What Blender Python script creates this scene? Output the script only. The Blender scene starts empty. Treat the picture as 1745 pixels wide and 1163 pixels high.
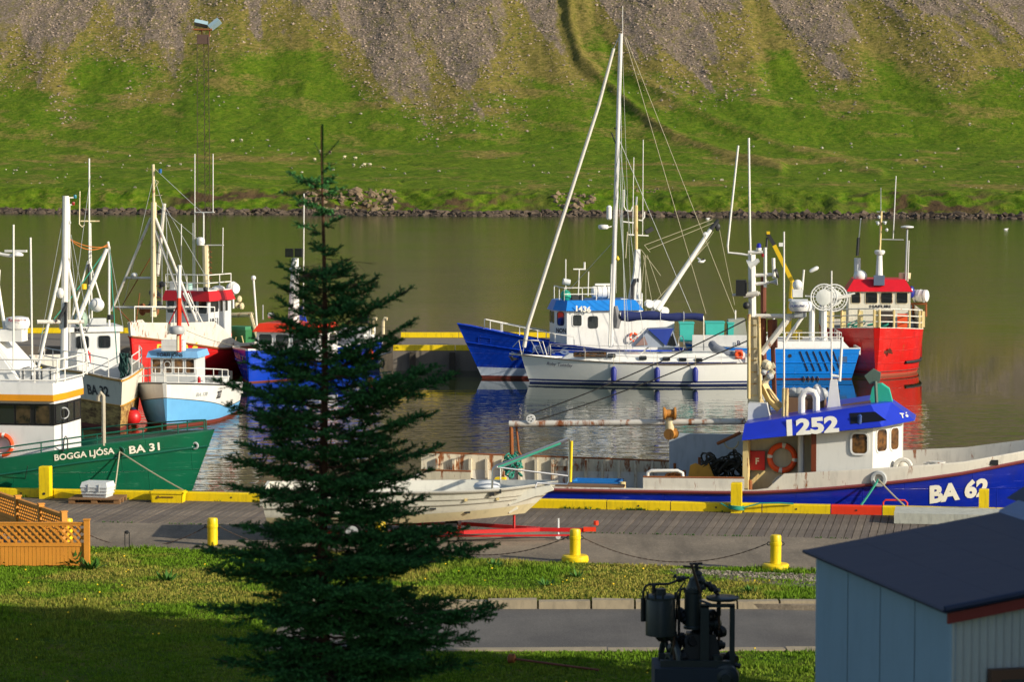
import bpy, math, random
import numpy as np
from mathutils import Vector, Matrix
random.seed(7); rng = np.random.default_rng(7)
SC = bpy.context.scene
COL = SC.collection
R = math.radians
# ---------------------------------------------------------------- camera
CAMZ = 11.2
LENS, SENSOR = 100.0, 36.0
IW, IH = 1745.0, 1163.0
F = IW*LENS/SENSOR
HORIZON = 253.0
PITCH = math.atan((IH/2-HORIZON)/F)
cd = bpy.data.cameras.new('camera'); cam = bpy.data.objects.new('camera', cd); COL.objects.link(cam)
cam.location = (0, 0, CAMZ); cam.rotation_euler = (math.pi/2-PITCH, 0, 0)
cd.lens = LENS; cd.sensor_width = SENSOR; cd.clip_start = 0.5; cd.clip_end = 6000
cd.dof.use_dof = True; cd.dof.focus_distance = 112; cd.dof.aperture_fstop = 3.4
SC.camera = cam
# ---------------------------------------------------------------- sky and sun
SUN_EL = 22.0
SX, SY = 0.875, -0.484
w = bpy.data.worlds.new('World'); SC.world = w; w.use_nodes = True
nt = w.node_tree; bg = nt.nodes['Background']
sky = nt.nodes.new('ShaderNodeTexSky'); sky.sky_type = 'NISHITA'; sky.sun_disc = False
sky.sun_elevation = R(SUN_EL); sky.sun_rotation = math.atan2(SX, SY)
nt.links.new(sky.outputs[0], bg.inputs[0]); bg.inputs[1].default_value = 0.115
sd = bpy.data.lights.new('sun', 'SUN'); sun = bpy.data.objects.new('sun', sd); COL.objects.link(sun)
sd.energy = 5.0; sd.angle = R(0.5); sd.color = (1.0, 0.9, 0.74)
sv = Vector((SX*math.cos(R(SUN_EL)), SY*math.cos(R(SUN_EL)), math.sin(R(SUN_EL))))
sun.rotation_euler = sv.to_track_quat('Z', 'Y').to_euler(); sun.location = (60, -20, 60)
SC.view_settings.view_transform = 'Standard'; SC.view_settings.look = 'None'
SC.view_settings.exposure = 0.25; SC.view_settings.gamma = 1.0
SC.render.engine = 'CYCLES'; SC.cycles.use_denoising = True
SC.cycles.max_bounces = 6; SC.cycles.diffuse_bounces = 2; SC.cycles.glossy_bounces = 3
SC.cycles.transmission_bounces = 3; SC.cycles.caustics_reflective = False; SC.cycles.caustics_refractive = False
# ---------------------------------------------------------------- photo measurement helpers
CR = cam.rotation_euler.to_matrix(); CP = Vector(cam.location)
def ray(px, py): return CR @ Vector(((px-IW/2)/F, (IH/2-py)/F, -1.0))
def hit(px, py, p0, n):
    d = ray(px, py); p0 = Vector(p0); n = Vector(n)
    return CP + d*((p0-CP).dot(n)/d.dot(n))
def onz(px, py, z): return hit(px, py, (0, 0, z), (0, 0, 1))
def ony(px, py, y): return hit(px, py, (0, y, 0), (0, 1, 0))
# ---------------------------------------------------------------- colours / materials
def S(r, g, b):
    return tuple((c/255/12.92 if c/255 <= .04045 else ((c/255+.055)/1.055)**2.4) for c in (r, g, b))
MATS = {}
class NT:
    def __init__(s, name):
        s.m = bpy.data.materials.new(name); s.m.use_nodes = True; s.t = s.m.node_tree; s.N = s.t.nodes
        s.b = s.N['Principled BSDF']
    def n(s, ty, **kw):
        x = s.N.new('ShaderNode'+ty)
        for k, v in kw.items():
            if k.startswith('i_'):
                x.inputs[k[2:].replace('_', ' ')].default_value = v
            else: setattr(x, k, v)
        return x
    def l(s, a, b): s.t.links.new(a, b)
    def coord(s, scale=(1, 1, 1), rot=(0, 0, 0), kind='Object'):
        c = s.n('TexCoord'); m = s.n('Mapping'); m.inputs['Scale'].default_value = scale; m.inputs['Rotation'].default_value = rot
        s.l(c.outputs[kind], m.inputs[0]); return m.outputs[0]
    def noise(s, vec, scale, detail=3, rough=.55):
        x = s.n('TexNoise'); x.inputs['Scale'].default_value = scale; x.inputs['Detail'].default_value = detail
        x.inputs['Roughness'].default_value = rough; s.l(vec, x.inputs['Vector']); return x.outputs['Fac']
    def ramp(s, fac, stops, interp='LINEAR'):
        x = s.n('ValToRGB'); x.color_ramp.interpolation = interp; e = x.color_ramp.elements
        while len(e) < len(stops): e.new(.5)
        for i, (p, c) in enumerate(stops):
            e[i].position = p; e[i].color = (c, c, c, 1) if isinstance(c, (int, float)) else (*c, 1)
        s.l(fac, x.inputs[0]); return x.outputs[0]
    def mix(s, fac, a, b, mode='MIX'):
        x = s.n('MixRGB', blend_type=mode)
        for i, v in ((0, fac), (1, a), (2, b)):
            if isinstance(v, (int, float)): x.inputs[i].default_value = v if i == 0 else (v, v, v, 1)
            elif isinstance(v, tuple): x.inputs[i].default_value = (*v, 1)
            else: s.l(v, x.inputs[i])
        return x.outputs[0]
    def bump(s, h, strength=.3, dist=.02):
        x = s.n('Bump'); x.inputs['Strength'].default_value = strength; x.inputs['Distance'].default_value = dist
        s.l(h, x.inputs['Height']); s.l(x.outputs[0], s.b.inputs['Normal']); return x
    def col(s, c): s.l(c, s.b.inputs['Base Color'])
    def done(s, rough=.5, metal=0, spec=None):
        s.b.inputs['Roughness'].default_value = rough; s.b.inputs['Metallic'].default_value = metal
        if spec is not None: s.b.inputs['Specular IOR Level'].default_value = spec
        MATS[s.m.name] = s.m; return s.m
RUST = S(168, 96, 34); RUST2 = S(84, 44, 24)
def paint(name, c, rough=.4, metal=0, rust=0.0, var=.14, dirt=.25, streak=3.0, bump=.12, plates=0):
    if name in MATS: return MATS[name]
    t = NT(name); v = t.coord(); vs = t.coord((streak, streak, streak*.22))
    lo = tuple(x*(1-var) for x in c); hi = tuple(min(1, x*(1+var*.6)+.003) for x in c)
    k = t.mix(t.noise(v, 2.3, 5), lo, hi)
    k = t.mix(t.ramp(t.noise(vs, 2.0, 6, .65), [(.5, 0.0), (.78, dirt)]), k, tuple(x*.45+.012 for x in c))
    rg = rough
    if rust > 0:
        p = .70-.30*rust
        f1 = t.ramp(t.noise(vs, 1.6, 8, .72), [(p, 0.0), (p+.07, 1.0)])
        rc = t.mix(t.noise(v, 9, 4), RUST2, RUST)
        k = t.mix(f1, k, rc)
    t.col(k)
    if plates:
        sp = t.n('SeparateXYZ'); cb = t.n('CombineXYZ'); t.l(v, sp.inputs[0]); t.l(sp.outputs[0], cb.inputs[0]); t.l(sp.outputs[2], cb.inputs[1])
        br = t.n('TexBrick'); t.l(cb.outputs[0], br.inputs[0]); br.inputs['Scale'].default_value = 1; br.inputs['Mortar Size'].default_value = .010; br.inputs['Mortar Smooth'].default_value = 1
        br.inputs['Brick Width'].default_value = 1.7; br.inputs['Row Height'].default_value = .62; br.offset = .37
        sc2 = t.ramp(t.noise(t.coord((.7, .7, 9)), 2.4, 6, .75), [(.60, 0), (.66, .55)]); k = t.mix(sc2, k, tuple(min(1, x*1.6+.10) for x in c)); t.col(k)
        dn = t.mix(.5, t.noise(v, 1.3, 3), t.noise(v, .6, 2)); b1 = t.n('Bump'); b1.inputs['Strength'].default_value = 1; b1.inputs['Distance'].default_value = .012; t.l(br.outputs['Fac'], b1.inputs['Height'])
        b2 = t.bump(dn, .55, .05); t.l(b1.outputs[0], b2.inputs['Normal'])
    elif bump: t.bump(t.mix(.5, t.noise(v, 3.2, 4), t.noise(v, .9, 2)), bump*1.8, .04)
    return t.done(rough, metal)
def flat(name, c, rough=.5, metal=0, emit=0):
    if name in MATS: return MATS[name]
    t = NT(name); v = t.coord()
    t.col(t.mix(t.noise(v, 5, 3), tuple(x*.86 for x in c), tuple(min(1, x*1.1) for x in c)))
    return t.done(rough, metal)
WHITE = paint('white_paint', S(222, 222, 218), .35, dirt=.25)
WHITER = paint('white_paint_rusty', S(214, 210, 198), .45, rust=.42, dirt=.5)
WHITEM = paint('white_paint_masts', S(228, 226, 218), .4, rust=.12)
CREAM = paint('cream_paint_rusty', S(214, 200, 160), .5, rust=.45, dirt=.5)
GREYP = paint('grey_paint', S(168, 172, 172), .5, dirt=.4)
LGREY = paint('light_grey_paint', S(196, 200, 200), .5)
BLACK = flat('black_rubber', (.012, .012, .013), .6)
DARK = flat('dark_metal', (.03, .032, .034), .5, .3)
STEEL = flat('stainless_steel', (.62, .62, .6), .28, 1.0)
ROPE = flat('rope_pale', S(176, 168, 140), .9)
ROPEG = flat('rope_green', S(40, 140, 118), .8)
ROPED = flat('rope_dark', (.03, .03, .028), .8)
ROPEO = flat('rope_orange', S(190, 110, 40), .8)
RED = paint('red_paint', S(186, 22, 26), .38, dirt=.35)
REDH = paint('red_hull_paint', S(196, 24, 20), .35, plates=1, rust=.06, dirt=.5, streak=2)
REDO = paint('orange_red_paint', S(226, 58, 22), .4)
ORANGE = flat('orange_foam', S(232, 84, 30), .6)
YEL = paint('yellow_paint', S(232, 200, 6), .42, dirt=.7, var=.12, rust=.1, streak=5)
YELC = paint('yellow_crane_paint', S(214, 178, 20), .4)
BLUE = paint('royal_blue_paint', S(8, 58, 176), .22, plates=1, dirt=.4, streak=1.5)
BLUED = paint('deep_blue_paint', S(24, 34, 132), .3, dirt=.5, streak=1.5)
BLUEL = paint('sky_blue_paint', S(10, 122, 216), .35, plates=1, rust=.08, dirt=.3)
BLUER = paint('roof_blue_paint', S(24, 122, 206), .35)
BLUEV = paint('visor_blue_paint', S(30, 52, 186), .32)
BABY = paint('pale_blue_paint', S(104, 172, 222), .35, dirt=.15)
GREEN = paint('sea_green_paint', S(8, 92, 64), .28, plates=1, dirt=.35, streak=1.4)
GREEND = paint('dark_green_paint', S(14, 84, 66), .4)
TURQ = flat('turquoise_plastic', S(64, 184, 172), .5)
NAVY = flat('navy_canvas', S(24, 38, 92), .85)
RUSTY = paint('rusty_iron', S(132, 78, 40), .8, rust=.7)
RUSTB = paint('brown_rust_pipe', S(108, 56, 34), .75, rust=.3)
YRUST = paint('yellowed_paint', S(212, 190, 132), .6, rust=.5)
ANTI = paint('antifouling_red', S(110, 42, 30), .7)
TEXTW = flat('white_lettering', S(226, 222, 206), .5)
TEXTK = flat('black_lettering', (.015, .015, .02), .5)
TEXTP = flat('pink_lettering', S(206, 140, 160), .5)
TEXTY = flat('yellow_lettering', S(226, 190, 60), .5)
DECKG = paint('deck_grey', S(120, 122, 116), .7, rust=.15)
DECKB = paint('deck_brown', S(112, 84, 58), .8, rust=.3)
def glass():
    t = NT('window_glass'); t.b.inputs['Base Color'].default_value = (.018, .022, .024, 1)
    t.b.inputs['Coat Weight'].default_value = .5
    return t.done(.06, 0, .9)
GLASS = glass()
def curtain(nm='window_glass_warm', c=S(120, 84, 46)):
    t = NT(nm); v = t.coord((1, 1, 1))
    t.col(t.ramp(t.noise(v, 5, 3), [(.35, (.012, .012, .012)), (.66, c)]))
    return t.done(.08, 0, .8)
GLASSW = curtain()
# ---------------------------------------------------------------- mesh builder
def basis(d):
    d = Vector(d).normalized(); a = Vector((0, 0, 1)) if abs(d.z) < .9 else Vector((1, 0, 0))
    u = d.cross(a).normalized(); return u, d.cross(u).normalized(), d
class MB:
    def __init__(s): s.v = []; s.f = []; s.m = []
    def add(s, vs, fs, mi=0):
        o = len(s.v); s.v += [tuple(x) for x in vs]; s.f += [tuple(i+o for i in f) for f in fs]
        s.m += [mi]*len(fs) if isinstance(mi, int) else mi; return s
    def box(s, c, z, mi=0, rz=0, ax=None):
        c = Vector(c); h = [x/2 for x in z]; M = Matrix.Rotation(rz, 3, 'Z') if ax is None else ax
        vs = [c+M@Vector((i*h[0], j*h[1], k*h[2])) for k in (-1, 1) for i, j in ((-1, -1), (1, -1), (1, 1), (-1, 1))]
        return s.hexa(vs, mi)
    def hexa(s, vs, mi=0):
        return s.add(vs, [(3, 2, 1, 0), (4, 5, 6, 7), (0, 1, 5, 4), (1, 2, 6, 5), (2, 3, 7, 6), (3, 0, 4, 7)], mi)
    def beam(s, p, q, w, h, mi=0):
        p = Vector(p); q = Vector(q); u, v, d = basis(q-p)
        vs = [a+u*i*w/2+v*j*h/2 for a in (p, q) for i, j in ((-1, -1), (1, -1), (1, 1), (-1, 1))]
        return s.hexa(vs, mi)
    def tube(s, pts, r, n=8, mi=0, r2=None, cap=True):
        pts = [Vector(p) for p in pts]; k = len(pts); vs = []; fs = []
        pu = None
        for i, p in enumerate(pts):
            d = (pts[min(i+1, k-1)]-pts[max(i-1, 0)]).normalized()
            if pu is None: u, v, _ = basis(d)
            else:
                u = (pu-d*pu.dot(d)).normalized(); v = d.cross(u)
            pu = u; rr = r if r2 is None else r+(r2-r)*i/(k-1)
            if isinstance(r, (list, tuple)): rr = r[i]
            vs += [p+(u*math.cos(a)+v*math.sin(a))*rr for a in [2*math.pi*j/n for j in range(n)]]
        for i in range(k-1):
            for j in range(n):
                a = i*n+j; b = i*n+(j+1) % n; fs.append((a, b, b+n, a+n))
        if cap: fs.append(tuple(range(n))[::-1]); fs.append(tuple((k-1)*n+j for j in range(n)))
        return s.add(vs, fs, mi)
    def lathe(s, c, prof, n=16, ax=(0, 0, 1), mi=0):
        c = Vector(c); u, v, d = basis(ax); vs = []; fs = []
        for r, z in prof: vs += [c+d*z+(u*math.cos(a)+v*math.sin(a))*max(r, 1e-4) for a in [2*math.pi*j/n for j in range(n)]]
        for i in range(len(prof)-1):
            for j in range(n):
                a = i*n+j; b = i*n+(j+1) % n; fs.append((a, b, b+n, a+n))
        fs.append(tuple(range(n))[::-1]); fs.append(tuple((len(prof)-1)*n+j for j in range(n)))
        return s.add(vs, fs, mi)
    def cyl(s, c, r, h, n=16, ax=(0, 0, 1), mi=0): return s.lathe(c, [(r, 0), (r, h)], n, ax, mi)
    def ball(s, c, r, sc=(1, 1, 1), n=12, mi=0):
        vs = []; fs = []; m = n//2
        for i in range(m+1):
            t = math.pi*i/m
            for j in range(n):
                a = 2*math.pi*j/n
                vs.append(Vector(c)+Vector((math.sin(t)*math.cos(a)*r*sc[0], math.sin(t)*math.sin(a)*r*sc[1], math.cos(t)*r*sc[2])))
        for i in range(m):
            for j in range(n):
                a = i*n+j; b = i*n+(j+1) % n; fs.append((a, a+n, b+n, b))
        return s.add(vs, fs, mi)
    def torus(s, c, R_, r, nrm=(0, 1, 0), n=24, k=8, bands=None, a0=0, a1=2*math.pi):
        u, v, d = basis(nrm); vs = []; fs = []; ms = []; full = abs(a1-a0-2*math.pi) < 1e-6
        N = n if full else n+1
        for i in range(N):
            a = a0+(a1-a0)*i/n; e = u*math.cos(a)+v*math.sin(a)
            for j in range(k):
                t = 2*math.pi*j/k; vs.append(Vector(c)+e*(R_+r*math.cos(t))+d*r*math.sin(t))
        for i in range(n):
            for j in range(k):
                i2 = (i+1) % N
                fs.append((i*k+j, i*k+(j+1) % k, i2*k+(j+1) % k, i2*k+j)); ms.append(1 if bands and (i % bands) == 0 else 0)
        return s.add(vs, fs, ms)
    def prism(s, poly, vec, mi=0):
        vec = Vector(vec); n = len(poly); vs = [Vector(p) for p in poly]+[Vector(p)+vec for p in poly]
        fs = [tuple(range(n))[::-1], tuple(range(n, 2*n))]+[(i, (i+1) % n, (i+1) % n+n, i+n) for i in range(n)]
        return s.add(vs, fs, mi)
    def data(s, name, mats, smooth=35, fix=True):
        me = bpy.data.meshes.new(name); me.from_pydata(s.v, [], s.f)
        for m in (mats if isinstance(mats, (list, tuple)) else [mats]): me.materials.append(m)
        if len(me.materials) > 1: me.polygons.foreach_set('material_index', s.m)
        if fix:
            import bmesh
            bm = bmesh.new(); bm.from_mesh(me); bmesh.ops.recalc_face_normals(bm, faces=bm.faces); bm.to_mesh(me); bm.free()
        if smooth:
            me.polygons.foreach_set('use_smooth', [True]*len(me.polygons)); me.set_sharp_from_angle(angle=R(smooth))
        me.update(); return me
    def build(s, name, mats, parent=None, smooth=35, fix=True, **props):
        o = bpy.data.objects.new(name, s.data(name, mats, smooth, fix)); COL.objects.link(o)
        if parent is not None: o.parent = parent
        for k, v in props.items(): o[k] = v
        return o
# ---------------------------------------------------------------- a thing: an Empty at its base, parts in local metres
class Thing:
    def __init__(s, name, label=None, cat=None, loc=(0, 0, 0), heading=0, group=None, kind=None):
        s.o = bpy.data.objects.new(name, None); COL.objects.link(s.o); s.o.empty_display_size = .3
        s.loc = Vector(loc); s.o.location = loc; s.o.rotation_euler = (0, 0, R(heading)); s.h = heading
        s.M = Matrix.Rotation(R(heading), 3, 'Z')
        if label: s.o['label'] = label
        if cat: s.o['category'] = cat
        if group: s.o['group'] = group
        if kind: s.o['kind'] = kind
    def loca(s, P): return s.M.transposed() @ (Vector(P)-s.loc)
    def p(s, px, py, t=0):
        return s.loca(hit(px, py, s.loc+s.M@Vector((0, t, 0)), s.M@Vector((0, 1, 0))))
    def q(s, px, py, x=0):
        return s.loca(hit(px, py, s.loc+s.M@Vector((x, 0, 0)), s.M@Vector((1, 0, 0))))
    def z(s, px, py, z=0): return s.loca(onz(px, py, z))
    def part(s, name, mb, mats, parent=None, **kw): return mb.build(name, mats, parent or s.o, **kw)
    def rods(s, name, segs, r, mat, t=0, parent=None, n=6):
        # each seg: list of photo points ((px,py) or (px,py,t))
        out = None
        for sg in segs:
            mb = MB(); mb.tube([s.p(a[0], a[1], a[2] if len(a) > 2 else t) for a in sg], r, n)
            out = s.part(name, mb, mat, parent)
        return out
def solo(name, label, cat, mb, mats, loc=(0, 0, 0), heading=0, group=None, kind=None, smooth=35):
    o = mb.build(name, mats, None, smooth); o.location = loc; o.rotation_euler = (0, 0, R(heading))
    if label: o['label'] = label
    if cat: o['category'] = cat
    if group: o['group'] = group
    if kind: o['kind'] = kind
    return o
_tc = {}
def textdata(s, bold=.026):
    if (s, bold) in _tc: return _tc[(s, bold)]
    cu = bpy.data.curves.new('t', 'FONT'); cu.body = s; cu.size = 1; cu.offset = bold; cu.resolution_u = 3
    ob = bpy.data.objects.new('t', cu); COL.objects.link(ob)
    dg = bpy.context.evaluated_depsgraph_get(); me = ob.evaluated_get(dg).to_mesh()
    vs = [tuple(v.co) for v in me.vertices]; fs = [tuple(p.vertices) for p in me.polygons]
    ob.evaluated_get(dg).to_mesh_clear(); bpy.data.objects.remove(ob); bpy.data.curves.remove(cu)
    x0 = min(v[0] for v in vs); x1 = max(v[0] for v in vs)
    vs = [((v[0]-x0)/(x1-x0), v[1]/.7) for v in vs]
    _tc[(s, bold)] = (vs, fs); return _tc[(s, bold)]
def text_fn(th, s, fn, mat, parent=None, name='lettering', bold=.026):
    vs, fs = textdata(s, bold); mb = MB(); mb.add([fn(u, v) for u, v in vs], fs)
    return th.part(name, mb, mat, parent, smooth=0, fix=False)
def text_px(th, s, a, b, hpx, t, mat, parent=None, off=.015, hull=None, side=-1, bold=.026, name='lettering', up=None):
    """lettering whose baseline runs a->b in the photograph on the plane y=t; follows the hull when given"""
    A = th.p(a[0], a[1], t); B = th.p(b[0], b[1], t); C = th.p(a[0]+(up or 0), a[1]-hpx, t)
    U = B-A; V = C-A
    def fn(u, v):
        P = A+U*u+V*v
        if hull is not None: P.y = side*(hull.hbxz(P.x, P.z)+off)
        else: P.y = P.y+side*off
        return P
    return text_fn(th, s, fn, mat, parent, name, bold)
def rrect(c, u, v, w, h, r, k=3):
    pts = []
    for sx, sy, a0 in ((1, 1, 0), (-1, 1, 90), (-1, -1, 180), (1, -1, 270)):
        for i in range(k+1):
            a = R(a0+90*i/k); pts.append(c+u*(sx*(w/2-r)+r*math.cos(a))+v*(sy*(h/2-r)+r*math.sin(a)))
    return pts
def window(th, c, u, v, w, h, r=.07, rim=.035, mat=None, pane=None, parent=None, dep=.03, name='window'):
    c = Vector(c); u = Vector(u).normalized(); v = Vector(v).normalized(); n = u.cross(v).normalized()
    if (th.M@n).dot(CP-(th.loc+th.M@c)) < 0: n = -n
    A = rrect(c, u, v, w+2*rim, h+2*rim, r+rim); B = rrect(c, u, v, w, h, r); k = len(A)
    mb = MB(); vs = [a+n*dep for a in A]+[b+n*dep for b in B]+[a-n*.01 for a in A]+[b-n*.01 for b in B]; fs = []
    for i in range(k):
        j = (i+1) % k; fs += [(i, j, j+k, i+k), (i, i+2*k, j+2*k, j), (i+k, j+k, j+3*k, i+3*k)]
    mb.add(vs, fs); f = th.part(name, mb, mat or WHITE, parent, smooth=0, fix=False)
    g = MB(); g.prism([b+n*.004 for b in B], n*.006); th.part('pane', g, pane or GLASS, f, smooth=0)
    return f
def winpx(th, quad, t, mat=None, pane=None, r=.07, parent=None, pl='p', rim=.035, dep=.03):
    """window traced as (x0,y0,x1,y1) box on plane"""
    fn = th.p if pl == 'p' else th.q
    x0, y0, x1, y1 = quad
    a = fn(x0, (y0+y1)/2, t); b = fn(x1, (y0+y1)/2, t); cc = fn((x0+x1)/2, y0, t); dd = fn((x0+x1)/2, y1, t)
    return window(th, (a+b)/2, b-a, Vector((0, 0, 1)), (b-a).length, (cc-dd).length, r, rim, mat, pane, parent, dep)
def box_px(th, name, x0, y0, x1, y1, t, dep, mat, parent=None, bev=None):
    """box whose face toward the camera is traced in the photograph on plane y=t, extending dep away"""
    a = th.p(x0, y1, t); b = th.p(x1, y1, t); c = th.p(x0, y0, t)
    mb = MB(); lo = min(a.x, b.x); hi = max(a.x, b.x)
    mb.hexa([(lo, t, a.z), (hi, t, a.z), (hi, t+dep, a.z), (lo, t+dep, a.z), (lo, t, c.z), (hi, t, c.z), (hi, t+dep, c.z), (lo, t+dep, c.z)])
    return th.part(name, mb, mat, parent)
# ---------------------------------------------------------------- hull
def lerp_list(L, s):
    if s <= L[0][0]: return L[0][1]
    for (a, x), (b, y) in zip(L, L[1:]):
        if s <= b:
            t = (s-a)/(b-a); return x+(y-x)*t
    return L[-1][1]
def smooth_list(L, s): # gentle: average lerp
    return (lerp_list(L, s-.05)+lerp_list(L, s)*2+lerp_list(L, s+.05))/4
class Hull:
    def __init__(s, L, B, rail, rake=1.2, tr=.1, taper=.45, n=2.0, kw=.86, nw=1.7, taperw=.35, stern=.85, p=.8, bow_w=0.0):
        s.__dict__.update(L=L, B=B, rail=rail, rake=rake, tr=tr, taper=taper, n=n, kw=kw, nw=nw, taperw=taperw, stern=stern, p=p, bow_w=bow_w)
    def zr(s, q): return smooth_list(s.rail, q)
    def shape(s, q, a, n, bw):
        st = s.stern+(1-s.stern)*min(1, q/.3)**.7 if s.stern < 1 else 1
        if q <= a: return st
        t = (q-a)/(1-a); return max(bw, (1-t**n))*st
    def hb(s, q, f):
        d = s.B/2*s.shape(q, s.taper, s.n, s.bow_w); w = s.B/2*s.kw*s.shape(q, s.taperw, s.nw, 0.004)
        if f < 0: return w*(1+f*.5)
        return w+(d-w)*min(1, f)**s.p
    def xs(s, z): return -s.tr*max(z, 0)
    def xb(s, z): return s.L+s.rake*(z/s.zr(1))
    def hbxz(s, x, z):
        q = (x-s.xs(z))/(s.xb(z)-s.xs(z)); q = min(1, max(0, q)); return s.hb(q, z/s.zr(q))
    def pt(s, q, z, side, inset=0):
        x = s.xs(z)+q*(s.xb(z)-s.xs(z)); h = max(0.0, s.hb(q, z/s.zr(q))-inset)
        if inset and q > .9: x -= inset*(q-.9)*10
        if inset and q < .02: x += inset
        return (x, side*h, z)
    def build(s, th, rows, mats, deck=DECKG, bul=WHITE, bh=.6, ns=34, cap=None, capm=None, name='hull', deckz=None, thick=.07):
        """rows: list of (fn(q)->z, material index of the strip above)"""
        qs = [1-(1-i/ns)**1.35 for i in range(ns+1)]
        R2 = []
        for k in range(len(rows)-1):
            nsub = 3 if k > 0 else 1
            for j in range(nsub):
                R2.append((rows[k][0], rows[k+1][0], j/nsub, rows[k][1]))
        R2.append((rows[-1][0], rows[-1][0], 0, None))
        mb = MB(); m = len(R2)
        for side in (-1, 1):
            vs = []; fs = []; ms = []
            for q in qs:
                for (fa, fb, t, mi) in R2: vs.append(s.pt(q, fa(q)*(1-t)+fb(q)*t, side))
            for i in range(ns):
                for k in range(m-1):
                    a = i*m+k; f = (a, a+1, a+m+1, a+m); fs.append(f if side < 0 else f[::-1]); ms.append(R2[k][3])
            mb.add(vs, fs, ms)
        vs = []
        for side in (-1, 1):
            for (fa, fb, t, mi) in R2: vs.append(s.pt(0, fa(0)*(1-t)+fb(0)*t, side))
        mb.add(vs, [(k, k+m, k+m+1, k+1) for k in range(m-1)], [R2[k][3] for k in range(m-1)])
        vs = []
        for side in (-1, 1):
            for (fa, fb, t, mi) in R2: vs.append(s.pt(1, fa(1)*(1-t)+fb(1)*t, side))
        mb.add(vs, [(k, k+1, k+m+1, k+m) for k in range(m-1)], [R2[k][3] for k in range(m-1)])
        h = th.part(name, mb, mats, fix=False, smooth=40)
        # inner bulwark with cap rail
        mb = MB()
        dz = deckz or (lambda q: s.zr(q)-bh)
        for side in (-1, 1):
            vs = []; fs = []
            for q in qs:
                z = s.zr(q); o = s.pt(q, z, side); i1 = s.pt(q, z+.0, side, thick); i2 = s.pt(q, min(dz(q), z-.02), side, thick)
                vs += [(o[0], o[1]*1.0, z), (o[0], o[1], z+.035), (i1[0], i1[1], z+.035), i2]
            for i in range(ns):
                for k in range(3): fs.append((i*4+k, i*4+k+1, i*4+k+5, i*4+k+4))
            mb.add(vs, fs)
        zt = s.zr(0); a = s.pt(0, zt, 1); mb.box((a[0]+thick/2, 0, (zt+dz(0))/2+.02), (thick, a[1]*2-.01, zt-dz(0)+.04))
        b = th.part('bulwark', mb, bul, smooth=30)
        mb = MB(); vs = []; fs = []
        for q in qs:
            for side in (-1, 1): vs.append(s.pt(q, min(dz(q), s.zr(q)-.02)+.001, side, thick*.8))
        for i in range(ns): fs.append((2*i, 2*i+1, 2*i+3, 2*i+2))
        mb.add(vs, fs); th.part('deck', mb, deck, smooth=0)
        if cap:
            for side in (-1, 1):
                for (fn_, r_) in cap:
                    mb = MB(); mb.tube([(lambda P: (P[0], P[1]+side*r_*.5, P[2]))(s.pt(q, fn_(q), side)) for q in qs], r_, 6)
                    th.part('rub_rail', mb, capm or bul)
        return h
def rail_run(th, pts, h, bars, mat, r=.02, every=1, name='railing', parent=None, lean=(0, 0)):
    """railing along local points: posts of height h and horizontal bars at the given fractions"""
    mb = MB(); pts = [Vector(p) for p in pts]; up = Vector((lean[0], lean[1], h))
    for i, p in enumerate(pts):
        if i % every == 0 or i == len(pts)-1: mb.tube([p, p+up], r*.9, 5)
    for b in bars: mb.tube([p+up*b for p in pts], r, 5)
    return th.part(name, mb, mat, parent)
def lin(a, b, n): return [Vector(a)+(Vector(b)-Vector(a))*i/(n-1) for i in range(n)]
def life_ring(label, P, nrm, R_=.33, r=.085, group=None):
    mb = MB(); mb.torus((0, 0, 0), R_, r, nrm, 24, 8, bands=6)
    return solo('life_ring', label, 'life ring', mb, [ORANGE, WHITE], P, group=group)
def radome(th, c, w, h, mat=WHITE, base=GREYP, parent=None):
    mb = MB(); mb.lathe(c, [(w*.36, -.02), (w*.44, 0), (w*.5, h*.3), (w*.5, h*.6), (w*.44, h*.9), (w*.2, h)], 20)
    o = th.part('radar_dome', mb, mat, parent); return o
def raft(label, loc, heading, L=.95, r=.3, mat=WHITE, group=None):
    t = Thing('life_raft_canister', label, 'life raft', loc, heading, group)
    mb = MB(); mb.lathe((-L/2, 0, r), [(r*.6, 0), (r*.95, .05), (r, .12), (r, L*.48), (r*1.05, L*.49), (r*1.05, L*.51), (r, L*.52), (r, L-.12), (r*.95, L-.05), (r*.6, L)], 16, (1, 0, 0))
    t.part('canister', mb, mat)
    mb = MB()
    for x in (-L*.3, L*.3): mb.box((x, 0, .06), (.06, r*1.6, .12))
    t.part('cradle', mb, GREYP)
    mb = MB()
    for x in (-L*.25, L*.25): mb.torus((x, 0, r), r*1.02, .012, (1, 0, 0), 16, 4)
    t.part('strap', mb, BLACK); return t
# ================================================================ numpy noise
def vn(x, y, seed=0):
    xi = np.floor(x).astype(np.int64); yi = np.floor(y).astype(np.int64); fx = x-xi; fy = y-yi
    def h(a, b):
        n = (a*374761393+b*668265263+seed*1442695041) & 0x7fffffff
        n = ((n ^ (n >> 13))*1274126177) & 0x7fffffff
        return ((n ^ (n >> 16)) & 0xffff)/65535.0
    u = fx*fx*(3-2*fx); v = fy*fy*(3-2*fy)
    return (h(xi, yi)*(1-u)+h(xi+1, yi)*u)*(1-v)+(h(xi, yi+1)*(1-u)+h(xi+1, yi+1)*u)*v
def fbm(x, y, o=4, seed=0):
    s = 0; a = .5; t = 0
    for i in range(o): s = s+a*vn(x*2**i, y*2**i, seed+i*17); t += a; a *= .55
    return s/t
def project(X, Y, Z):
    c, s = math.cos(PITCH), math.sin(PITCH)
    dz = Z-CAMZ; dep = Y*c-dz*s; up = Y*s+dz*c
    return IW/2+F*X/dep, IH/2-F*up/dep
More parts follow.
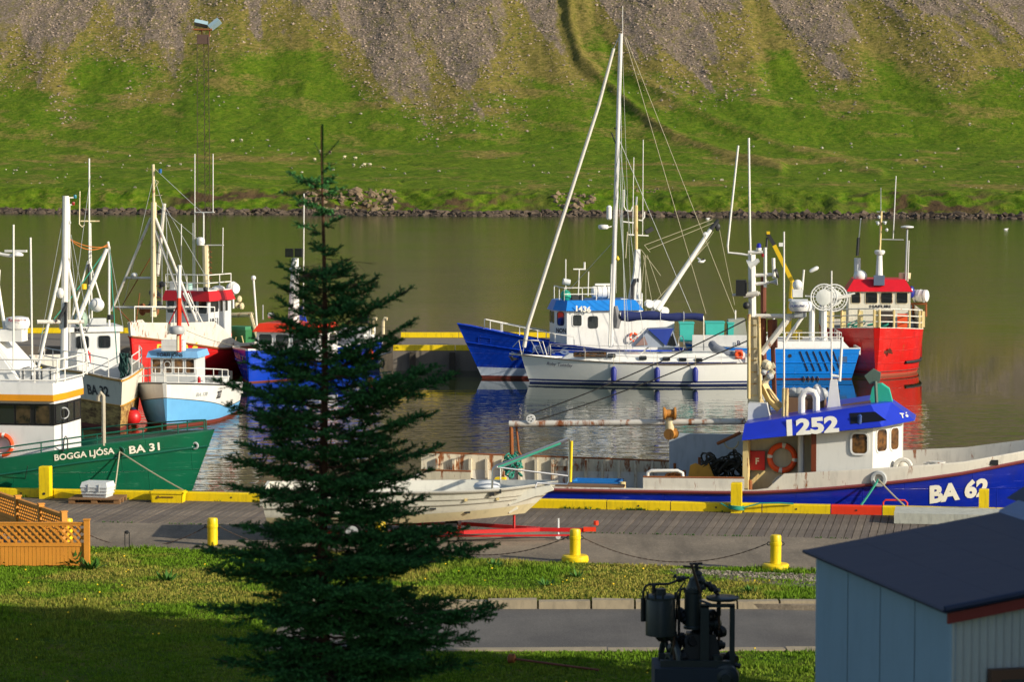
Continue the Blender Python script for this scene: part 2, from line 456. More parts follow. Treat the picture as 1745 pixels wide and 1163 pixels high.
def npmesh(name, V, Fq, mats, attrs=None, smooth=True, kind=None, label=None, cat=None):
    me = bpy.data.meshes.new(name); k = Fq.shape[1]
    me.vertices.add(len(V)); me.vertices.foreach_set('co', V.astype(np.float32).ravel())
    me.loops.add(Fq.size); me.loops.foreach_set('vertex_index', Fq.astype(np.int32).ravel())
    me.polygons.add(len(Fq)); me.polygons.foreach_set('loop_start', np.arange(0, Fq.size, k, dtype=np.int32))
    me.polygons.foreach_set('use_smooth', np.full(len(Fq), smooth))
    me.update(calc_edges=True)
    for n, a in (attrs or {}).items():
        if a.ndim == 1: at = me.attributes.new(n, 'FLOAT', 'POINT'); at.data.foreach_set('value', a.astype(np.float32))
        else: at = me.color_attributes.new(n, 'FLOAT_COLOR', 'POINT'); at.data.foreach_set('color', a.astype(np.float32).ravel())
    for m in (mats if isinstance(mats, (list, tuple)) else [mats]): me.materials.append(m)
    o = bpy.data.objects.new(name, me); COL.objects.link(o)
    if kind: o['kind'] = kind
    if label: o['label'] = label
    if cat: o['category'] = cat
    return o
# ================================================================ hillside across the fjord
PROF = np.array([(-40, -6), (-6, -1.6), (0, -.1), (3, .8), (9, 3.2), (13, 4.2), (45, 6.0), (85, 8.2), (120, 12.2), (165, 24), (230, 48), (330, 96), (520, 200), (760, 360), (900, 430), (1100, 450)], float)
def shore(X): return 472-.24*np.clip(X, -260, 260)+1.2*np.sin(X*.11)+.8*np.sin(X*.31+1)
def polydist(px, py, pts):
    best = np.full(px.shape, 1e9); sg = np.zeros(px.shape)
    for (ax, ay), (bx, by) in zip(pts, pts[1:]):
        dx, dy = bx-ax, by-ay; t = np.clip(((px-ax)*dx+(py-ay)*dy)/(dx*dx+dy*dy), 0, 1)
        d = np.hypot(px-ax-t*dx, py-ay-t*dy); c = ((px-ax)*dy-(py-ay)*dx) > 0
        sg = np.where(d < best, np.where(c, 1, -1), sg); best = np.minimum(best, d)
    return best, sg
TR1 = [(968, -30), (972, 40), (992, 100), (1030, 138), (1085, 190), (1150, 232), (1240, 262), (1330, 285)]
TR2 = [(1060, 118), (1130, 160), (1220, 205), (1340, 250), (1500, 292)]
TR3 = [(1010, -30), (1016, 50), (1050, 110)]
TR4 = [(1290, 0), (1296, 60), (1310, 140), (1350, 200)]
def hz(X, Y):
    e = Y-shore(X)
    z = np.interp(e, PROF[:, 0], PROF[:, 1])
    px, py = project(X, Y, z)
    k = np.clip((e-100)/80, 0, 1)
    gx = X+e*.12
    z = z+k*(fbm(gx/11, e/60, 5, 3)-.5)*2.0*np.clip(e/200, .5, 3)
    z = z+np.clip((e-10)/30, 0, 1)*(fbm(X/30, e/34, 4, 9)-.5)*1.7
    z = z+np.clip((e-1)/8, 0, 1)*((fbm(X/2.6, e/4.5, 3, 21)-.5)*.42+(fbm(X/7, e/9, 3, 22)-.5)*.5)
    bank = np.clip(e/4, 0, 1)*np.clip((16-e)/5, 0, 1)
    z = z+bank*(fbm(X/2.2, e/3, 4, 31)-.5)*1.7
    for tr, a, wd in ((TR1, .9, 8), (TR2, .5, 8), (TR3, -.3, 10), (TR4, -.35, 14)):
        d, sg = polydist(px, py, tr)
        z = z+a*np.exp(-(d/wd)**2)-(a*.22*np.exp(-((d-17)/8)**2)*(sg < 0)*np.clip((330-py)/150,0,1))
    z = z-.9*np.exp(-((e-33)/2.2)**2)*(X < -20)+.5*np.exp(-((e-30)/2)**2)*(X < -20)
    return z
def smst(x, a, b):
    t = np.clip((x-a)/(b-a), 0, 1); return t*t*(3-2*t)
SB = [(-400, 120), (0, 118), (70, 150), (120, 70), (205, 110), (268, 140), (300, 50), (500, 10), (545, 60), (610, 150), (680, 172), (800, 162), (850, 100), (868, 40), (905, 100), (950, 60), (962, -60), (1002, -60), (1012, 60), (1060, 130), (1180, 150), (1255, 60), (1275, -40), (1300, -40), (1318, 110), (1390, 135), (1440, 50), (1470, -20), (1490, 60), (1560, 110), (1640, 60), (1700, 130), (1800, 130), (2400, 150)]
def build_hill():
    xs = np.concatenate([np.linspace(-900, -125, 40)[:-1], np.linspace(-125, 115, 470), np.linspace(115, 900, 40)[1:]])
    es = np.concatenate([np.array([-40, -20, -8, -3]), np.linspace(-1, 18, 40), np.linspace(18.6, 265, 330), np.linspace(270, 1100, 50)])
    X, E = np.meshgrid(xs, es); Y = shore(X)+E; Z = hz(X, Y)
    V = np.stack([X, Y, Z], -1).reshape(-1, 3); nx = len(xs); ny = len(es)
    i = np.arange(nx*(ny-1)).reshape(ny-1, nx)[:, :-1].ravel(); Fq = np.stack([i, i+1, i+nx+1, i+nx], -1)
    px, py = project(X, Y, Z)
    lean = .22+.23*smst(px, 780, 960); xq = px-lean*np.maximum(py, -300)
    yb = np.interp(xq, [a for a, b in SB], [b for a, b in SB])
    n1 = fbm(X/5.5, E/16, 4, 5)-.5; n2 = fbm(X/16, E/45, 3, 6)-.5
    st = fbm((X+E*.15)/3.4, E/55, 4, 61)-.5; st2 = fbm((X+E*.2)/9, E/70, 3, 62)-.5
    v = yb-py+n1*90+n2*60+st*210+st2*150-8
    v = np.where(py < -60, v*.5+40, v)
    scree = smst(v, -45, 95)
    dry = smst(105-py+yb*.55+n2*160+n1*60, -60, 90)
    d1, s1 = polydist(px, py, TR1); d2, s2 = polydist(px, py, TR2); d3, _ = polydist(px, py, TR3)
    scree = scree*(1-np.exp(-(d1/22)**2))
    dry = np.maximum(dry*.9, .8*np.exp(-(d1/7)**2)); dry = np.maximum(dry, .55*np.exp(-(d2/8)**2))
    field = np.exp(-((py-272)/14)**2)*.5*fbm(X/20, E/12, 3, 8)+np.exp(-((py-315)/6)**2)*.4*(px > 900)
    dry = np.clip(np.maximum(dry, field)+.6*smst(fbm(X/11+E/30, E/9, 4, 12), .47, .70), 0, 1)
    dark = np.exp(-((d1-13)/6)**2)*(s1 < 0)*.35*np.clip((170-py)/60, 0, 1)*smst(fbm(X/4, E/6, 3, 77), .3, .6)+.8*np.exp(-((E-33)/1.6)**2)*(X < -20)*smst(fbm(X/6, E*0, 2, 4), .3, .6)
    earth = smst(fbm(X/3.0, E/2.2, 4, 15), .47, .60)*np.clip(E/3, 0, 1)*np.clip((15-E)/5, 0, 1)*smst(fbm(X/22, E*0+3, 2, 44)+.25*np.exp(-((X+30)/22)**2), .40, .62)
    cl = lambda a: np.clip(a, 0, 1).ravel()
    t = NT('hill_ground'); co = t.coord()
    def at(n): a = t.n('Attribute', attribute_name=n); return a.outputs['Fac']
    fine = t.noise(co, .9, 6, .7); mid = t.noise(co, .16, 5, .65); big = t.noise(co, .035, 4, .6)
    gr = t.mix(t.ramp(mid, [(.3, 0), (.7, 1)]), S(60, 92, 8), S(92, 116, 18))
    gr = t.mix(t.ramp(big, [(.35, 0), (.7, .75)]), gr, S(66, 102, 8))
    gr = t.mix(t.ramp(fine, [(.42, .0), (.72, .75)]), gr, S(120, 126, 40))
    gr = t.mix(t.ramp(fine, [(.2, .85), (.44, 0)]), gr, S(40, 54, 10))
    gr = t.mix(t.ramp(t.noise(co, .33, 4, .6), [(.58, 0), (.72, .7)]), gr, S(52, 78, 12))
    olive = t.mix(t.ramp(fine, [(.35, 0), (.65, 1)]), S(92, 88, 34), S(146, 128, 72))
    k = t.mix(t.ramp(t.mix(.6, at('dry'), fine), [(.42, 0), (.66, .9)]), gr, olive)
    vo = t.n('TexVoronoi'); vo.inputs['Scale'].default_value = 1.5; t.l(co, vo.inputs['Vector'])
    vo.inputs['Randomness'].default_value = 1
    sc_ = t.mix(t.ramp(t.noise(co, 2.2, 5, .8), [(.34, 0), (.66, 1)]), S(134, 118, 108), S(196, 176, 158))
    sc_ = t.mix(t.ramp(vo.outputs['Distance'], [(.0, .0), (.55, .8)]), sc_, S(96, 86, 68))
    sc_ = t.mix(t.ramp(t.noise(t.coord((.5, .2, .2)), 1, 6, .75), [(.5, 0), (.62, .75)]), sc_, S(118, 112, 54))
    sc_ = t.mix(t.ramp(t.noise(co, 1.7, 3, .6), [(.3, .8), (.42, 0)]), sc_, S(66, 58, 50))
    sp = t.mix(.6, at('scree'), t.mix(.5, t.noise(co, .75, 8, .85), t.noise(t.coord((.35, .12, .12)), 1, 4, .7)))
    k = t.mix(t.ramp(sp, [(.50, 0), (.60, 1)]), k, sc_)
    k = t.mix(at('earth'), k, S(84, 68, 46))
    k = t.mix(at('dark'), k, S(44, 58, 18))
    t.col(k); t.bump(t.mix(.5, fine, t.noise(co, .35, 4)), .9, .9)
    m = t.done(.95, 0, .1)
    npmesh('hillside', V, Fq, m, {'scree': cl(scree), 'dry': cl(dry), 'earth': cl(earth), 'dark': cl(dark)}, kind='structure')
    return
build_hill()
def rockverts(n=1, seed=0):
    r = np.random.default_rng(seed)
    base = np.array([(1, 0, 0), (-1, 0, 0), (0, 1, 0), (0, -1, 0), (0, 0, 1), (0, 0, -1), (.6, .6, .6), (-.6, .6, .5), (.6, -.6, .5), (-.6, -.6, .6), (.6, .6, -.6), (-.6, .6, -.5), (.6, -.6, -.5), (-.6, -.6, -.6)])
    return base
ROCKF = np.array([(4, 6, 7), (4, 7, 9), (4, 9, 8), (4, 8, 6), (0, 6, 8), (0, 8, 12), (0, 12, 10), (0, 10, 6), (1, 7, 11), (1, 11, 13), (1, 13, 9), (1, 9, 7), (2, 6, 10), (2, 10, 11), (2, 11, 7), (3, 8, 9), (3, 9, 13), (3, 13, 12), (3, 12, 8), (2, 7, 6)])
def rocks(name, P, size, mat, seed=1, squash=.7, kind='stuff', label=None, cat=None):
    r = np.random.default_rng(seed); n = len(P); b = rockverts()
    V = b[None]*size[:, None, None]*(1+r.uniform(-.35, .35, (n, 14, 1)))*r.uniform(.65, 1.25, (n, 1, 3))
    a = r.uniform(0, 6.28, n); c, s = np.cos(a), np.sin(a)
    x = V[..., 0]*c[:, None]-V[..., 1]*s[:, None]; y = V[..., 0]*s[:, None]+V[..., 1]*c[:, None]
    V = np.stack([x, y, V[..., 2]*squash], -1)+P[:, None, :]
    Fq = (ROCKF[None]+np.arange(n)[:, None, None]*14).reshape(-1, 3)
    tone = np.repeat(r.uniform(0, 1, n), 14)
    return npmesh(name, V.reshape(-1, 3), Fq, mat, {'tone': tone}, smooth=False, kind=kind, label=label, cat=cat)
def rockmat(name, lo, hi):
    t = NT(name); a = t.n('Attribute', attribute_name='tone'); co = t.coord()
    t.col(t.mix(t.mix(.4, a.outputs['Fac'], t.noise(co, 1.3, 5, .7)), lo, hi)); t.bump(t.noise(co, 4, 4), .5, .1); return t.done(.9, 0, .2)
RK_SHORE = rockmat('shore_rock', S(30, 26, 22), S(110, 96, 82)); RK_SCREE = rockmat('scree_rock', S(104, 92, 84), S(176, 158, 142)); RK_PALE = rockmat('pale_stone', S(100, 96, 84), S(190, 182, 160))
def scatter(n, x0, x1, e0, e1, seed, fn=None):
    r = np.random.default_rng(seed); X = r.uniform(x0, x1, n); E = r.uniform(e0, e1, n)
    if fn is not None: k = fn(X, E, r); X, E = X[k], E[k]
    Y = shore(X)+E; return X, Y, hz(X, Y)
X, Y, Z = scatter(2600, -100, 95, -1.2, 2.0, 3)
rocks('shore_rocks', np.stack([X, Y, np.clip(Z, -.3, 2)+.15], -1), np.random.default_rng(1).uniform(.2, .75, len(X))*np.random.default_rng(8).uniform(.8, 1.3, len(X)), RK_SHORE, label='dark boulders lining the far waterline', cat='rocks')
def keep_scree(X, E, r):
    Y = shore(X)+E; px, py = project(X, Y, hz(X, Y)); lean = .22+.23*smst(px, 780, 960)
    yb = np.interp(px-lean*py, [a for a, b in SB], [b for a, b in SB])+(fbm(X/5.5, E/16, 4, 5)-.5)*110+(fbm(X/16, E/45, 3, 6)-.5)*90
    d1, _ = polydist(px, py, TR1)
    return (yb-py > r.uniform(-70, 90, len(X))) & (d1 > 22) & (py > -20)
X, Y, Z = scatter(52000, -125, 120, 110, 260, 4, keep_scree)
rocks('scree_stones', np.stack([X, Y, Z+.05], -1), .11+.30*np.random.default_rng(2).power(.28, len(X)), RK_SCREE, label='loose grey stones of the scree above the meadow', cat='stones', seed=5)
X, Y, Z = scatter(300, -110, 105, 15, 175, 6)
rocks('scattered_stones', np.stack([X, Y, Z+.1], -1), .10+.26*np.random.default_rng(3).power(.4, len(X)), RK_PALE, label='pale stones strewn over the green slope', cat='stones', seed=7)
def outcrop(label, x0, x1, y0, y1, n, seed, mat=RK_SHORE, big=1.0):
    r = np.random.default_rng(seed); pts = []; E = np.linspace(0, 17, 60)
    for i in range(n):
        px = r.uniform(x0, x1); ty = r.uniform(y0, y1)
        X = (px-IW/2)/F*478; Y = shore(np.full(60, X))+E; Z = hz(np.full(60, X), Y); _, py = project(np.full(60, X), Y, Z)
        k = int(np.argmin(abs(py-ty))); pts.append((X, Y[k], Z[k]))
    P = np.array(pts)-np.array([0, 0, .22])
    rocks('rock_outcrop', P, r.uniform(.35, .95, n)*big, mat, seed=seed, squash=.85, kind='stuff', label=label, cat='outcrop')
outcrop('broken rock outcrop in the grassy bank behind the top of the spruce', 508, 672, 322, 364, 210, 51, rockmat('outcrop_rock', S(52, 44, 36), S(146, 126, 100)), .8)
outcrop('small pale rock outcrop in the bank left of the yacht mast', 944, 1012, 330, 354, 60, 52, MATS['outcrop_rock'], .85)
outcrop('low line of stones in the bank right of the yacht mast', 1082, 1150, 311, 328, 70, 53, MATS['outcrop_rock'], .5)
def sheep(px, py, i):
    E = np.linspace(14, 120, 400); X = (px-IW/2)/F*530; Y = shore(np.full(400, X))+E; Z = hz(np.full(400, X), Y); _, pp = project(np.full(400, X), Y, Z)
    k = int(np.argmin(abs(pp-py))); mb = MB()
    mb.ball((0, 0, .68), .38, (1.35, .8, .85), 10); mb.ball((.52, 0, .85), .15, (1.3, .8, 1), 8, 1)
    for a in (-.3, .3):
        for b in (-.14, .14): mb.tube([(a, b, .5), (a, b, 0)], .05, 5, 1)
    return mb, (X, Y[k], Z[k])
FLEECE = flat('fleece', S(190, 182, 150), .95); SFACE = flat('sheep_face', S(150, 140, 120), .9); FLEECED = flat('dark_fleece', S(58, 44, 36), .95)
SHP = [(510, 261, 0), (531, 263, 1), (510, 275, 0), (563, 271, 0), (585, 273, 0), (589, 285, 0), (608, 284, 0), (619, 284, 0), (328, 232, 0), (346, 233, 0)]
SHL = ['white sheep with a long fleece grazing just left of the spruce tip, above another', 'dark brown sheep grazing left of the spruce tip', 'lower white sheep grazing just left of the spruce tip', 'white sheep directly right of the spruce tip', 'white sheep alone further right and level with the spruce shoots', 'white sheep below the lone one, at the left end of a row of three', 'white sheep in the middle of a row of three', 'white sheep at the right end of a row of three', 'white sheep just left of the lattice tower', 'white sheep seen between the lattice tower legs']
for (px, py, dk), lb in zip(SHP, SHL):
    mb, P = sheep(px, py, 0); mb.v = [(a*.72, b*.72, c*.72) for a, b, c in mb.v]; solo('sheep', lb, 'sheep', mb, [FLEECED if dk else FLEECE, SFACE], P, random.uniform(0, 360), group='sheep grazing on the far slope')
# ================================================================ water
t = NT('fjord_water'); co = t.coord()
sep = t.n('SeparateXYZ'); t.l(co, sep.inputs[0])
t.b.inputs['Base Color'].default_value = (*S(34, 44, 16), 1); t.b.inputs['IOR'].default_value = 1.33
m1 = t.coord((1.0, 1.9, 1)); m2 = t.coord((.30, .8, 1)); m3 = t.coord((3.2, 5.0, 1)); m4 = t.coord((.045, .06, 1))
far = t.n('MapRange'); t.l(sep.outputs[1], far.inputs[0]); far.inputs[1].default_value = 150; far.inputs[2].default_value = 230; far.inputs[3].default_value = 0; far.inputs[4].default_value = 1
near = t.n('MapRange'); t.l(sep.outputs[1], near.inputs[0]); near.inputs[1].default_value = 131; near.inputs[2].default_value = 116; near.inputs[3].default_value = 0; near.inputs[4].default_value = 1
patch = t.ramp(t.noise(m4, 1, 3), [(.35, .35), (.65, 1)])
def mul(a, b):
    x = t.n('Math', operation='MULTIPLY')
    for i, v in ((0, a), (1, b)):
        if isinstance(v, (int, float)): x.inputs[i].default_value = v
        else: t.l(v, x.inputs[i])
    return x.outputs[0]
def addn(a, b):
    x = t.n('Math', operation='ADD'); t.l(a, x.inputs[0])
    if isinstance(b, (int, float)): x.inputs[1].default_value = b
    else: t.l(b, x.inputs[1])
    return x.outputs[0]
na = t.noise(m1, 1, 2, .5); nb = t.noise(m2, 1, 2, .5); nc = t.noise(m3, 1, 2, .5)
amp = addn(addn(mul(near.outputs[0], 1.9), mul(far.outputs[0], 1.3)), .07)
h = mul(addn(addn(mul(na, 1.0), mul(nb, .9)), mul(nc, .04)), mul(amp, patch))
bp = t.bump(h, 1.0, .030); RW = t.done(.02)
rr = t.n('MapRange'); t.l(sep.outputs[1], rr.inputs[0]); rr.inputs[1].default_value = 140; rr.inputs[2].default_value = 230; rr.inputs[3].default_value = .02; rr.inputs[4].default_value = .12; t.l(rr.outputs[0], t.b.inputs['Roughness'])
V = []; xs = np.linspace(-900, 900, 40); ys = np.array([40, 70, 100, 140, 200, 300, 500, 760])
X, Y = np.meshgrid(xs, ys); V = np.stack([X, Y, X*0], -1).reshape(-1, 3); i = np.arange(40*7).reshape(7, 40)[:, :-1].ravel()
npmesh('fjord_water', V, np.stack([i, i+1, i+41, i+40], -1), RW, kind='structure')
# ================================================================ quay
GZ = 1.90
U = Vector((.9866, -.1624, 0)); VV = Vector((-.1624, -.9866, 0)); Q0 = Vector((-13.6, 75.8, 0))
def Q(u, v, z=0): P = Q0+U*u+VV*v; return Vector((P.x, P.y, z))
def sheet(name, pts, z, mat, thick=.0, kind='structure'):
    mb = MB()
    if thick: mb.prism([(x, y, z-thick) for x, y in pts], (0, 0, thick))
    else: mb.add([(x, y, z) for x, y in pts], [tuple(range(len(pts)))])
    return solo(name, None, None, mb, mat, kind=kind, smooth=0)
def asphalt(name, lo, hi, crack=.3, stone=30, warm=None):
    t = NT(name); co = t.coord()
    k = t.mix(t.ramp(t.noise(co, .35, 5, .6), [(.35, 0), (.65, 1)]), lo, hi)
    k = t.mix(t.ramp(t.noise(co, stone, 2, .6), [(.3, .5), (.5, 0)]), k, tuple(x*.6 for x in lo))
    k = t.mix(t.ramp(t.noise(co, stone*.8, 2, .6), [(.55, 0), (.75, .5)]), k, tuple(min(1, x*1.7) for x in hi))
    st = t.coord((1.2, .12, 1), (0, 0, .16)); k = t.mix(t.ramp(t.noise(st, 1.3, 5, .65), [(.5, 0), (.7, crack)]), k, tuple(x*.55 for x in lo))
    t.col(k); t.bump(t.noise(co, stone, 3), .4, .01); return t.done(.9, 0, .25)
ASPH = asphalt('road_asphalt', S(84, 82, 80), S(106, 103, 98), .2)
APRON = asphalt('apron_asphalt', S(104, 96, 84), S(140, 128, 110), .5, 22)
def plankmat(i):
    t = NT('weathered_plank_%d' % i); co = t.coord((1, 1, 1)); st = t.coord((14, .7, 3))
    b = [S(122, 112, 100), S(114, 104, 94), S(130, 118, 104), S(118, 108, 98)][i]
    k = t.mix(t.ramp(t.noise(st, 1.5, 5, .7), [(.35, 0), (.65, 1)]), tuple(x*.7 for x in b), b)
    k = t.mix(t.ramp(t.noise(t.coord((1.4, .5, 1)), 1.0, 5, .7), [(.45, 0), (.62, .8)]), k, tuple(x*.5 for x in b))
    t.col(k); t.bump(t.noise(st, 3, 3), .4, .01); return t.done(.85, 0, .25)
PL = [plankmat(i) for i in range(4)]
quay = Thing('quay_deck', loc=Q(0, 0, 0), heading=math.degrees(math.atan2(U.y, U.x)), kind='structure')
# local: x along the edge, y = -v
mb = MB(); mb.box((15, -2.45, .9), (90, 4.9, 1.9)); quay.part('quay_base', mb, paint('quay_concrete', S(104, 98, 88), .85, dirt=.6), smooth=0)
PW = .19; x = -.5; meshes = []
for i in range(4):
    mb = MB(); mb.box((0, -2.375, .02), (PW-.018, 4.74, .045)); meshes.append(mb.data('plank', PL[i], 0))
n = 0
while x < 25.5:
    o = bpy.data.objects.new('plank', meshes[random.randrange(4)]); COL.objects.link(o); o.parent = quay.o
    o.location = (x, random.uniform(-.015, .015), 1.853+random.uniform(0, .006)); x += PW
mb = MB()
for k in range(-110, 0): mb.box((-.5-PW+k*PW+PW*.5, -2.375, 1.873), (PW-.018, 4.74, .045))
for k in range(0, 160): mb.box((x+k*PW, -2.375, 1.873), (PW-.018, 4.74, .045))
quay.part('plank_field', mb, PL[0], smooth=0, kind='stuff')
# yellow kerb beams
kb = Thing('quay_kerb', loc=Q(0, 0, GZ), heading=quay.h, kind='structure')
KH = .23
def kbeam(x0, x1, m=YEL, lift=.0, y=-.14):
    mb = MB(); h = KH/2; a = random.uniform(-.006, .006)
    b = .025; prof = [(-.12, lift), (.12, lift), (.12, KH-b), (.12-b, KH), (-.12+b, KH), (-.12, KH-b)]
    mb.prism([(x0, y+p[0]+a, p[1]) for p in prof], (x1-x0, 0, 0)); return kb.part('kerb_beam', mb, m, smooth=0)
segs = [-32, -27, -22, -16, -11, -6.2, -.35, 1.45, 4.25, 8.4, 12.0, 16.3, 17.95, 20.3, 22.05, 23.35, 26.2, 31, 36, 42, 50]
for a, b in zip(segs, segs[1:]): kbeam(a+.012, b-.012, REDO if (a == 22.05 or a == -6.2) else YEL)
mb = MB()
for a, b in zip(segs, segs[1:]): mb.cyl(((a+b)/2, -.262, .11), .025, .012, 8, (0, -1, 0))
kb.part('bolt_head', mb, DARK)
def qpx(px, py, v): # local x on the kerb from photo x
    return quay.p(px, py, -v)
# red ladder hoop on the kerb
lad = Thing('ladder_hoop', 'orange-red steel ladder hoop rising over the kerb beside the blue fishing boat', 'ladder', Q(0, 0, 0), quay.h)
a = lad.p(1505, 858, .02); b = lad.p(1546, 858, .02); c = lad.p(1546, 860, .02)
mb = MB(); mb.tube([(a.x, .02, 1.2), (a.x, .02, a.z+.02), (a.x+.06, .02, a.z+.08), (b.x-.06, .02, a.z+.08), (b.x, .02, a.z+.02), (b.x, .02, 1.2)], .022, 8)
lad.part('rail', mb, REDO)
for k in range(3):
    mb = MB(); mb.tube([(a.x, .02, 1.75-k*.28), (b.x, .02, 1.75-k*.28)], .018, 6); lad.part('rung', mb, REDO)
# square timber posts
def qpost(px, y0, y1, label, wpx, v=.14, chain=False):
    P = hit(px, y1, Q(0, v, 0), VV); s = F/(P.y); wd = wpx/s; z1 = P.z
    top = hit(px, y0, Q(0, v, 0), VV).z; zb = GZ+.0
    t_ = Thing('mooring_post', label, 'mooring post', (P.x, P.y, zb), quay.h, 'yellow square mooring posts on the kerb')
    mb = MB(); b = .018; h = top-zb; q = wd/2
    mb.prism([(-q, -q-.0, KH*0), (q, -q, 0), (q, q, 0), (-q, q, 0)], (0, 0, h-b)); mb.hexa([(-q, -q, h-b), (q, -q, h-b), (q, q, h-b), (-q, q, h-b), (-q+b, -q+b, h), (q-b, -q+b, h), (q-b, q-b, h), (-q+b, q-b, h)])
    t_.part('post', mb, YEL, smooth=0)
    mb = MB(); mb.cyl((0, -q-.001, .14), .035, .01, 12, (0, -1, 0)); t_.part('bolt', mb, DARK); return t_
qpost(78, 795, 838, 'yellow square post in front of the green hull', 18, .36)
PST = qpost(1255, 823, 871, 'yellow square post with green rope wound round it', 18, .36)
qpost(1676.5, 834, 873, 'yellow square post in front of the hull number of the blue boat', 17, .36)
qpost(853, 814, 846, 'short yellow post just behind the bow of the trailered white boat', 18, .36)
# concrete slab
mb = MB(); a = Q(23.1, 2.0, GZ); mb.box((0, 0, .13), (3.2, 1.35, .26), 0, R(quay.h))
solo('concrete_slab', 'pale weathered concrete slab lying on the quay by the shed roof', 'slab', mb, paint('old_concrete', S(176, 178, 166), .9, dirt=.8, streak=5, var=.2, bump=.4), (Q(25.3, 1.2, GZ)+Vector((0, 0, .005))), smooth=0)
# ================================================================ ground, apron, road, lawn
SOIL = asphalt('soil', S(70, 66, 48), S(92, 86, 60), .3, 12)
sheet('ground', [(-400, -120), (400, -120), (400, 20), (60, 60.5), (44, 68), (-70, 85), (-400, 120)], 1.62, SOIL)
q1 = Q(-40, 4.76); q2 = Q(60, 4.76)
sheet('apron', [(q1.x, q1.y), (-90, 60), (-9, 60), (9, 57), (60, 50), (q2.x, q2.y)], GZ-.002, APRON, .25)
LAWNM = None
def lawnmat():
    t = NT('lawn_soil'); co = t.coord()
    k = t.mix(t.ramp(t.noise(co, .5, 5, .65), [(.38, 0), (.62, 1)]), S(60, 84, 12), S(98, 110, 28))
    k = t.mix(t.ramp(t.noise(co, 1.1, 5, .7), [(.5, 0), (.68, .8)]), k, S(122, 104, 52))
    k = t.mix(t.ramp(t.noise(co, 9, 4, .7), [(.35, .5), (.55, 0)]), k, S(34, 54, 8))
    t.col(k); t.bump(t.noise(co, 12, 4), .8, .05); return t.done(.95, 0, .1)
LAWN = lawnmat()
def jag(pts, amp, step, seed):
    r = random.Random(seed); out = []
    for (x0, y0), (x1, y1) in zip(pts, pts[1:]):
        n = max(1, int(math.hypot(x1-x0, y1-y0)/step))
        for i in range(n): out.append((x0+(x1-x0)*i/n, y0+(y1-y0)*i/n+r.uniform(-amp, amp)))
    out.append(pts[-1]); return out
edge = jag([(-90, 71), (-14, 66.3), (-8, 65.5), (-3, 64.6), (0, 63.6), (3, 62.8), (5, 62.5), (9, 61.5)], .07, .25, 4)
sheet('lawn', edge+[(9, 57.9), (-4.6, 57.9), (-4.6, 40), (-90, 20)][:], GZ+.03, LAWN, .25)
sheet('lawn', [(-4.6, 52.05), (9.6, 52.05), (60, 46), (60, -90), (-60, -90), (-60, 30), (-4.6, 40.0)], GZ+.026, LAWN, .25)
sheet('verge', [(9, 61.5), (60, 53), (60, 52), (9, 57.9)], GZ+.024, LAWN, .25)
sheet('road', [(-4.6, 52.3), (-4.6, 57.7), (9, 57.7), (60, 52), (60, 46), (9.6, 52.3)], GZ-.11, ASPH, .12)
GRAV = rockmat('gravel', S(84, 78, 66), S(176, 168, 150))
sheet('gravel_verge', jag([(3.4, 62.4), (6, 61.6), (9.4, 61.15)], .05, .3, 5)+jag([(9.4, 58.7), (7, 58.9), (5.2, 60.3), (3.6, 61.5)], .12, .3, 6), GZ+.034, asphalt('gravel_ground', S(92, 84, 66), S(128, 118, 98), .3, 9))
sheet('apron_patch', [(5.9, 60.15), (9.4, 59.6), (9.4, 58.85), (7.2, 59.2)], GZ+.038, ASPH)
r_ = np.random.default_rng(8); n = 5000
P = np.stack([r_.uniform(3.6, 9.2, n), r_.uniform(58.2, 62.3, n), np.full(n, GZ+.045)], -1)
P = P[(P[:, 1] < 63.2-.27*P[:, 0]) & (P[:, 1] > 61.9-.45*(P[:, 0]-3))]
rocks('gravel', P, r_.uniform(.008, .03, len(P)), GRAV, label='loose grey gravel strewn between the lawn and the road', cat='gravel', seed=9)
CURB = paint('curb_concrete', S(150, 138, 114), .9, dirt=.7, streak=4, var=.22, bump=.5)
def curb(name, x0, x1, y0, y1, yw, seed, step=1.02):
    th = Thing(name, loc=(x0, y0, GZ-.12), kind='structure'); r = random.Random(seed); x = 0; L = x1-x0
    while x < L:
        w_ = min(step*r.uniform(.75, 1.2), L-x); yy = (y1-y0)*(x/L); mb = MB(); z = .175+r.uniform(-.015, .012)
        mb.box((x+w_/2, yy, z/2), (w_-r.uniform(.015, .05), yw, z), 0, r.uniform(-.02, .02)); 
        vs = mb.v; mb.v = [(a, b+(.03 if c > .05 and b < yy else 0), c+r.uniform(-.012, .012)*(c > .05)) for a, b, c in vs]
        th.part('curb_stone', mb, CURB, smooth=0); x += w_
curb('far_curb', -4.6, 9.2, 57.82, 57.8, .3, 3); curb('near_curb', -4.6, 9.6, 52.15, 52.15, .34, 5, 3.2)
# --- grass blades
def inlawn(x, y):
    up = np.interp(x, [-90, -14, -8, -3, 0, 3, 5, 9], [71, 66.3, 65.5, 64.6, 63.6, 62.8, 62.5, 61.5])+.03
    a = (y < up) & ((y > 58.0) | (x < -4.75)); b = (y < 51.95)
    g = (x > 3.6) & (y < 63.2-.27*x) & (y > 61.9-.45*(x-3)) & (y > 58.0)
    return (a | b) & ~(g & (np.random.default_rng(1).uniform(0, 1, x.shape) < .88))
n = 150000; r_ = np.random.default_rng(11)
y = 46+20.4*r_.uniform(0, 1, n)**.9; x = r_.uniform(-1, 1, n)*(.19*y)
nn = fbm(x*1.3, y*1.3, 3, 2); k = inlawn(x, y) & (r_.uniform(0, 1, n) < .35+nn); x, y, nn = x[k], y[k], nn[k]; n = len(x)
hh = r_.uniform(.02, .055, n)*(.6+1.1*nn)*np.where(fbm(x*.7, y*.7, 2, 5) > .62, 1.7, 1); hh *= np.where(y < 52, .8, 1)
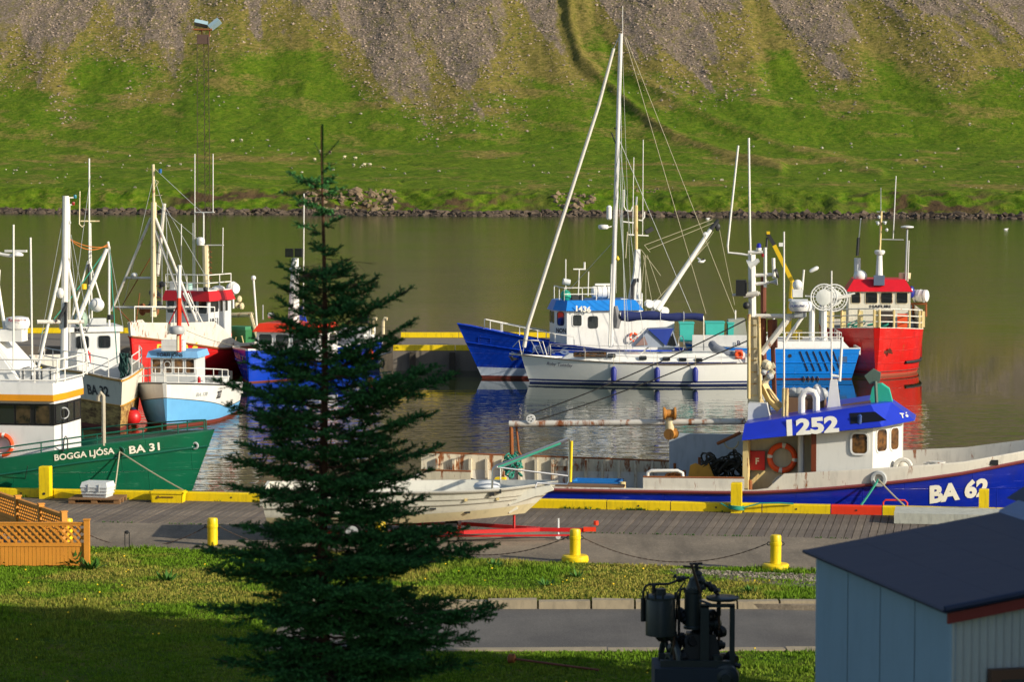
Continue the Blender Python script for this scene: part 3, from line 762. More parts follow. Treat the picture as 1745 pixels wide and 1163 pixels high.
V = np.zeros((n, 3, 3, 3)); 
for b in range(3):
    a = r_.uniform(0, 6.28, n); wv = r_.uniform(.008, .02, n); ox = x+r_.uniform(-.03, .03, n); oy = y+r_.uniform(-.03, .03, n)
    lx, ly = r_.uniform(-.5, .5, n)*hh, r_.uniform(-.5, .5, n)*hh
    V[:, b, 0] = np.stack([ox-np.cos(a)*wv, oy-np.sin(a)*wv, np.full(n, GZ+.02)], -1)
    V[:, b, 1] = np.stack([ox+np.cos(a)*wv, oy+np.sin(a)*wv, np.full(n, GZ+.02)], -1)
    V[:, b, 2] = np.stack([ox+lx, oy+ly, GZ+.03+hh*r_.uniform(.7, 1.2, n)], -1)
Fq = np.arange(n*9).reshape(-1, 3)
dryn = np.clip(smst(y, 53, 60)*.8+.2, 0, 1)[:, None]*np.clip(smst(fbm(x*.45, y*.6, 4, 7), .45, .62)*.9+(y > 62.5)*(x > -2)*.2, 0, 1)[:, None]*r_.uniform(.4, 1, n)[:, None]
c = np.array(S(90, 122, 20))*(1-dryn)+np.array(S(160, 142, 70))*dryn; c = c*r_.uniform(.65, 1.3, (n, 1))
C = np.concatenate([np.repeat(c, 9, 0), np.ones((n*9, 1))], 1)
t = NT('grass_blade'); a = t.n('VertexColor', layer_name='Col'); t.col(a.outputs[0]); GRB = t.done(.8, 0, .2)
npmesh('grass', V.reshape(-1, 3), Fq, GRB, {'Col': C}, smooth=False, kind='stuff', label='short green and straw coloured lawn grass', cat='grass')
n = 90; x = r_.uniform(-11, 8, n); y = r_.uniform(48, 65.3, n); k = inlawn(x, y); x, y = x[k], y[k]
mb = MB()
for a, b in zip(x, y): s_ = random.uniform(.014, .026); mb.lathe((a, b, GZ+random.uniform(.09, .16)), [(.3*s_, -.01), (s_, 0), (.5*s_, .008)], 6, (0, -.5, .8))
solo('dandelion_flowers', 'tiny yellow dandelion flowers dotted over the lawn', 'flowers', mb, flat('dandelion_yellow', S(236, 196, 20), .8), kind='stuff', smooth=0)
LEAF = flat('weed_leaf', S(58, 104, 26), .8)
def weed(px, py, label, s_=.3, nl=26, seed=1):
    P = onz(px, py, GZ+.03); r = random.Random(seed); mb = MB()
    for i in range(nl):
        a = r.uniform(0, 6.28); l = s_*r.uniform(.5, 1.1); e = r.uniform(.3, 1.3); w_ = l*.13
        d = Vector((math.cos(a)*math.cos(e), math.sin(a)*math.cos(e), math.sin(e))); sd_ = Vector((-math.sin(a), math.cos(a), 0))*w_
        b = Vector((math.cos(a), math.sin(a), 0))*r.uniform(0, .12); mb.add([b, b+d*l*.55+sd_, b+d*l, b+d*l*.55-sd_], [(0, 1, 2, 3)])
    solo('weed', label, 'weed', mb, LEAF, P, smooth=0)
weed(128, 965, 'leafy dark weed at the corner post of the lattice fence', .42, 60, 1); weed(155, 972, 'leafy weed right of the fence corner post', .34, 44, 2); weed(285, 992, 'broad leafy weed in the left lawn', .3, 30, 3)
weed(8, 965, 'weed at the foot of the lattice fence by the left edge', .3, 30, 4); weed(845, 968, 'low bushy weed at the lawn edge left of the middle bollard', .22, 50, 5); weed(985, 985, 'small weed on the lawn below the middle bollard', .2, 30, 6); weed(1278, 1012, 'lone green weed in the gravel', .2, 30, 7); weed(930, 1000, 'pale weed in the lawn above the road', .22, 24, 8)
# far pier
PIER = paint('pier_concrete', S(112, 104, 92), .85, dirt=.6, streak=2)
def pier(name, x0, x1, y0, y1, z):
    th = Thing(name, loc=(x0, y0, 0), kind='structure'); mb = MB(); mb.box(((x1-x0)/2, (y1-y0)/2, (z-.8)/2-.0), (x1-x0, y1-y0, z+.8)); th.part('deck_slab', mb, PIER, smooth=0)
    return th
p1_ = pier('pier', -6.0, 3.4, 143, 153.2, 1.0)
def pk(th, x0, x1, y, z, n):
    for i in range(n):
        mb = MB(); L = (x1-x0)/n; mb.box((x0+L*(i+.5), y, z+.16), (L-.03, .26, .28)); th.part('kerb_beam', mb, YEL, smooth=0)
pk(p1_, 0, 9.4, .15, 1.0, 3); pk(p1_, 0, 9.4, 10.0, 1.0, 3)
mb = MB()
for i in range(5): mb.box((1+i*2, -.2, .2), (.3, .3, 1.5))
p1_.part('fender_pile', mb, paint('tarred_timber', S(60, 54, 44), .9, dirt=.5), smooth=0)
p2_ = pier('pier', -36, -12.8, 146.5, 157, 1.0); pk(p2_, 0, 23.2, 10.3, 1.0, 6)

# weeds growing along the kerb foot and in the apron seam
mb = MB(); rr_ = random.Random(31)
def tuft(P, h_):
    for i in range(rr_.randint(5, 9)):
        a = rr_.uniform(0, 6.28); w_ = .012; e = Vector((math.cos(a)*h_*.5, math.sin(a)*h_*.5, h_*rr_.uniform(.5, 1))); b = Vector((-math.sin(a), math.cos(a), 0))*w_
        mb.add([P+b, P-b, P+e], [(0, 1, 2)])
for i in range(240):
    u_ = 8.4+rr_.uniform(0, 9)**1.0 if i % 3 else rr_.uniform(-2, 22)
    if vn(np.array([u_*1.7]), np.array([3.]), 5)[0] > .45: tuft(Q(u_, .27+rr_.uniform(0, .06), GZ), rr_.uniform(.04, .13))
for i in range(520):
    u_ = rr_.uniform(-2, 25)
    if vn(np.array([u_*.9]), np.array([8.]), 5)[0] > .5: tuft(Q(u_, 4.8+rr_.uniform(-.03, .05), GZ), rr_.uniform(.02, .06))
solo('seam_weeds', 'small green weeds growing along the yellow kerb and the seam of the plank deck', 'weeds', mb, LEAF, kind='stuff', smooth=0)
# ================================================================ boat helpers
def plan(th, name, pts, z0, z1, mat, top=None, parent=None, smooth=0):
    top = top or pts; n = len(pts); mb = MB()
    f = lambda z, p: z(p) if callable(z) else z
    vs = [(x, y, f(z0, (x, y))) for x, y in pts]+[(x, y, f(z1, (x, y))) for x, y in top]
    mb.add(vs, [tuple(range(n))[::-1], tuple(range(n, 2*n))]+[(i, (i+1) % n, (i+1) % n+n, i+n) for i in range(n)])
    return th.part(name, mb, mat, parent, smooth=smooth)
def grow(pts, d, dx=None):
    cx = sum(p[0] for p in pts)/len(pts); cy = sum(p[1] for p in pts)/len(pts)
    w_ = max(abs(p[0]-cx) for p in pts); h_ = max(abs(p[1]-cy) for p in pts); dx = d if dx is None else dx
    return [(cx+(x-cx)*(1+dx/w_), cy+(y-cy)*(1+d/h_)) for x, y in pts]
def facewin(th, A, B, z0, z1, fr, mat=None, pane=None, r=.06, rim=.03, parent=None):
    A = Vector((*A, 0)); B = Vector((*B, 0)); L = (B-A).length
    for a, b in fr:
        c = A+(B-A)*(a+b)/2; c.z = (z0+z1)/2
        window(th, c, B-A, (0, 0, 1), L*(b-a), z1-z0, min(r, L*(b-a)*.3), rim, mat, pane, parent, .02)
def zat(py, y): return CAMZ-math.tan(math.atan((py-IH/2)/F)+PITCH)*y
def boat(name, label, cat, bow, heading, L, **kw):
    """bow = world point of the waterline bow"""
    h = R(heading); d = Vector((math.cos(h), math.sin(h), 0)); return Thing(name, label, cat, Vector(bow)-d*L, heading, **kw)
def masts(th, segs, r, mat, t=0, pl='p', name='mast', r2=None, n=8, parent=None):
    for sg in segs:
        mb = MB(); fn = th.p if pl == 'p' else th.q
        mb.tube([fn(a[0], a[1], a[2] if len(a) > 2 else t) for a in sg], r, n, 0, r2); o = th.part(name, mb, mat, parent)
    return o
def cable(label, A, B, sag=0, r=.014, mat=None, cat='rope', name='mooring_rope', n=14, group=None):
    A = Vector(A); B = Vector(B); pts = [(A+(B-A)*i/n)-Vector((0, 0, sag*4*(i/n)*(1-i/n))) for i in range(n+1)]
    mb = MB(); o = A.copy(); mb.tube([p-o for p in pts], r, 5); return solo(name, label, cat, mb, mat or ROPE, o, group=group)
PORTHOLE = DARK
def porthole(th, P, nrm, r, mat=None):
    mb = MB(); mb.torus(P, r, .02, nrm, 16, 6); o = th.part('porthole', mb, mat or GREYP); mb = MB(); mb.cyl(P, r, .01, 14, nrm); th.part('pane', mb, GLASS, o)
GLASSD = curtain('window_glass_dim', S(84, 70, 52))
# ================================================================ A: green boat at the left
BD = Vector((.9868, -.1616, 0))
bA = boat('fishing_boat', 'green hulled fishing boat with black window band and orange roof stripe, moored at the left', 'fishing boat', Vector((-8.2, 77.0, 0))-BD*1.25, -9.3, 12.2, group='fishing boats in the harbour')
hA = Hull(12.2, 4.3, [(0, 2.4), (.4, 2.5), (.62, 2.85), (.78, 3.2), (.9, 3.38), (1, 3.56)], rake=1.35, taper=.5, n=2.1, p=.9, bow_w=.02)
hA.build(bA, [(lambda q: -.6, 1), (lambda q: .25, 0), (lambda q: hA.zr(q), 0)], [GREEN, ANTI], bul=GREEND, bh=.55, cap=[(lambda q: hA.zr(q)-.42, .03)], capm=GREEND)
sp_ = [Vector(hA.pt(q, hA.zr(q), -1, .04)) for q in [.30, .45, .6, .7, .8, .88, .94, .985]]
rail_run(bA, sp_, .30, (1.0, .5), GREEND, .022)
sp2 = [Vector(hA.pt(q, hA.zr(q), 1, .04)) for q in [.5, .6, .7, .8, .88, .94, .985]]
rail_run(bA, sp2, .30, (1.0,), GREEND, .022)
text_px(bA, 'BOGGA LJÓSA', (85, 788.5), (178, 779.5), 10.5, -2.1, TEXTW, hull=hA)
text_px(bA, 'BA 31', (208, 778.5), (254, 774), 13, -1.7, TEXTW, hull=hA)
P = bA.p(193, 774, -1.7); mb = MB(); mb.torus((P.x, -hA.hbxz(P.x, P.z)-.01, P.z), .13, .03, (0, 1, 0), 16, 6); bA.part('fairlead', mb, GREEND)
P = bA.p(322, 764, -.8); mb = MB(); mb.torus((P.x, -hA.hbxz(P.x, P.z)-.01, P.z), .08, .03, (0, 1, 0), 14, 6); bA.part('hawse_pipe', mb, GREYP)
ty = -1.3; x1 = bA.p(92, 700, ty).x; x2 = x1+.1
pl = [(x1-5.5, ty), (x1, ty), (x2, -.55), (x2, .7), (x1-.12, -ty+.0), (x1-5.5, -ty)]
yy = 76.2; zw0, zw1, zs0, zs1, zr1 = zat(727, yy), zat(690, yy), zat(686, yy-.3), zat(675, yy-.3), zat(655, yy-.3)
plan(bA, 'wheelhouse', pl, 2.0, zs0+.01, WHITE)
plan(bA, 'window_band', grow(pl, .012, .012), zw0, zw1, flat('black_band', (.012, .012, .014), .25))
g2 = grow(pl, .22, .1); plan(bA, 'roof_stripe', g2, zs0, zs1, paint('orange_stripe', S(226, 150, 22), .4)); plan(bA, 'roof_visor', g2, zs1, zr1, WHITE, top=grow(pl, .16, .05))
gp = grow(pl, .012, .012)
for a, b in ((95, 178), (210, 290)):
    u0 = bA.p(a/3.42, 708, gp[1][1]).x; u1 = bA.p(b/3.42, 708, gp[1][1]).x
    window(bA, ((u0+u1)/2, gp[1][1]-.004, (zw0+zw1)/2), (1, 0, 0), (0, 0, 1), u1-u0, (zw1-zw0)*.82,   .04, .012, BLACK, GLASSD, None, .012)
u0 = bA.p(0, 708, gp[1][1]).x; window(bA, (u0-.2, gp[1][1]-.004, (zw0+zw1)/2), (1, 0, 0), (0, 0, 1), 1.2, (zw1-zw0)*.82, .04, .012, BLACK, GLASS, None, .012)
facewin(bA, gp[1], gp[2], zw0+.06, zw1-.06, [(.12, .88)], BLACK, GLASS, .04, .012); facewin(bA, gp[2], gp[3], zw0+.06, zw1-.06, [(.06, .46), (.54, .94)], BLACK, GLASS, .04, .012)
mb = MB(); c = (Vector((*gp[1], 0))*.27+Vector((*gp[2], 0))*.73); c.z = (zw0+zw1)/2; nn_ = Vector((.7, -.7, 0)); mb.torus(c+nn_*.04, .15, .018, nn_, 16, 5); bA.part('clear_view_screen', mb, GREYP)
roofp = [(x1-5, ty-.1), (x1-1.6, ty-.1), (x1-.5, ty-.1), (x1+.1, ty), (x2+.05, -.8), (x2+.05, .8), (x1, 1.6)]
rail_run(bA, [(x, y, zr1) for x, y in roofp], .62, (1, .55, .1), WHITEM, .022)
plan(bA, 'upper_house', [(x1-5, -1.1), (x1-1.05, -1.1), (x1-1.05, 1.1), (x1-5, 1.1)], zr1, zr1+1.25, WHITE, top=[(x1-5, -.8), (x1-2.1, -.8), (x1-2.1, .8), (x1-5, .8)])
# radar with lettering and masts
P = bA.p(30, 560, 0); radome(bA, (P.x, 0, P.z), .68, .33)
plan(bA, 'radar_pedestal', [(P.x-.75, -.25), (P.x+.2, -.25), (P.x+.2, .25), (P.x-.75, .25)], P.z-.35, P.z-.02, WHITE)
text_px(bA, 'Raymarine', (15, 548), (45, 547.5), 5, -.36, flat('radar_red_lettering', S(150, 30, 40), .5), off=.02, name='radar_lettering')
masts(bA, [[(23, 645), (23, 383)], [(55, 640), (52, 405)]], .028, WHITEM, -.9, name='antenna', n=6)
masts(bA, [[(-6, 432), (18, 436), (30, 434)]], .05, WHITEM, .2); masts(bA, [[(-8, 560), (-2, 460)], [(8, 560), (-6, 470)], [(-4, 560), (-8, 480)]], .05, WHITEM, .3, name='mast_leg')
P = bA.p(27, 428, .2); mb = MB(); mb.box(P, (.62, .1, .06)); mb.lathe(P-Vector((-.05, 0, .14)), [(.15, 0), (.17, .03), (.13, .09), (.05, .12)], 12); bA.part('scanner', mb, WHITE)
# hose rack loop and vent on deck
mb = MB(); P = bA.p(177, 760, -1.3); mb.tube([(P.x, -1.3, P.z), (P.x, -1.3, bA.p(177, 675, -1.3).z), (P.x-.06, -1.3, bA.p(177, 670, -1.3).z), (P.x-.13, -1.3, bA.p(177, 676, -1.3).z), (P.x-.14, -1.3, bA.p(177, 684, -1.3).z)], .055, 8); bA.part('vent_pipe', mb, paint('vent_pipe_paint', S(176, 168, 148), .5, rust=.2))
masts(bA, [[(108, 770), (109, 748), (112, 744), (115, 748), (115, 768)]], .018, DARK, -1.75, name='handrail', n=6)
for (a, b, l) in ((155, 650, 'left white plastic case on the roof of the green boat'), (186, 652, 'right white plastic case on the roof of the green boat')):
    P = bA.loc+bA.M@bA.p(a/1.0*.3+12 if False else (52 if a == 155 else 84), 655, -.6); P.z = zr1+.0
    t_ = Thing('liferaft_case', l, 'life raft', P, -9.3, 'white cases on the roof of the green boat'); mb = MB()
    mb.box((0, 0, .18), (.42, .5, .30)); mb.box((0, 0, .20), (.44, .52, .04)); t_.part('case', mb, WHITE); mb = MB(); mb.box((-.12, 0, .19), (.03, .53, .32)); mb.box((.12, 0, .19), (.03, .53, .32)); mb.box((0, 0, .02), (.4, .4, .04)); t_.part('strap', mb, DARK)
P = bA.loc+bA.M@bA.p(4, 759, ty-.1); life_ring('orange life ring on the white wheelhouse wall at the left edge', P, (.16, .987, 0), .27, .065)
P = bA.loc+bA.M@bA.p(66, 616, .8); mb = MB(); mb.cyl((0, 0, 0), .09, .24, 12); solo('yellow_buoy', 'small yellow canister standing behind the roof railing of the green boat', 'canister', mb, YEL, (P.x, P.y, zr1))
# mooring lines of A
P = bA.loc+bA.M@Vector((bA.p(193, 774, -1.7).x, -hA.hbxz(bA.p(193, 774, -1.7).x, 2.9)-.03, bA.p(193, 774, -1.7).z))
cable('pale mooring rope from the green bow running right to the kerb', P, Q(5.05, .12, GZ+KH), .03, .02)
cable('pale mooring rope from the green bow running left behind the white box', P, Q(3.1, .12, GZ+KH), .02, .02)
cable('thin dark line from the green hull down to the kerb by the left edge', bA.loc+bA.M@bA.p(47, 795, -2.2), onz(40, 829, GZ+.2), .02, .01, ROPED)
# ================================================================ B: BA 32, weathered wooden hull
WOODH = NT('weathered_wood_hull'); v = WOODH.coord((1.2, 1.2, 3.5))
WOODH.col(WOODH.mix(WOODH.ramp(WOODH.noise(v, 1.6, 7, .75), [(.4, 0), (.6, 1)]), S(96, 64, 30), S(196, 160, 92))); WOODH.bump(WOODH.noise(v, 3, 4), .3, .02); WOODH = WOODH.done(.7)
wlB = onz(205, 736, 0)
bB = boat('fishing_boat', 'old white fishing boat with bare brown lower planking, left of the pale blue boat', 'fishing boat', wlB, -72, 12, group='fishing boats in the harbour')
hB = Hull(12, 4.2, [(0, 2.2), (.5, 2.2), (.8, 2.25), (.9, 2.15), (1, 2.08)], rake=.55, taper=.3, n=2.2, kw=.88, nw=2.0, taperw=.3, p=.7)
hB.build(bB, [(lambda q: -.5, 1), (lambda q: .16, 2), (lambda q: hB.zr(q)*.50, 0), (lambda q: hB.zr(q), 0)], [paint('ivory_hull', S(222, 214, 196), .5, rust=.18, dirt=.4), ANTI, WOODH], bul=WHITER, bh=.6, cap=[(lambda q: hB.zr(q)-.03, .04), (lambda q: hB.zr(q)*.5, .03)], capm=paint('ochre_rail', S(196, 140, 40), .5))
def hull_text_q(th, hull, s_, xq0, z0, length, hgt, side, mat):
    # along the hull: runs towards the bow (dirn=+1) or away
    d = 1 if side < 0 else -1
    return text_fn(th, s_, lambda u, v: Vector((xq0+d*u*length, side*(hull.hbxz(xq0+d*u*length, z0+v*hgt)+.02), z0+v*hgt)), mat)
def x_at_px(th, hull, side, z, px):
    best = None
    for i in range(300):
        x = hull.L*i/300; P = th.loc+th.M@Vector((x, side*hull.hbxz(x, z), z)); q = project(P.x, P.y, P.z)[0]
        if best is None or abs(q-px) < best[0]: best = (abs(q-px), x)
    return best[1]
xa_, xb_ = x_at_px(bB, hB, -1, 1.45, 150), x_at_px(bB, hB, -1, 1.45, 187); text_fn(bB, 'BA 32', lambda u, v: Vector((xa_+(xb_-xa_)*u, -(hB.hbxz(xa_+(xb_-xa_)*u, 1.38+.38*v)+.02), 1.38+.38*v)), TEXTK, bold=.03)
# house
plB = [(3.2, -1.2), (5.4, -1.2), (5.4, 1.15), (3.2, 1.15)]
yB = (bB.loc+bB.M@Vector((5.4, 0, 0))).y
ofs = bB.q(164, 590, 5.4).y
plB = [(3.2, ofs-1.05), (5.4, ofs-1.05), (5.4, ofs+1.0), (3.2, ofs+1.0)]
zt = zat(557, yB); plan(bB, 'wheelhouse', plB, .9, zt-.22, WHITE); plan(bB, 'roof', grow(plB, .12), zt-.22, zt, WHITE)
facewin(bB, plB[1], plB[2], zat(594, yB), zat(573, yB), [(.1, .36), (.55, .80)], GREYP, GLASS, .1)
text_fn(bB, 'MIR', lambda u, v: Vector((5.53, ofs-.92+u*.55, zt-.2+v*.15)), TEXTK)
masts(bB, [[(109, 655), (112, 334)]], .16, WHITEM, 8.0, 'q', r2=.13, n=10)
masts(bB, [[(62, 640), (108, 438)], [(152, 625), (113, 438)]], .065, WHITEM, 8.0, 'q', 'mast_leg'); masts(bB, [[(63, 549), (143, 549)]], .09, WHITER, 8.0, 'q', 'cross_beam')
masts(bB, [[(118, 336), (118, 440)], [(119, 350), (119, 600)]], .02, WHITEM, 8.0, 'q', 'ladder_rail', n=5)
masts(bB, [[(112, 337), (127, 337)], [(112, 349), (124, 349)], [(108, 380), (121, 380)]], .025, WHITEM, 8.0, 'q', 'lamp_bracket', n=5)
for a, b, m in ((128, 335, flat('lamp_teal', S(40, 120, 140), .3)), (125, 347, flat('lamp_red', S(140, 20, 20), .3)), (109, 383, GREYP), (118, 379, GREYP)):
    P = bB.q(a, b, 8.0); mb = MB(); mb.lathe(P, [(.05, -.07), (.07, 0), (.05, .07)], 8); bB.part('lamp', mb, m)
mb = MB(); P = bB.q(103, 500, 8); mb.ball(P, .18, (1, 1, 1.3), 10); bB.part('winch_head', mb, WHITEM)
masts(bB, [[(100, 545), (113, 520)], [(112, 558), (113, 515)]], .07, DARK, 8.2, 'q', 'hydraulic_ram')
masts(bB, [[(152, 560), (152, 270)], [(157, 560), (154, 380)]], .035, WHITEM, 4.6, 'q', 'antenna_mast', n=6)
masts(bB, [[(137, 377), (170, 377)], [(136, 326), (135, 382), (140, 387), (144, 383)]], .03, CREAM, 4.6, 'q', 'spreader', n=5)
masts(bB, [[(130, 552), (182, 424)]], .11, WHITEM, 7.0, 'q', 'boom', .08); masts(bB, [[(186, 420), (186, 555)], [(184, 412), (186, 424)]], .05, WHITEM, 5.0, 'q', 'post')
masts(bB, [[(150, 445), (122, 545)], [(152, 445), (172, 512)]], .035, WHITEM, 4.8, 'q', 'mast_leg'); masts(bB, [[(151, 450), (152, 485)]], .05, DARK, 4.9, 'q', 'exhaust')
P = bB.q(142, 493, 4.9); mb = MB(); mb.cyl(P, .14, .22, 12); bB.part('brass_lamp', mb, YELC)
P = bB.q(165, 520, 5.2); mb = MB(); mb.ball(P, .32, (1, 1, .92), 16); bB.part('radar_dome', mb, WHITE)
mb = MB(); P = bB.q(138, 545, 5.3); mb.ball(P, .38, (1, .8, 1), 12); bB.part('tank', mb, paint('pale_green_tank', S(140, 164, 146), .5))
P = bB.q(166, 548, 5.4); mb = MB(); mb.box(P, (.3, .7, .26)); bB.part('equipment_box', mb, LGREY)
P = bB.q(188, 545, 5.4); mb = MB(); mb.cyl(P, .13, .2, 10); bB.part('lantern', mb, BLACK)
for i, s_ in enumerate((.06, -.03)):
    A = bB.loc+bB.M@bB.q(118, 407, 8); B_ = bB.loc+bB.M@bB.q(184, 416+i*4, 5); cable('orange rope slung from mast top to boom head, strand %s' % ('upper' if i else 'lower'), A, B_, .22+s_*2, .018, ROPEO, name='slung_rope')
for a, b, lb in (((187, 425), (200, 620), 'outer green net rope hanging from the boom head'), ((181, 425), (70, 570), 'green net rope running down left from the boom head')):
    cable(lb, bB.loc+bB.M@bB.q(a[0], a[1], 5.2), bB.loc+bB.M@bB.q(b[0], b[1], 7.5), .1, .022, ROPEG, name='net_rope')
mb = MB()
for i in range(14): mb.tube([(random.uniform(-.18, .18), random.uniform(-.15, .15), 1.1), (random.uniform(-.3, .3), random.uniform(-.2, .2), .5), (random.uniform(-.22, .22), random.uniform(-.2, .2), 0)], .04, 5)
P = bB.loc+bB.M@bB.q(211, 632, 9.5); solo('hung_net', 'dark green bundle of netting hanging by the bow of the white boat', 'net', mb, paint('dark_net', S(24, 62, 58), .9), P-Vector((0, 0, .4)))
rail_run(bB, [Vector(hB.pt(q, hB.zr(q), -1, .05)) for q in (.45, .55, .65, .75, .85, .93)], .75, (1, .55), WHITEM, .022)
rail_run(bB, [Vector(hB.pt(q, hB.zr(q), 1, .05)) for q in (.45, .6, .75, .88)], .75, (1, .55), WHITEM, .022)
t_ = Thing('deck_winch', 'white deck winch in front of the wheelhouse of the old white boat', 'winch', bB.loc+bB.M@Vector((7.0, ofs-.2, 1.1)), -75); mb = MB(); mb.lathe((0, -.5, .35), [(.32, 0), (.32, .04), (.2, .08), (.2, .8), (.32, .84), (.32, .9)], 16, (0, 1, 0)); t_.part('drum', mb, LGREY); mb = MB(); mb.box((0, -.52, .2), (.4, .06, .4)); mb.box((0, .44, .2), (.4, .06, .4)); t_.part('bracket', mb, WHITER)
P = bB.loc+bB.M@bB.q(150, 612, 7.6); mb = MB(); mb.cyl((0, 0, 0), .11, .45, 12); mb.cyl((0, 0, .45), .05, .08, 8); solo('fire_extinguisher', 'red cylinder on the deck of the old white boat', 'cylinder', mb, RED, P-Vector((0, 0, .2)))
P = onz(227, 728, .05); t_ = Thing('fender_ball', 'round red fender ball between the white boat and the pale blue boat', 'fender', (P.x, P.y, .05)); mb = MB(); mb.ball((0, 0, .38), .32, (1, 1, 1.05), 18); t_.part('ball', mb, paint('fender_red', S(200, 28, 30), .4)); mb = MB(); mb.lathe((0, 0, .66), [(.12, 0), (.14, .06), (.05, .14)], 12); t_.part('neck', mb, flat('fender_blue_cap', S(20, 26, 60), .5))
cable('line holding up the red fender ball', (P.x, P.y, .78), bB.loc+bB.M@bB.q(217, 655, 11), 0, .012, ROPE)
# ================================================================ C: red and white boat
bC = boat('fishing_boat', 'red hulled boat with white bulwark and tall white masts behind the pale blue boat', 'fishing boat', onz(229, 651, 0), -115, 12.5, group='fishing boats in the harbour')
hC = Hull(12.5, 4.8, [(0, 1.5), (.50, 1.5), (.58, 1.6), (.62, 2.7), (.8, 2.72), (1, 2.85)], rake=.45, taper=.45, n=2.2, kw=.9, nw=1.9, p=.7, bow_w=.03)
def zwhite(q): return min(hC.zr(q)-.02, 1.35+.85*max(0, (q-.62)/.38))
hC.build(bC, [(lambda q: -.5, 0), (lambda q: .6, 0), (zwhite, 1), (lambda q: hC.zr(q), 1)], [REDH, WHITER], bul=WHITER, bh=.5, cap=[(zwhite, .05)], capm=RUSTY, deckz=lambda q: 1.1 if q < .6 else 2.2)
hull_text_q(bC, hC, 'PX BA 4', 11.6, 1.35, 2.2, .42, 1, TEXTY)
yC = 139.5; ch = 1.22; px_ = bC.p(355, 530, ch).x; plC = [(px_-2.2, -ch), (px_, -ch), (px_, ch), (px_-2.2, ch)]
yC = (bC.loc+bC.M@Vector((px_, 0, 0))).y
plan(bC, 'wheelhouse', plC, 1.0, zat(513, yC), LGREY)
plan(bC, 'roof', grow(plC, .17), zat(513, yC), zat(496, yC), RED, top=grow(plC, .02)); plan(bC, 'roof_deck', grow(plC, -.02), zat(496, yC), zat(496, yC)+.04, WHITE)
facewin(bC, plC[1], plC[2], zat(534, yC), zat(512.5, yC), [(.03, .2), (.25, .45), (.5, .72), (.77, .97)], WHITE, GLASS, .07)
facewin(bC, plC[2], plC[3], zat(532, yC), zat(513, yC), [(.08, .42), (.5, .62), (.72, .84)], WHITE, GLASS, .05)
text_fn(bC, '1951', lambda u, v: Vector((px_-.15-u*.75, ch+.02, zat(553, yC)+v*.3)), TEXTK)
zr_ = zat(496, yC); rail_run(bC, [(x, y, zr_) for x, y in ((px_-2.2, ch), (px_-1.1, ch), (px_, ch), (px_, .6), (px_, 0), (px_, -.6), (px_, -ch))], .8, (1, .5), WHITEM, .028)
masts(bC, [[(262, 540), (262, 345)]], .16, paint('mast_yellowed', S(224, 210, 170), .5, rust=.35), 11.2, 'q', r2=.13, n=10); masts(bC, [[(262, 345), (261, 280)]], .07, CREAM, 11.2, 'q', 'topmast')
masts(bC, [[(190, 530), (257, 372)], [(335, 548), (265, 372)], [(322, 548), (262, 385)]], .07, WHITER, 11.2, 'q', 'mast_leg'); masts(bC, [[(217, 474), (262, 474)], [(196, 524), (330, 526)]], .06, WHITER, 11.2, 'q', 'cross_beam')
masts(bC, [[(268, 470), (280, 347)]], .11, WHITER, 9.5, 'q', 'boom', .09); masts(bC, [[(283, 362), (286, 490)], [(276, 420), (276, 520)]], .02, GREYP, 9.5, 'q', 'stay_wire', n=5)
masts(bC, [[(262, 430), (209, 520)]], .025, RUSTY, 11.0, 'q', 'stay_wire', n=5)
for k in range(7): masts(bC, [[(266, 392+k*19), (272, 393+k*19)]], .02, RUSTY, 11.2, 'q', 'ladder_rung', n=5)
masts(bC, [[(266, 307), (270, 310), (265, 318)], [(262, 333), (276, 333)]], .02, CREAM, 11.2, 'q', 'lamp_bracket', n=5)
P = bC.q(229, 469, 11.2); mb = MB(); mb.ball(P, .14, (1, 1.2, .9), 10); bC.part('floodlight', mb, WHITE)
P = bC.q(273, 295, 11.2); mb = MB(); mb.cyl(P, .08, .2, 10); bC.part('blue_lantern', mb, flat('lamp_blue', S(20, 90, 150), .4))
masts(bC, [[(352, 490), (350, 418)]], .17, CREAM, px_-1.4, 'q', 'exhaust_stack', n=10); masts(bC, [[(347, 415), (347, 362)]], .04, WHITEM, px_-1.4, 'q', 'antenna_mast', n=6); masts(bC, [[(332, 362), (365, 362)], [(352, 418), (381, 418)]], .03, WHITEM, px_-1.4, 'q', 'spreader', n=5)
masts(bC, [[(332, 495), (332, 262)], [(363, 362), (363, 262)], [(379, 465), (380, 388)], [(329, 492), (329, 380)], [(309, 500), (309, 382)]], .026, WHITEM, px_-1.4, 'q', 'antenna', n=6)
P = bC.q(342, 418, px_-1.4); radome(bC, P, .42, .4, WHITE); 
for k in range(6): masts(bC, [[(356, 428+k*9), (361, 430+k*9)]], .025, RUSTY, px_-1.4, 'q', 'ladder_rung', n=5)
P = bC.q(322, 495, px_-.6); mb = MB(); mb.cyl(P, .17, .34, 12); bC.part('roof_canister', mb, paint('pale_teal', S(150, 190, 180), .5)); P = bC.q(372, 492, px_-1.2); mb = MB(); mb.ball(P, .32, (1.2, 1, .5), 12); bC.part('roof_dome', mb, WHITE)
P = bC.q(296, 488, px_-.6); mb = MB(); mb.box(P, (.3, .3, .5)); bC.part('searchlight', mb, WHITEM); P = bC.q(350, 493, px_+.1); mb = MB(); mb.ball(P, .12, n=10); bC.part('horn', mb, BLACK)
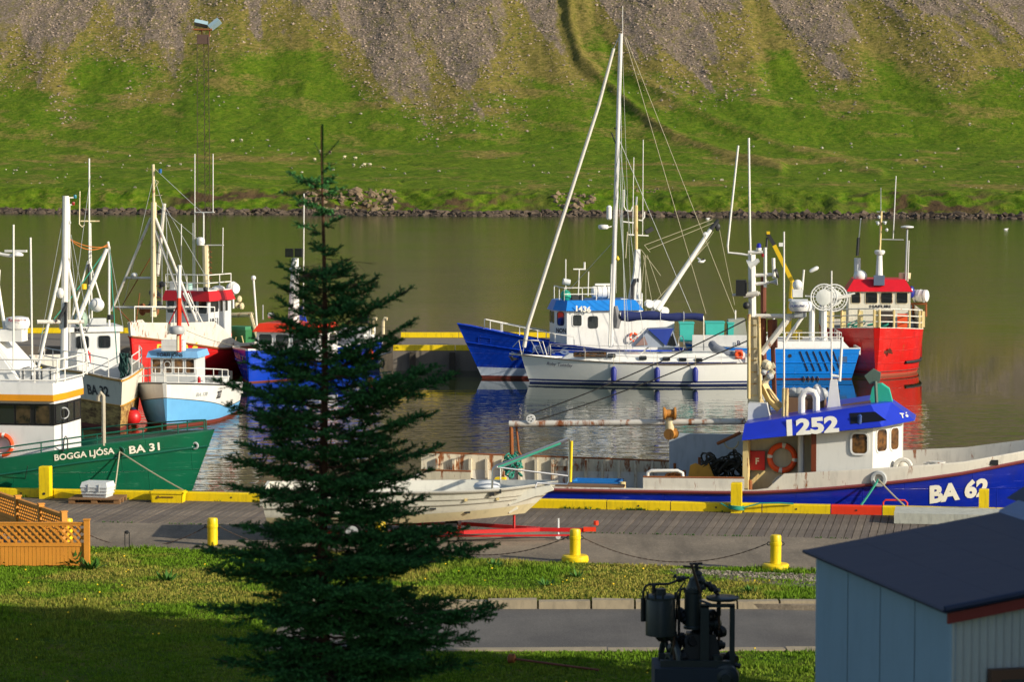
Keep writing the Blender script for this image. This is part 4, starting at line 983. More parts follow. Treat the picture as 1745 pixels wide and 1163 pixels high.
# dark gear behind mast, rigging gallows aft
mb = MB()
for i in range(16): P = bC.q(random.uniform(255, 278), random.uniform(480, 525), 10.6); mb.ball(P, random.uniform(.08, .16), n=6)
bC.part('hanging_gear', mb, DARK)
P = bC.loc+bC.M@bC.q(389, 577, px_-2.4); life_ring('orange life ring behind the wheelhouse of the red and white boat', P, (1, -.3, 0), .32, .08)
masts(bC, [[(385, 538), (430, 536)], [(428, 537), (438, 575)]], .12, CREAM, 4.2, 'q', 'gallows'); masts(bC, [[(432, 475), (438, 560)]], .05, WHITEM, 4.2, 'q', 'light_pole'); P = bC.q(432, 474, 4.2); mb = MB(); mb.ball(P, .13, n=10); bC.part('pole_lamp', mb, WHITE)
P = bC.q(397, 492, 4.8); mb = MB(); mb.lathe(P, [(.25, -.25), (.36, 0), (.25, .25)], 14, (.3, 1, 0)); mb.tube([P, (P.x, P.y, P.z-1)], .07, 6); bC.part('net_drum', mb, WHITE)
for a, b in ((408, 510), (412, 522), (404, 520)):
    P = bC.q(a, b, 4.5); mb = MB(); mb.ball(P, .17, (1, .7, 1.1), 8); bC.part('net_float', mb, CREAM)
t_ = Thing('net_crate', 'green net crate on the aft deck of the red and white boat', 'crate', bC.loc+bC.M@Vector((bC.q(410, 560, 4.5).x, bC.q(410, 560, 4.5).y, 1.15)), -115); mb = MB(); mb.box((0, 0, .5), (.9, 1.1, .9)); t_.part('crate_body', mb, paint('crate_green', S(40, 110, 60), .6)); mb = MB(); mb.box((0, 0, 1.02), (.8, 1.0, .18)); t_.part('folded_net', mb, paint('net_green', S(60, 130, 90), .8))
masts(bC, [[(400, 600), (402, 575), (412, 573), (416, 590)]], .03, YRUST, 5, 'q', 'handrail')
# ladder and winch on its foredeck
masts(bC, [[(312, 500), (338, 552)], [(320, 500), (346, 552)]], .035, WHITEM, 9.0, 'q', 'ladder_rail')
for k in range(5): masts(bC, [[(315+k*5, 507+k*10), (323+k*5, 507+k*10)]], .025, WHITEM, 9.0, 'q', 'ladder_rung', n=5)
rail_run(bC, [Vector(hC.pt(q, hC.zr(q), 1, .05)) for q in (.66, .75, .84, .92, .98)], .8, (1,), WHITEM, .03)
P = bC.q(254, 528, 10.4); mb = MB(); mb.lathe(P, [(.3, -.4), (.3, -.35), (.16, -.3), (.16, .3), (.3, .35), (.3, .4)], 14, (0, 1, 0)); bC.part('anchor_winch', mb, RUSTY)
masts(bC, [[(232, 550), (238, 500)], [(225, 552), (200, 525)]], .03, RUSTY, 11.6, 'q', 'stay_wire', n=5)
# ================================================================ D: pale blue boat
bD = boat('motor_boat', 'small pale blue and white boat with blue roofed wheelhouse, bow towards the quay', 'fishing boat', onz(284, 729, 0), -97, 6.8, group='fishing boats in the harbour')
hD = Hull(6.8, 3.5, [(0, 1.25), (.4, 1.4), (.7, 1.6), (1, 1.82)], rake=.3, taper=.62, n=2.6, kw=.86, nw=2.2, taperw=.5, p=.75, stern=.92, bow_w=.05)
def bl(q): return .52+.70*max(0, q-.45)/.55
hD.build(bD, [(lambda q: -.4, 2), (lambda q: .10+.06*q, 1), (lambda q: bl(q)-.03, 3), (bl, 0), (lambda q: hD.zr(q), 0)], [WHITE, BABY, ANTI, BLACK], bul=WHITE, bh=.45, cap=[(lambda q: hD.zr(q)-.01, .03)], capm=DARK)
hull_text_q(bD, hD, 'BA 178', 6.1, 1.2, .5, .15, 1, GREYP); hull_text_q(bD, hD, '2027', 4.9, 1.02, .55, .3, 1, TEXTK)
xf = 3.9; yD = (bD.loc+bD.M@Vector((xf, 0, 0))).y; cy = bD.q(295, 620, xf).y; hw = .94
plD = [(xf-1.7, cy-hw), (xf, cy-hw), (xf, cy+hw), (xf-1.7, cy+hw)]
plan(bD, 'wheelhouse', plD, .8, zat(610, yD), LGREY); plan(bD, 'roof_visor', grow(plD, .16), zat(610, yD), zat(599, yD), paint('visor_pale_blue', S(120, 174, 218), .4), top=grow(plD, .08))
facewin(bD, plD[1], plD[2], zat(636, yD), zat(613, yD), [(.04, .22), (.28, .47), (.53, .72), (.79, .97)], WHITE, GLASSW, .05)
A = Vector((xf+.155, cy-.62, zat(608.5, yD))); text_fn(bD, 'TORFI JÓNS', lambda u, v: Vector((xf+.16+.0-v*.03, cy-.66+u*1.1, zat(608, yD)+v*.15)), TEXTK)
mb = MB(); mb.torus((xf+.05, cy-hw+2*hw*.375, zat(622, yD)), .13, .02, (1, 0, 0), 16, 5); bD.part('clear_view_screen', mb, GREYP)
rl = [(x, y, hD.zr(q)) for q, (x, y) in [(q, hD.pt(q, hD.zr(q), -1, .06)[:2]) for q in (.45, .6, .75, .87, .95, .995)]]; rl2 = [(x, -y, z) for x, y, z in rl][::-1]
rail_run(bD, rl+rl2, .62, (1, .5), WHITEM, .02)
masts(bD, [[(305, 600), (305, 508)]], .1, REDO, 5.0, 'q'); masts(bD, [[(305, 508), (306, 452)]], .08, WHITEM, 5.0, 'q', 'topmast'); masts(bD, [[(303, 598), (303, 572)]], .06, CREAM, 5.2, 'q', 'radar_post')
masts(bD, [[(288, 552), (303, 520)], [(322, 556), (308, 520)]], .03, RED, 5.0, 'q', 'mast_stay', n=6); P = bD.q(301.5, 569, 5.3); radome(bD, P, .64, .32, GREYP)
P = bD.loc+bD.M@bD.q(296, 598, 4.0); mb = MB(); mb.box((0, 0, .24), (.5, .9, .44)); mb.box((0, 0, .24), (.52, .92, .05)); solo('roof_box', 'white ribbed box on the roof of the pale blue boat', 'box', mb, WHITE, (P.x, P.y, zat(599, yD)+.01), -99)
P = bD.loc+bD.M@bD.q(339, 650, 5.3); mb = MB(); mb.cyl((0, 0, 0), .075, .24, 12); mb.cyl((0, 0, .24), .03, .05, 8); solo('gas_cylinder', 'small red cylinder standing beside the wheelhouse of the pale blue boat', 'cylinder', mb, RED, P-Vector((0, 0, .1)))
t_ = Thing('fish_tub', 'pale grey insulated tub on the aft deck of the pale blue boat', 'tub', bD.loc+bD.M@Vector((1.4, bD.q(368, 640, 1.4).y-.05, .9)), -99); mb = MB(); mb.box((0, 0, .33), (1.1, .95, .66)); t_.part('tub_body', mb, LGREY); mb = MB(); mb.box((0, 0, .70), (1.15, 1.0, .07)); t_.part('lid', mb, GREYP)
mb = MB(); P = bD.q(384, 640, .4); mb.box(P, (.5, .5, .35)); bD.part('stern_rack', mb, DARK)
# ================================================================ E: blue boat behind the tree
bE = boat('fishing_boat', 'blue fishing boat with orange-red wheelhouse roof and black floodlights, mostly behind the spruce', 'fishing boat', onz(424, 653, 0), -107, 13, group='fishing boats in the harbour')
hE = Hull(13, 5.0, [(0, 1.35), (.5, 1.4), (.8, 1.5), (1, 1.62)], rake=.25, taper=.55, n=2.3, kw=.9, nw=2.0, taperw=.45, p=.7, bow_w=.03)
hE.build(bE, [(lambda q: -.5, 1), (lambda q: .06, 0), (lambda q: .12, 0), (lambda q: hE.zr(q)-.05, 3), (lambda q: hE.zr(q), 3)], [BLUE, ANTI, TEXTP, WHITE], bul=WHITE, bh=.5, cap=[(lambda q: .95, .035)], capm=BLUE)
hull_text_q(bE, hE, 'ANNA BA', 11.2, 1.05, 1.2, .3, -1, TEXTP); hull_text_q(bE, hE, 'ANNA BA', 6.6, .8, 2.6, .36, 1, TEXTW)
mb = MB(); P = Vector((12.7, -hE.hbxz(12.7, 1.15)-.02, 1.15)); mb.lathe(P, [(.09, 0), (.09, .02)], 10, (.5, -1, 0)); bE.part('crest', mb, TEXTY)
xf = 10.2; yE = (bE.loc+bE.M@Vector((xf, 0, 0))).y; cyE = bE.q(490, 575, xf).y; hw = (bE.q(545, 575, xf).y-bE.q(439, 575, xf).y)/2
plE = [(xf-2.6, cyE-hw), (xf, cyE-hw), (xf, cyE+hw), (xf-2.6, cyE+hw)]
plan(bE, 'wheelhouse', plE, .9, zat(566, yE), WHITE); plan(bE, 'roof', grow(plE, .16), zat(566, yE), zat(552, yE), REDO, top=grow(plE, -.1))
facewin(bE, plE[1], plE[2], zat(588, yE), zat(570, yE), [(.04, .25), (.31, .52), (.58, .80)], WHITE, GLASS, .12)
facewin(bE, plE[2], plE[3], zat(588, yE), zat(570, yE), [(.1, .45), (.55, .9)], WHITE, GLASS, .12)
masts(bE, [[(500, 556), (503, 440)]], .3, WHITE, xf-1.2, 'q', 'mast', .18, 10); masts(bE, [[(517, 540), (518, 330)]], .03, WHITEM, xf-1.4, 'q', 'antenna', n=6)
P = bE.q(503, 464, xf-1.0); radome(bE, P, .6, .25)
for a in (493, 509):
    P = bE.q(a, 431, xf-1.0); mb = MB(); mb.box(P, (.14, .38, .42)); o = bE.part('floodlight', mb, BLACK); mb = MB(); mb.box(P+Vector((.08, 0, 0)), (.01, .3, .34)); bE.part('lens', mb, GLASS, o)
masts(bE, [[(448, 545), (448, 520)]], .03, GREYP, xf-1, 'q', 'antenna', n=6); P = bE.q(458, 538, xf-1.2); mb = MB(); mb.cyl(P, .14, .25, 12, (0, 1, 0)); bE.part('loudhailer', mb, WHITE)
mb = MB(); P = bE.q(512, 545, xf-1.5); mb.prism([P, P+Vector((0, .35, -.1)), P+Vector((0, .1, .7)), P+Vector((0, -.1, .6))], (.1, 0, 0)); bE.part('blue_cover', mb, BLUE)
xa = bE.p(650, 600, 1.9).x; plan(bE, 'aft_house', [(xa-.2, 1.5), (xa+1.6, 1.5), (xa+1.6, -1.2), (xa-.2, -1.2)], .9, zat(562, 146), WHITE)
for a in (637, 655): masts(bE, [[(a-2, 570), (a-2, 548), (a+1, 543), (a+5, 544)]], .09, CREAM, 1.5, 'q', 'exhaust_pipe')
P = bE.q(620, 543, 2.0); mb = MB(); mb.box(P, (.2, .5, .5)); bE.part('floodlight', mb, BLACK)
masts(bE, [[(618, 616), (640, 608), (666, 600)], [(640, 625), (652, 612), (662, 640)]], .045, WHITEM, 2.0, 'p', 'stern_rail')
mb = MB(); P = bE.q(629, 647, 0); 
P = bE.loc+bE.M@Vector((3.0, 2.55, .7)); mb = MB(); mb.lathe((0, 0, -.3), [(.06, 0), (.16, .08), (.16, .5), (.06, .6)], 12); solo('fender', 'orange fender on the blue hull behind the spruce', 'fender', mb, ORANGE, P)
cable('thin mooring line from the red and white boat to the blue bow', bC.loc+bC.M@bC.q(317, 563, 11), bE.loc+bE.M@Vector((12.8, -.5, 1.7)), .1, .014, ROPE)
# spit pole standing in the water behind the spruce
P = onz(478, 760, 0)
# ================================================================ F: 1436
bF = boat('fishing_boat', 'royal blue fishing boat with raking bow and blue wheelhouse roof behind the white yacht', 'fishing boat', onz(822, 645, 0), 192, 10, group='fishing boats in the harbour')
hF = Hull(10, 4.0, [(0, 1.3), (.4, 1.42), (.62, 1.75), (.85, 2.32), (1, 2.72)], rake=1.25, taper=.45, n=1.9, kw=.86, nw=1.6, taperw=.3, p=.9, bow_w=.01)
hF.build(bF, [(lambda q: -.5, 1), (lambda q: .14, 2), (lambda q: .34+.22*q, 0), (lambda q: hF.zr(q), 0)], [BLUE, ANTI, paint('boot_pale_blue', S(196, 206, 222), .45, dirt=.4)], bul=BLUE, bh=.45, cap=[(lambda q: hF.zr(q)*.66, .035), (lambda q: hF.zr(q)-.02, .03)], capm=BLUE)
text_px(bF, 'BA 6', (910, 602), (968, 604), 13, 1.6, paint('faded_lettering', S(150, 170, 215), .5), hull=hF, side=1)
def sidetrace(th, hull, pts, side, off=.0):
    out = []
    for px, py in pts:
        P = th.p(px, py, side*hull.B/2*.8); P.y = side*(hull.hbxz(P.x, max(P.z, .3))+off); out.append(P)
    return out
mb = MB()
for a, b in (((824, 577), (843, 579)), ((843, 579), (843, 588)), ((843, 588), (824, 587)), ((824, 587), (824, 577))): mb.tube(sidetrace(bF, hF, [a, b], 1, .01), .014, 5)
bF.part('anchor_pocket', mb, BLUE)
rail_run(bF, [Vector(hF.pt(q, hF.zr(q), 1, .06)) for q in (.55, .63, .70, .77, .84, .88)], .45, (1,), WHITEM, .025); rail_run(bF, [Vector(hF.pt(q, hF.zr(q), -1, .06)) for q in (.6, .7, .8, .88)], .45, (1,), WHITEM, .025)
x0 = bF.p(966, 560, 1.25).x; plF = [(x0+.45, .55), (x0, 1.25), (x0-3.6, 1.3), (x0-3.6, -1.3), (x0, -1.25), (x0+.45, -.55)]
yF = (bF.loc+bF.M@Vector((x0, 1.25, 0))).y
plan(bF, 'wheelhouse', plF, .9, zat(529, yF), WHITE); rt = zat(513, yF)
plan(bF, 'roof_visor', grow(plF, .2), zat(530, yF), rt, BLUER, top=grow(plF, -.15))
def sidewin(th, y, xa, xb, ya, yb, **k):
    a = th.p(xa, ya, y); b = th.p(xb, yb, y); s_ = 1 if y > 0 else -1
    window(th, ((a.x+b.x)/2, y+s_*.005, (a.z+b.z)/2), (1, 0, 0), (0, 0, 1), abs(a.x-b.x), abs(a.z-b.z), k.get('r', .09), .03, k.get('mat'), k.get('pane'), None, .02)
sidewin(bF, 1.26, 976, 991, 537, 556); sidewin(bF, 1.26, 1003, 1018, 540, 559, mat=DARK)
facewin(bF, plF[0], plF[1], zat(555, yF), zat(533, yF), [(.25, .75)], DARK, GLASS, .1)
facewin(bF, plF[5], plF[0], zat(552, yF), zat(533, yF), [(.1, .42), (.58, .9)], DARK, GLASS, .1)
text_px(bF, '1436', (980, 530), (1005.5, 532), 9, 1.3, TEXTW, off=.2, side=1, bold=.04)
text_fn(bF, 'NON', lambda u, v: Vector((plF[0][0]-(.45)*(.15+u*.8)+.02, .55+.7*(.15+u*.8)+.01, zat(568, yF)+v*.22)), TEXTK)
plan(bF, 'aft_cabin', [(x0-3.6, 1.28), (x0-5.4, 1.28), (x0-5.4, -1.28), (x0-3.6, -1.28)], .9, zat(545, yF), WHITE); P = bF.p(1050, 554, 1.3); porthole(bF, P, (0, 1, 0), .11)
rail_run(bF, [(x0+.1, 1.1, rt), (x0-.8, 1.1, rt), (x0-1.5, 1.1, rt)], .62, (1, .5), WHITEM, .025); rail_run(bF, [(x0+.1, 1.1, rt), (x0+.1, 0, rt), (x0+.1, -1.1, rt)], .62, (1,), WHITEM, .025)
masts(bF, [[(985, 515), (987, 460)], [(964, 500), (964, 442)], [(1002, 505), (1003, 463)]], .028, WHITEM, .4, name='antenna', n=6); masts(bF, [[(977, 459), (998, 459)]], .035, WHITEM, .4, name='spreader', n=6); masts(bF, [[(996, 458), (996, 447)]], .05, WHITEM, .4, name='antenna', n=6)
P = bF.p(965, 482, .4); mb = MB(); mb.cyl(P-Vector((.18, 0, 0)), .15, .35, 12, (1, 0, .2)); bF.part('searchlight', mb, LGREY)
P = bF.p(964, 504, .6); mb = MB(); mb.ball(P, .27, (1, 1, 1.05), 14); bF.part('green_buoy', mb, flat('buoy_green', S(30, 160, 130), .5))
P = bF.p(984, 509, .3); mb = MB(); mb.box(P, (.62, .4, .3)); bF.part('roof_box', mb, DARK)
P = bF.p(1025, 520, .2); raft('white life raft canister on the blue roof behind the yacht mast', bF.loc+bF.M@Vector((P.x, .2, rt+.05)), 192, 1.0, .3)
P = bF.p(1030, 485, .2); mb = MB(); mb.box(P, (.95, .12, .09)); mb.tube([P, P-Vector((0, 0, .5))], .07, 8); bF.part('radar_scanner', mb, WHITE)
# curved tower mast and derrick
th = bF; tp = .0
segs_ = [(1066, 555), (1072, 505), (1080, 465), (1083, 425)]; L_ = [th.p(a, b, tp) for a, b in segs_]; R_ = [th.p(a, b, tp) for a, b in ((1092, 555), (1092, 505), (1091, 465), (1090, 425))]
mb = MB(); poly = L_+R_[::-1]; mb.prism([p+Vector((0, .15, 0)) for p in poly], (0, -.3, 0)); th.part('mast_tower', mb, WHITE)
masts(th, [[(1084, 425), (1084, 350)]], .09, YRUST, tp, name='topmast'); masts(th, [[(1084, 350), (1085, 335)]], .05, GREYP, tp, name='topmast')
masts(th, [[(1095, 400), (1096, 238)], [(1078, 402), (1080, 268)]], .022, WHITEM, tp, name='antenna', n=6); masts(th, [[(1063, 323), (1063, 352), (1067, 359), (1075, 360), (1078, 352)], [(1088, 375), (1094, 376), (1098, 370), (1098, 361)], [(1070, 400), (1105, 402)], [(1062, 378), (1080, 380)]], .035, WHITEM, tp, name='antenna_arm', n=6)
P = th.p(1106, 393, tp); mb = MB(); mb.box(P, (.42, .2, .2), 0, 0, Matrix.Rotation(.5, 3, 'Y')); th.part('floodlight', mb, BLACK)
masts(th, [[(1086, 530), (1080, 530), (1077, 520), (1078, 488), (1082, 478), (1088, 478)]], .11, DARK, .35, name='exhaust_pipe')
masts(th, [[(1058, 510), (1095, 512)]], .03, WHITEM, .3, name='handrail'); masts(th, [[(1094, 500), (1094, 535)], [(1060, 510), (1058, 545)]], .03, WHITEM, .3, name='handrail')
mb = MB(); A = th.p(1120, 528, .3); B_ = th.p(1213, 388, .3); mb.tube([A, A+(B_-A)*.25, B_], .16, 10, 0, .1); th.part('derrick_boom', mb, WHITEM)
masts(th, [[(1211, 391), (1224, 375)]], .12, DARK, .3, name='boom_head', r2=.08); P = th.p(1223, 387, .3); mb = MB(); mb.ball(P, .14, (1, .6, 1.5), 8); th.part('pulley_block', mb, DARK)
P = th.p(1202, 400, .3); mb = MB(); mb.ball(P, .14, n=8); th.part('pulley_block', mb, WHITE)
for a, b, r in ((1120, 520, .26), (1106, 518, .2), (1132, 530, .2)):
    P = th.p(a, b, .2); mb = MB(); mb.lathe(P-Vector((0, .2, 0)), [(r, 0), (r, .05), (r*.6, .08), (r*.6, .32), (r, .35), (r, .4)], 14, (0, 1, 0)); th.part('winch_drum', mb, WHITE)
masts(th, [[(1098, 548), (1122, 520)], [(1140, 545), (1120, 522)], [(1108, 545), (1114, 515)]], .05, WHITEM, .2, name='derrick_foot')
for sg in ([(1098, 418), (1214, 374)], [(1104, 426), (1218, 379)], [(1110, 522), (1209, 412)], [(1216, 395), (1127, 520)], [(1226, 392), (1252, 520)], [(1098, 418), (1108, 430)], [(1092, 425), (1126, 470)], [(1096, 435), (1112, 520)], [(1099, 435), (1090, 520)], [(1103, 435), (1127, 505)], [(1100, 435), (1101, 540)]):
    masts(th, [sg], .014, ROPE, .3, name='stay_wire', n=5)
# ================================================================ G: yacht
bG = Thing('sailing_yacht', 'white sailing yacht with tall mast and furled sail in front of the blue boats', 'yacht', (12.2, 135.6, 0), 180)
hG = Hull(11.35, 3.5, [(0, 1.05), (.4, .98), (.8, 1.15), (1, 1.34)], rake=.42, tr=-.25, taper=.4, n=1.9, kw=.9, nw=1.5, taperw=.35, stern=.72, p=.5, bow_w=.01)
YH = paint('gelcoat_white', S(226, 226, 220), .18, dirt=.08, var=.04)
hG.build(bG, [(lambda q: -.4, 1), (lambda q: .08, 0), (lambda q: .12, 1), (lambda q: .21, 0), (lambda q: hG.zr(q), 0)], [YH, NAVY], bul=YH, deck=paint('yacht_deck', S(206, 206, 198), .6), bh=.06, cap=[(lambda q: hG.zr(q)+.015, .028)], capm=paint('teak', S(110, 96, 78), .6))
text_px(bG, 'Ruby Tuesday', (932, 624), (975, 626.5), 5.5, 1.1, flat('navy_script', S(30, 36, 80), .5), hull=hG, side=1, up=1.5, bold=.0)
def G(px, py, t=0): return bG.p(px, py, t)
zd = 1.02
xa, xb = G(1270, 600, 1).x, G(948, 600, 1).x
cab = [(xa, 1.05), (xb-1.2, 1.0), (xb, .42), (xb, -.42), (xb-1.2, -1.0), (xa, -1.05)]
top = [(xa, .85), (xb-1.5, .8), (xb-.6, .35), (xb-.6, -.35), (xb-1.5, -.8), (xa, -.85)]
plan(bG, 'coach_roof', cab, zd, lambda p: zd+.38+(.0 if p[0] > xb-1.6 else .1), YH, top=top, smooth=20)
for a, b, c, d in ((978, 1033, 601, 608), (1036, 1048, 604, 609), (1090, 1101, 608, 613), (1130, 1141, 609.5, 614.5), (1158, 1169, 611, 615.5), (1185, 1196, 612, 616.5)):
    sidewin(bG, .98, a, b, c, d, r=.03, mat=DARK, pane=(GLASSW if a == 978 else GLASS))
mb = MB(); mb.box(((xa+xb)/2-.6, 1.04, zd+.02), (xb-xa-2, .03, .06)); bG.part('toe_stripe', mb, NAVY)
masts(bG, [[(1041, 592), (1047, 420), (1058, 57)]], .115, paint('mast_alloy', S(206, 206, 206), .3, rust=0), 0, name='mast', r2=.1, n=12)
masts(bG, [[(893, 592), (900, 555), (1020, 180), (1046, 82)]], .1, paint('furled_sail', S(206, 202, 192), .8, streak=6), 0, name='furled_sail', r2=.07, n=8)
masts(bG, [[(1046, 82), (1056, 60)], [(890, 605), (893, 592)]], .015, STEEL, 0, name='forestay', n=5)
masts(bG, [[(1061, 57), (1061, 10)]], .014, WHITEM, 0, name='antenna', n=5)
masts(bG, [[(1038, 590), (1042, 450)]], .04, WHITEM, .2, name='pole')
mb = MB(); A = G(1058, 538); B_ = G(1198, 541); k = 10; mb.tube([A+(B_-A)*i/k+Vector((0, 0, -.04*math.sin(i*1.3))) for i in range(k+1)], [.24+.03*math.sin(i*2.1)-.008*i for i in range(k+1)], 12); bG.part('boom_cover', mb, NAVY)
mb = MB(); A = G(1048, 522); mb.tube([A, G(1052, 545), G(1050, 560)], [.12, .2, .14], 8); bG.part('sail_cover_collar', mb, paint('grey_canvas', S(120, 120, 122), .8))
for p_, m_ in ((1125, BLACK), (1165, BLACK)): P = G(p_, 540); mb = MB(); mb.torus(P, .25, .012, (1, 0, 0), 14, 4); bG.part('sail_tie', mb, WHITE)
masts(bG, [[(1199, 545), (1199, 598)], [(1198, 538), (1199, 545)]], .03, STEEL, 0, name='boom_crutch', n=6)
for a, b, c, r in (((1064, 62), (1203, 535), 0, .014), ((1066, 62), (1253, 538), 0, .014), ((1052, 232), (1050, 500), .5, .01), ((1056, 60), (1065, 600), 1.6, .012), ((1054, 235), (1068, 600), 1.6, .012), ((1054, 237), (1100, 600), 1.5, .010), ((1060, 62), (1078, 595), -1.4, .010), ((1054, 235), (1178, 532), -1.0, .010), ((1052, 305), (1074, 600), 1.6, .010), ((1047, 410), (965, 500), .2, .01)):
    A = G(*a, 0); B_ = G(*b, c*.9) if c else G(*b, 0); mb = MB(); mb.tube([A, B_], r, 4); bG.part('shroud', mb, STEEL if r < .013 else ROPE)
masts(bG, [[(1046, 218), (1060, 222)], [(1042, 226), (1050, 247)]], .03, DARK, 0, name='spreader', n=5)
masts(bG, [[(1066, 440), (1069, 395)]], .03, ROPE, -.4, name='flag_line', n=5); P = G(1052.5, 441, .4); mb = MB(); mb.lathe(P-Vector((0, 0, .12)), [(.02, 0), (.1, .08), (.02, .25)], 8); bG.part('yellow_tag', mb, YEL)
P = G(1038, 362, .2); mb = MB(); mb.lathe(P-Vector((0, 0, .35)), [(.08, 0), (.13, .05), (.13, .6), (.06, .68)], 12); bG.part('radar_reflector', mb, WHITE)
P = G(1028, 390, .2); radome(bG, P, .5, .2); mb = MB(); mb.tube([P, G(1042, 386)], .035, 6); bG.part('radar_bracket', mb, WHITEM)
# pulpit, stanchions, anchor roller
pul = []
mb = MB()
for t_, s_ in ((-.12, 1), (.12, 1)):
    pass
mb.tube([G(874, 592, .0), G(885, 580, .25), G(925, 582, .55), G(932, 606, .6)], .022, 6); mb.tube([G(874, 592, 0), G(885, 580, -.25), G(918, 581, -.55), G(926, 604, -.6)], .022, 6)
mb.tube([G(872, 600, 0), G(880, 604, .2), G(905, 604, .5)], .02, 6); mb.tube([G(884, 580, .25), G(889, 606, .15)], .02, 6); mb.tube([G(905, 581, .4), G(918, 606, .5)], .02, 6); mb.tube([G(925, 582, .5), G(905, 605, .45)], .018, 6); bG.part('pulpit_rail', mb, STEEL)
mb = MB(); mb.beam(G(868, 603), G(893, 606), .12, .06); bG.part('anchor_roller', mb, STEEL); mb = MB(); mb.tube([G(890, 600), G(872, 606), G(874, 614)], .035, 6); mb.prism([G(866, 606), G(872, 616), G(884, 612), G(874, 609)], (0, .04, 0)); bG.part('anchor', mb, DARK)
for s_ in (1, -1):
    pts = [Vector(hG.pt(q, hG.zr(q), s_, .08)) for q in (.05, .18, .32, .46, .6, .74, .88)]
    rail_run(bG, pts, .6, (1, .55), STEEL, .011, name='guard_wire')
masts(bG, [[(934, 605), (936, 583), (939, 605)]], .02, STEEL, 1.2, name='rail_gate', n=5)
# spray hood with navy panel, cockpit
A = [G(1078, 592, .9), G(1106, 563, .85), G(1146, 561, .85), G(1156, 592, .9)]
mb = MB(); f = lambda p, s_: Vector((p.x, p.y*s_, p.z)); L_ = A; R_ = [f(p, -1) for p in A]; mb.add(L_+R_, [(0, 1, 5, 4), (1, 2, 6, 5), (2, 3, 7, 6), (0, 3, 2, 1), (4, 5, 6, 7)]); bG.part('spray_hood', mb, paint('hood_canvas', S(150, 160, 176), .6), smooth=0)
mb = MB(); mb.prism([G(1104, 561, .92), G(1148, 560, .92), G(1135, 590, .96)], (0, .02, 0)); bG.part('hood_panel', mb, paint('hood_blue', S(24, 56, 150), .7)); mb = MB(); mb.prism([G(1138, 588, .93), G(1146, 568, .92), G(1153, 590, .93)], (0, .02, 0)); bG.part('hood_window', mb, GLASS)
mb = MB(); mb.prism([G(1082, 590, .93), G(1098, 573, .9), G(1104, 588, .92)], (0, .015, 0)); bG.part('hood_window', mb, paint('clear_vinyl', S(150, 124, 118), .2))
mb = MB(); mb.torus(G(1161, 586), .38, .02, (1, .3, 0), 20, 5); bG.part('steering_wheel', mb, STEEL)
plan(bG, 'cockpit_coaming', [(.6, 1.1), (xa, 1.1), (xa, .85), (.6, .8)], zd, zd+.28, YH); plan(bG, 'cockpit_coaming', [(.6, -1.1), (xa, -1.1), (xa, -.85), (.6, -.8)], zd, zd+.28, YH)
masts(bG, [[(1108, 590), (1092, 603)], [(1068, 588), (1100, 560)]], .03, WHITEM, .7, name='strut')
for i, (px, lb) in enumerate(((1046, 'dark blue fender nearest the bow of the white yacht'), (1119.5, 'middle dark blue fender on the white yacht'), (1184.5, 'dark blue fender furthest aft on the white yacht'))):
    P = G(px, 640 if i < 2 else 640, 1.7); y = hG.hbxz(P.x, .5)+.15; W_ = bG.loc+bG.M@Vector((P.x, y, .18)); t_ = Thing('fender', lb, 'fender', W_, 180, 'blue fenders hanging on the yacht'); mb = MB(); mb.lathe((0, 0, 0), [(.05, 0), (.13, .07), (.14, .55), (.1, .66), (.035, .72)], 14); t_.part('fender_body', mb, flat('fender_blue', S(24, 38, 130), .5)); mb = MB(); mb.tube([(0, 0, .7), (0, .12, 1.3)], .012, 4); t_.part('line', mb, ROPE)
t_ = Thing('inflatable_dinghy', 'grey inflatable dinghy lying on the stern of the yacht', 'dinghy', bG.loc+bG.M@Vector((1.5, .25, zd+.15)), 180); mb = MB(); mb.tube([(-1.0, .45, .12), (.5, .45, .12), (1.15, .2, .32), (1.25, 0, .42), (1.15, -.2, .32), (.5, -.45, .12), (-1.0, -.45, .12)], .21, 12); t_.part('tube', mb, paint('hypalon_grey', S(112, 118, 128), .6)); mb = MB(); mb.box((0, 0, .02), (1.8, .7, .1)); t_.part('floor', mb, DARK); t_.o.rotation_euler[1] = R(-12)
P = G(1259, 604, .9); mb = MB(); mb.box((0, 0, 0), (.34, .2, .42)); mb.torus((0, .12, 0), .15, .06, (0, 1, 0), 14, 6); solo('horseshoe_buoy', 'bright orange horseshoe buoy on the yacht stern rail', 'buoy', mb, ORANGE, bG.loc+bG.M@P, 180)
P = bF.p(1080, 575, 1.45); life_ring('orange life ring on the blue boat seen above the yacht coach roof', bF.loc+bF.M@P, (.3, -.9, .3), .2, .055); mb = MB()
# ================================================================ H: light blue boat
bH = boat('fishing_boat', 'light blue fishing boat with white net reel and yellow crane, right of the yacht', 'fishing boat', (9.0, 139.4, 0), 180, 7.5, group='fishing boats in the harbour')
hH = Hull(7.5, 3.6, [(0, 1.5), (.5, 1.5), (1, 1.65)], rake=.5, tr=.28, taper=.7, n=2.5, kw=.92, nw=2.2, taperw=.6, stern=.94, p=.6, bow_w=.05)
hH.build(bH, [(lambda q: -.4, 1), (lambda q: .05, 0), (lambda q: hH.zr(q)-.02, 2), (lambda q: hH.zr(q), 2)], [BLUEL, ANTI, WHITE], bul=WHITE, bh=.3, cap=[(lambda q: .82, .03), (lambda q: .3, .02)], capm=BLUEL)
mb = MB()
for i in range(6):
    a = (1362+i*11.3, 598); b = (1376+i*11.5, 632)
    if i == 5: b = (1430, 628)
    mb.tube(sidetrace(bH, hH, [a, ((a[0]+b[0])/2, (a[1]+b[1])/2), b], 1, .015), .03, 5)
    if i < 4: mb.tube(sidetrace(bH, hH, [(1368+i*8, 641), (1372+i*8, 648)], 1, .01), .025, 5)
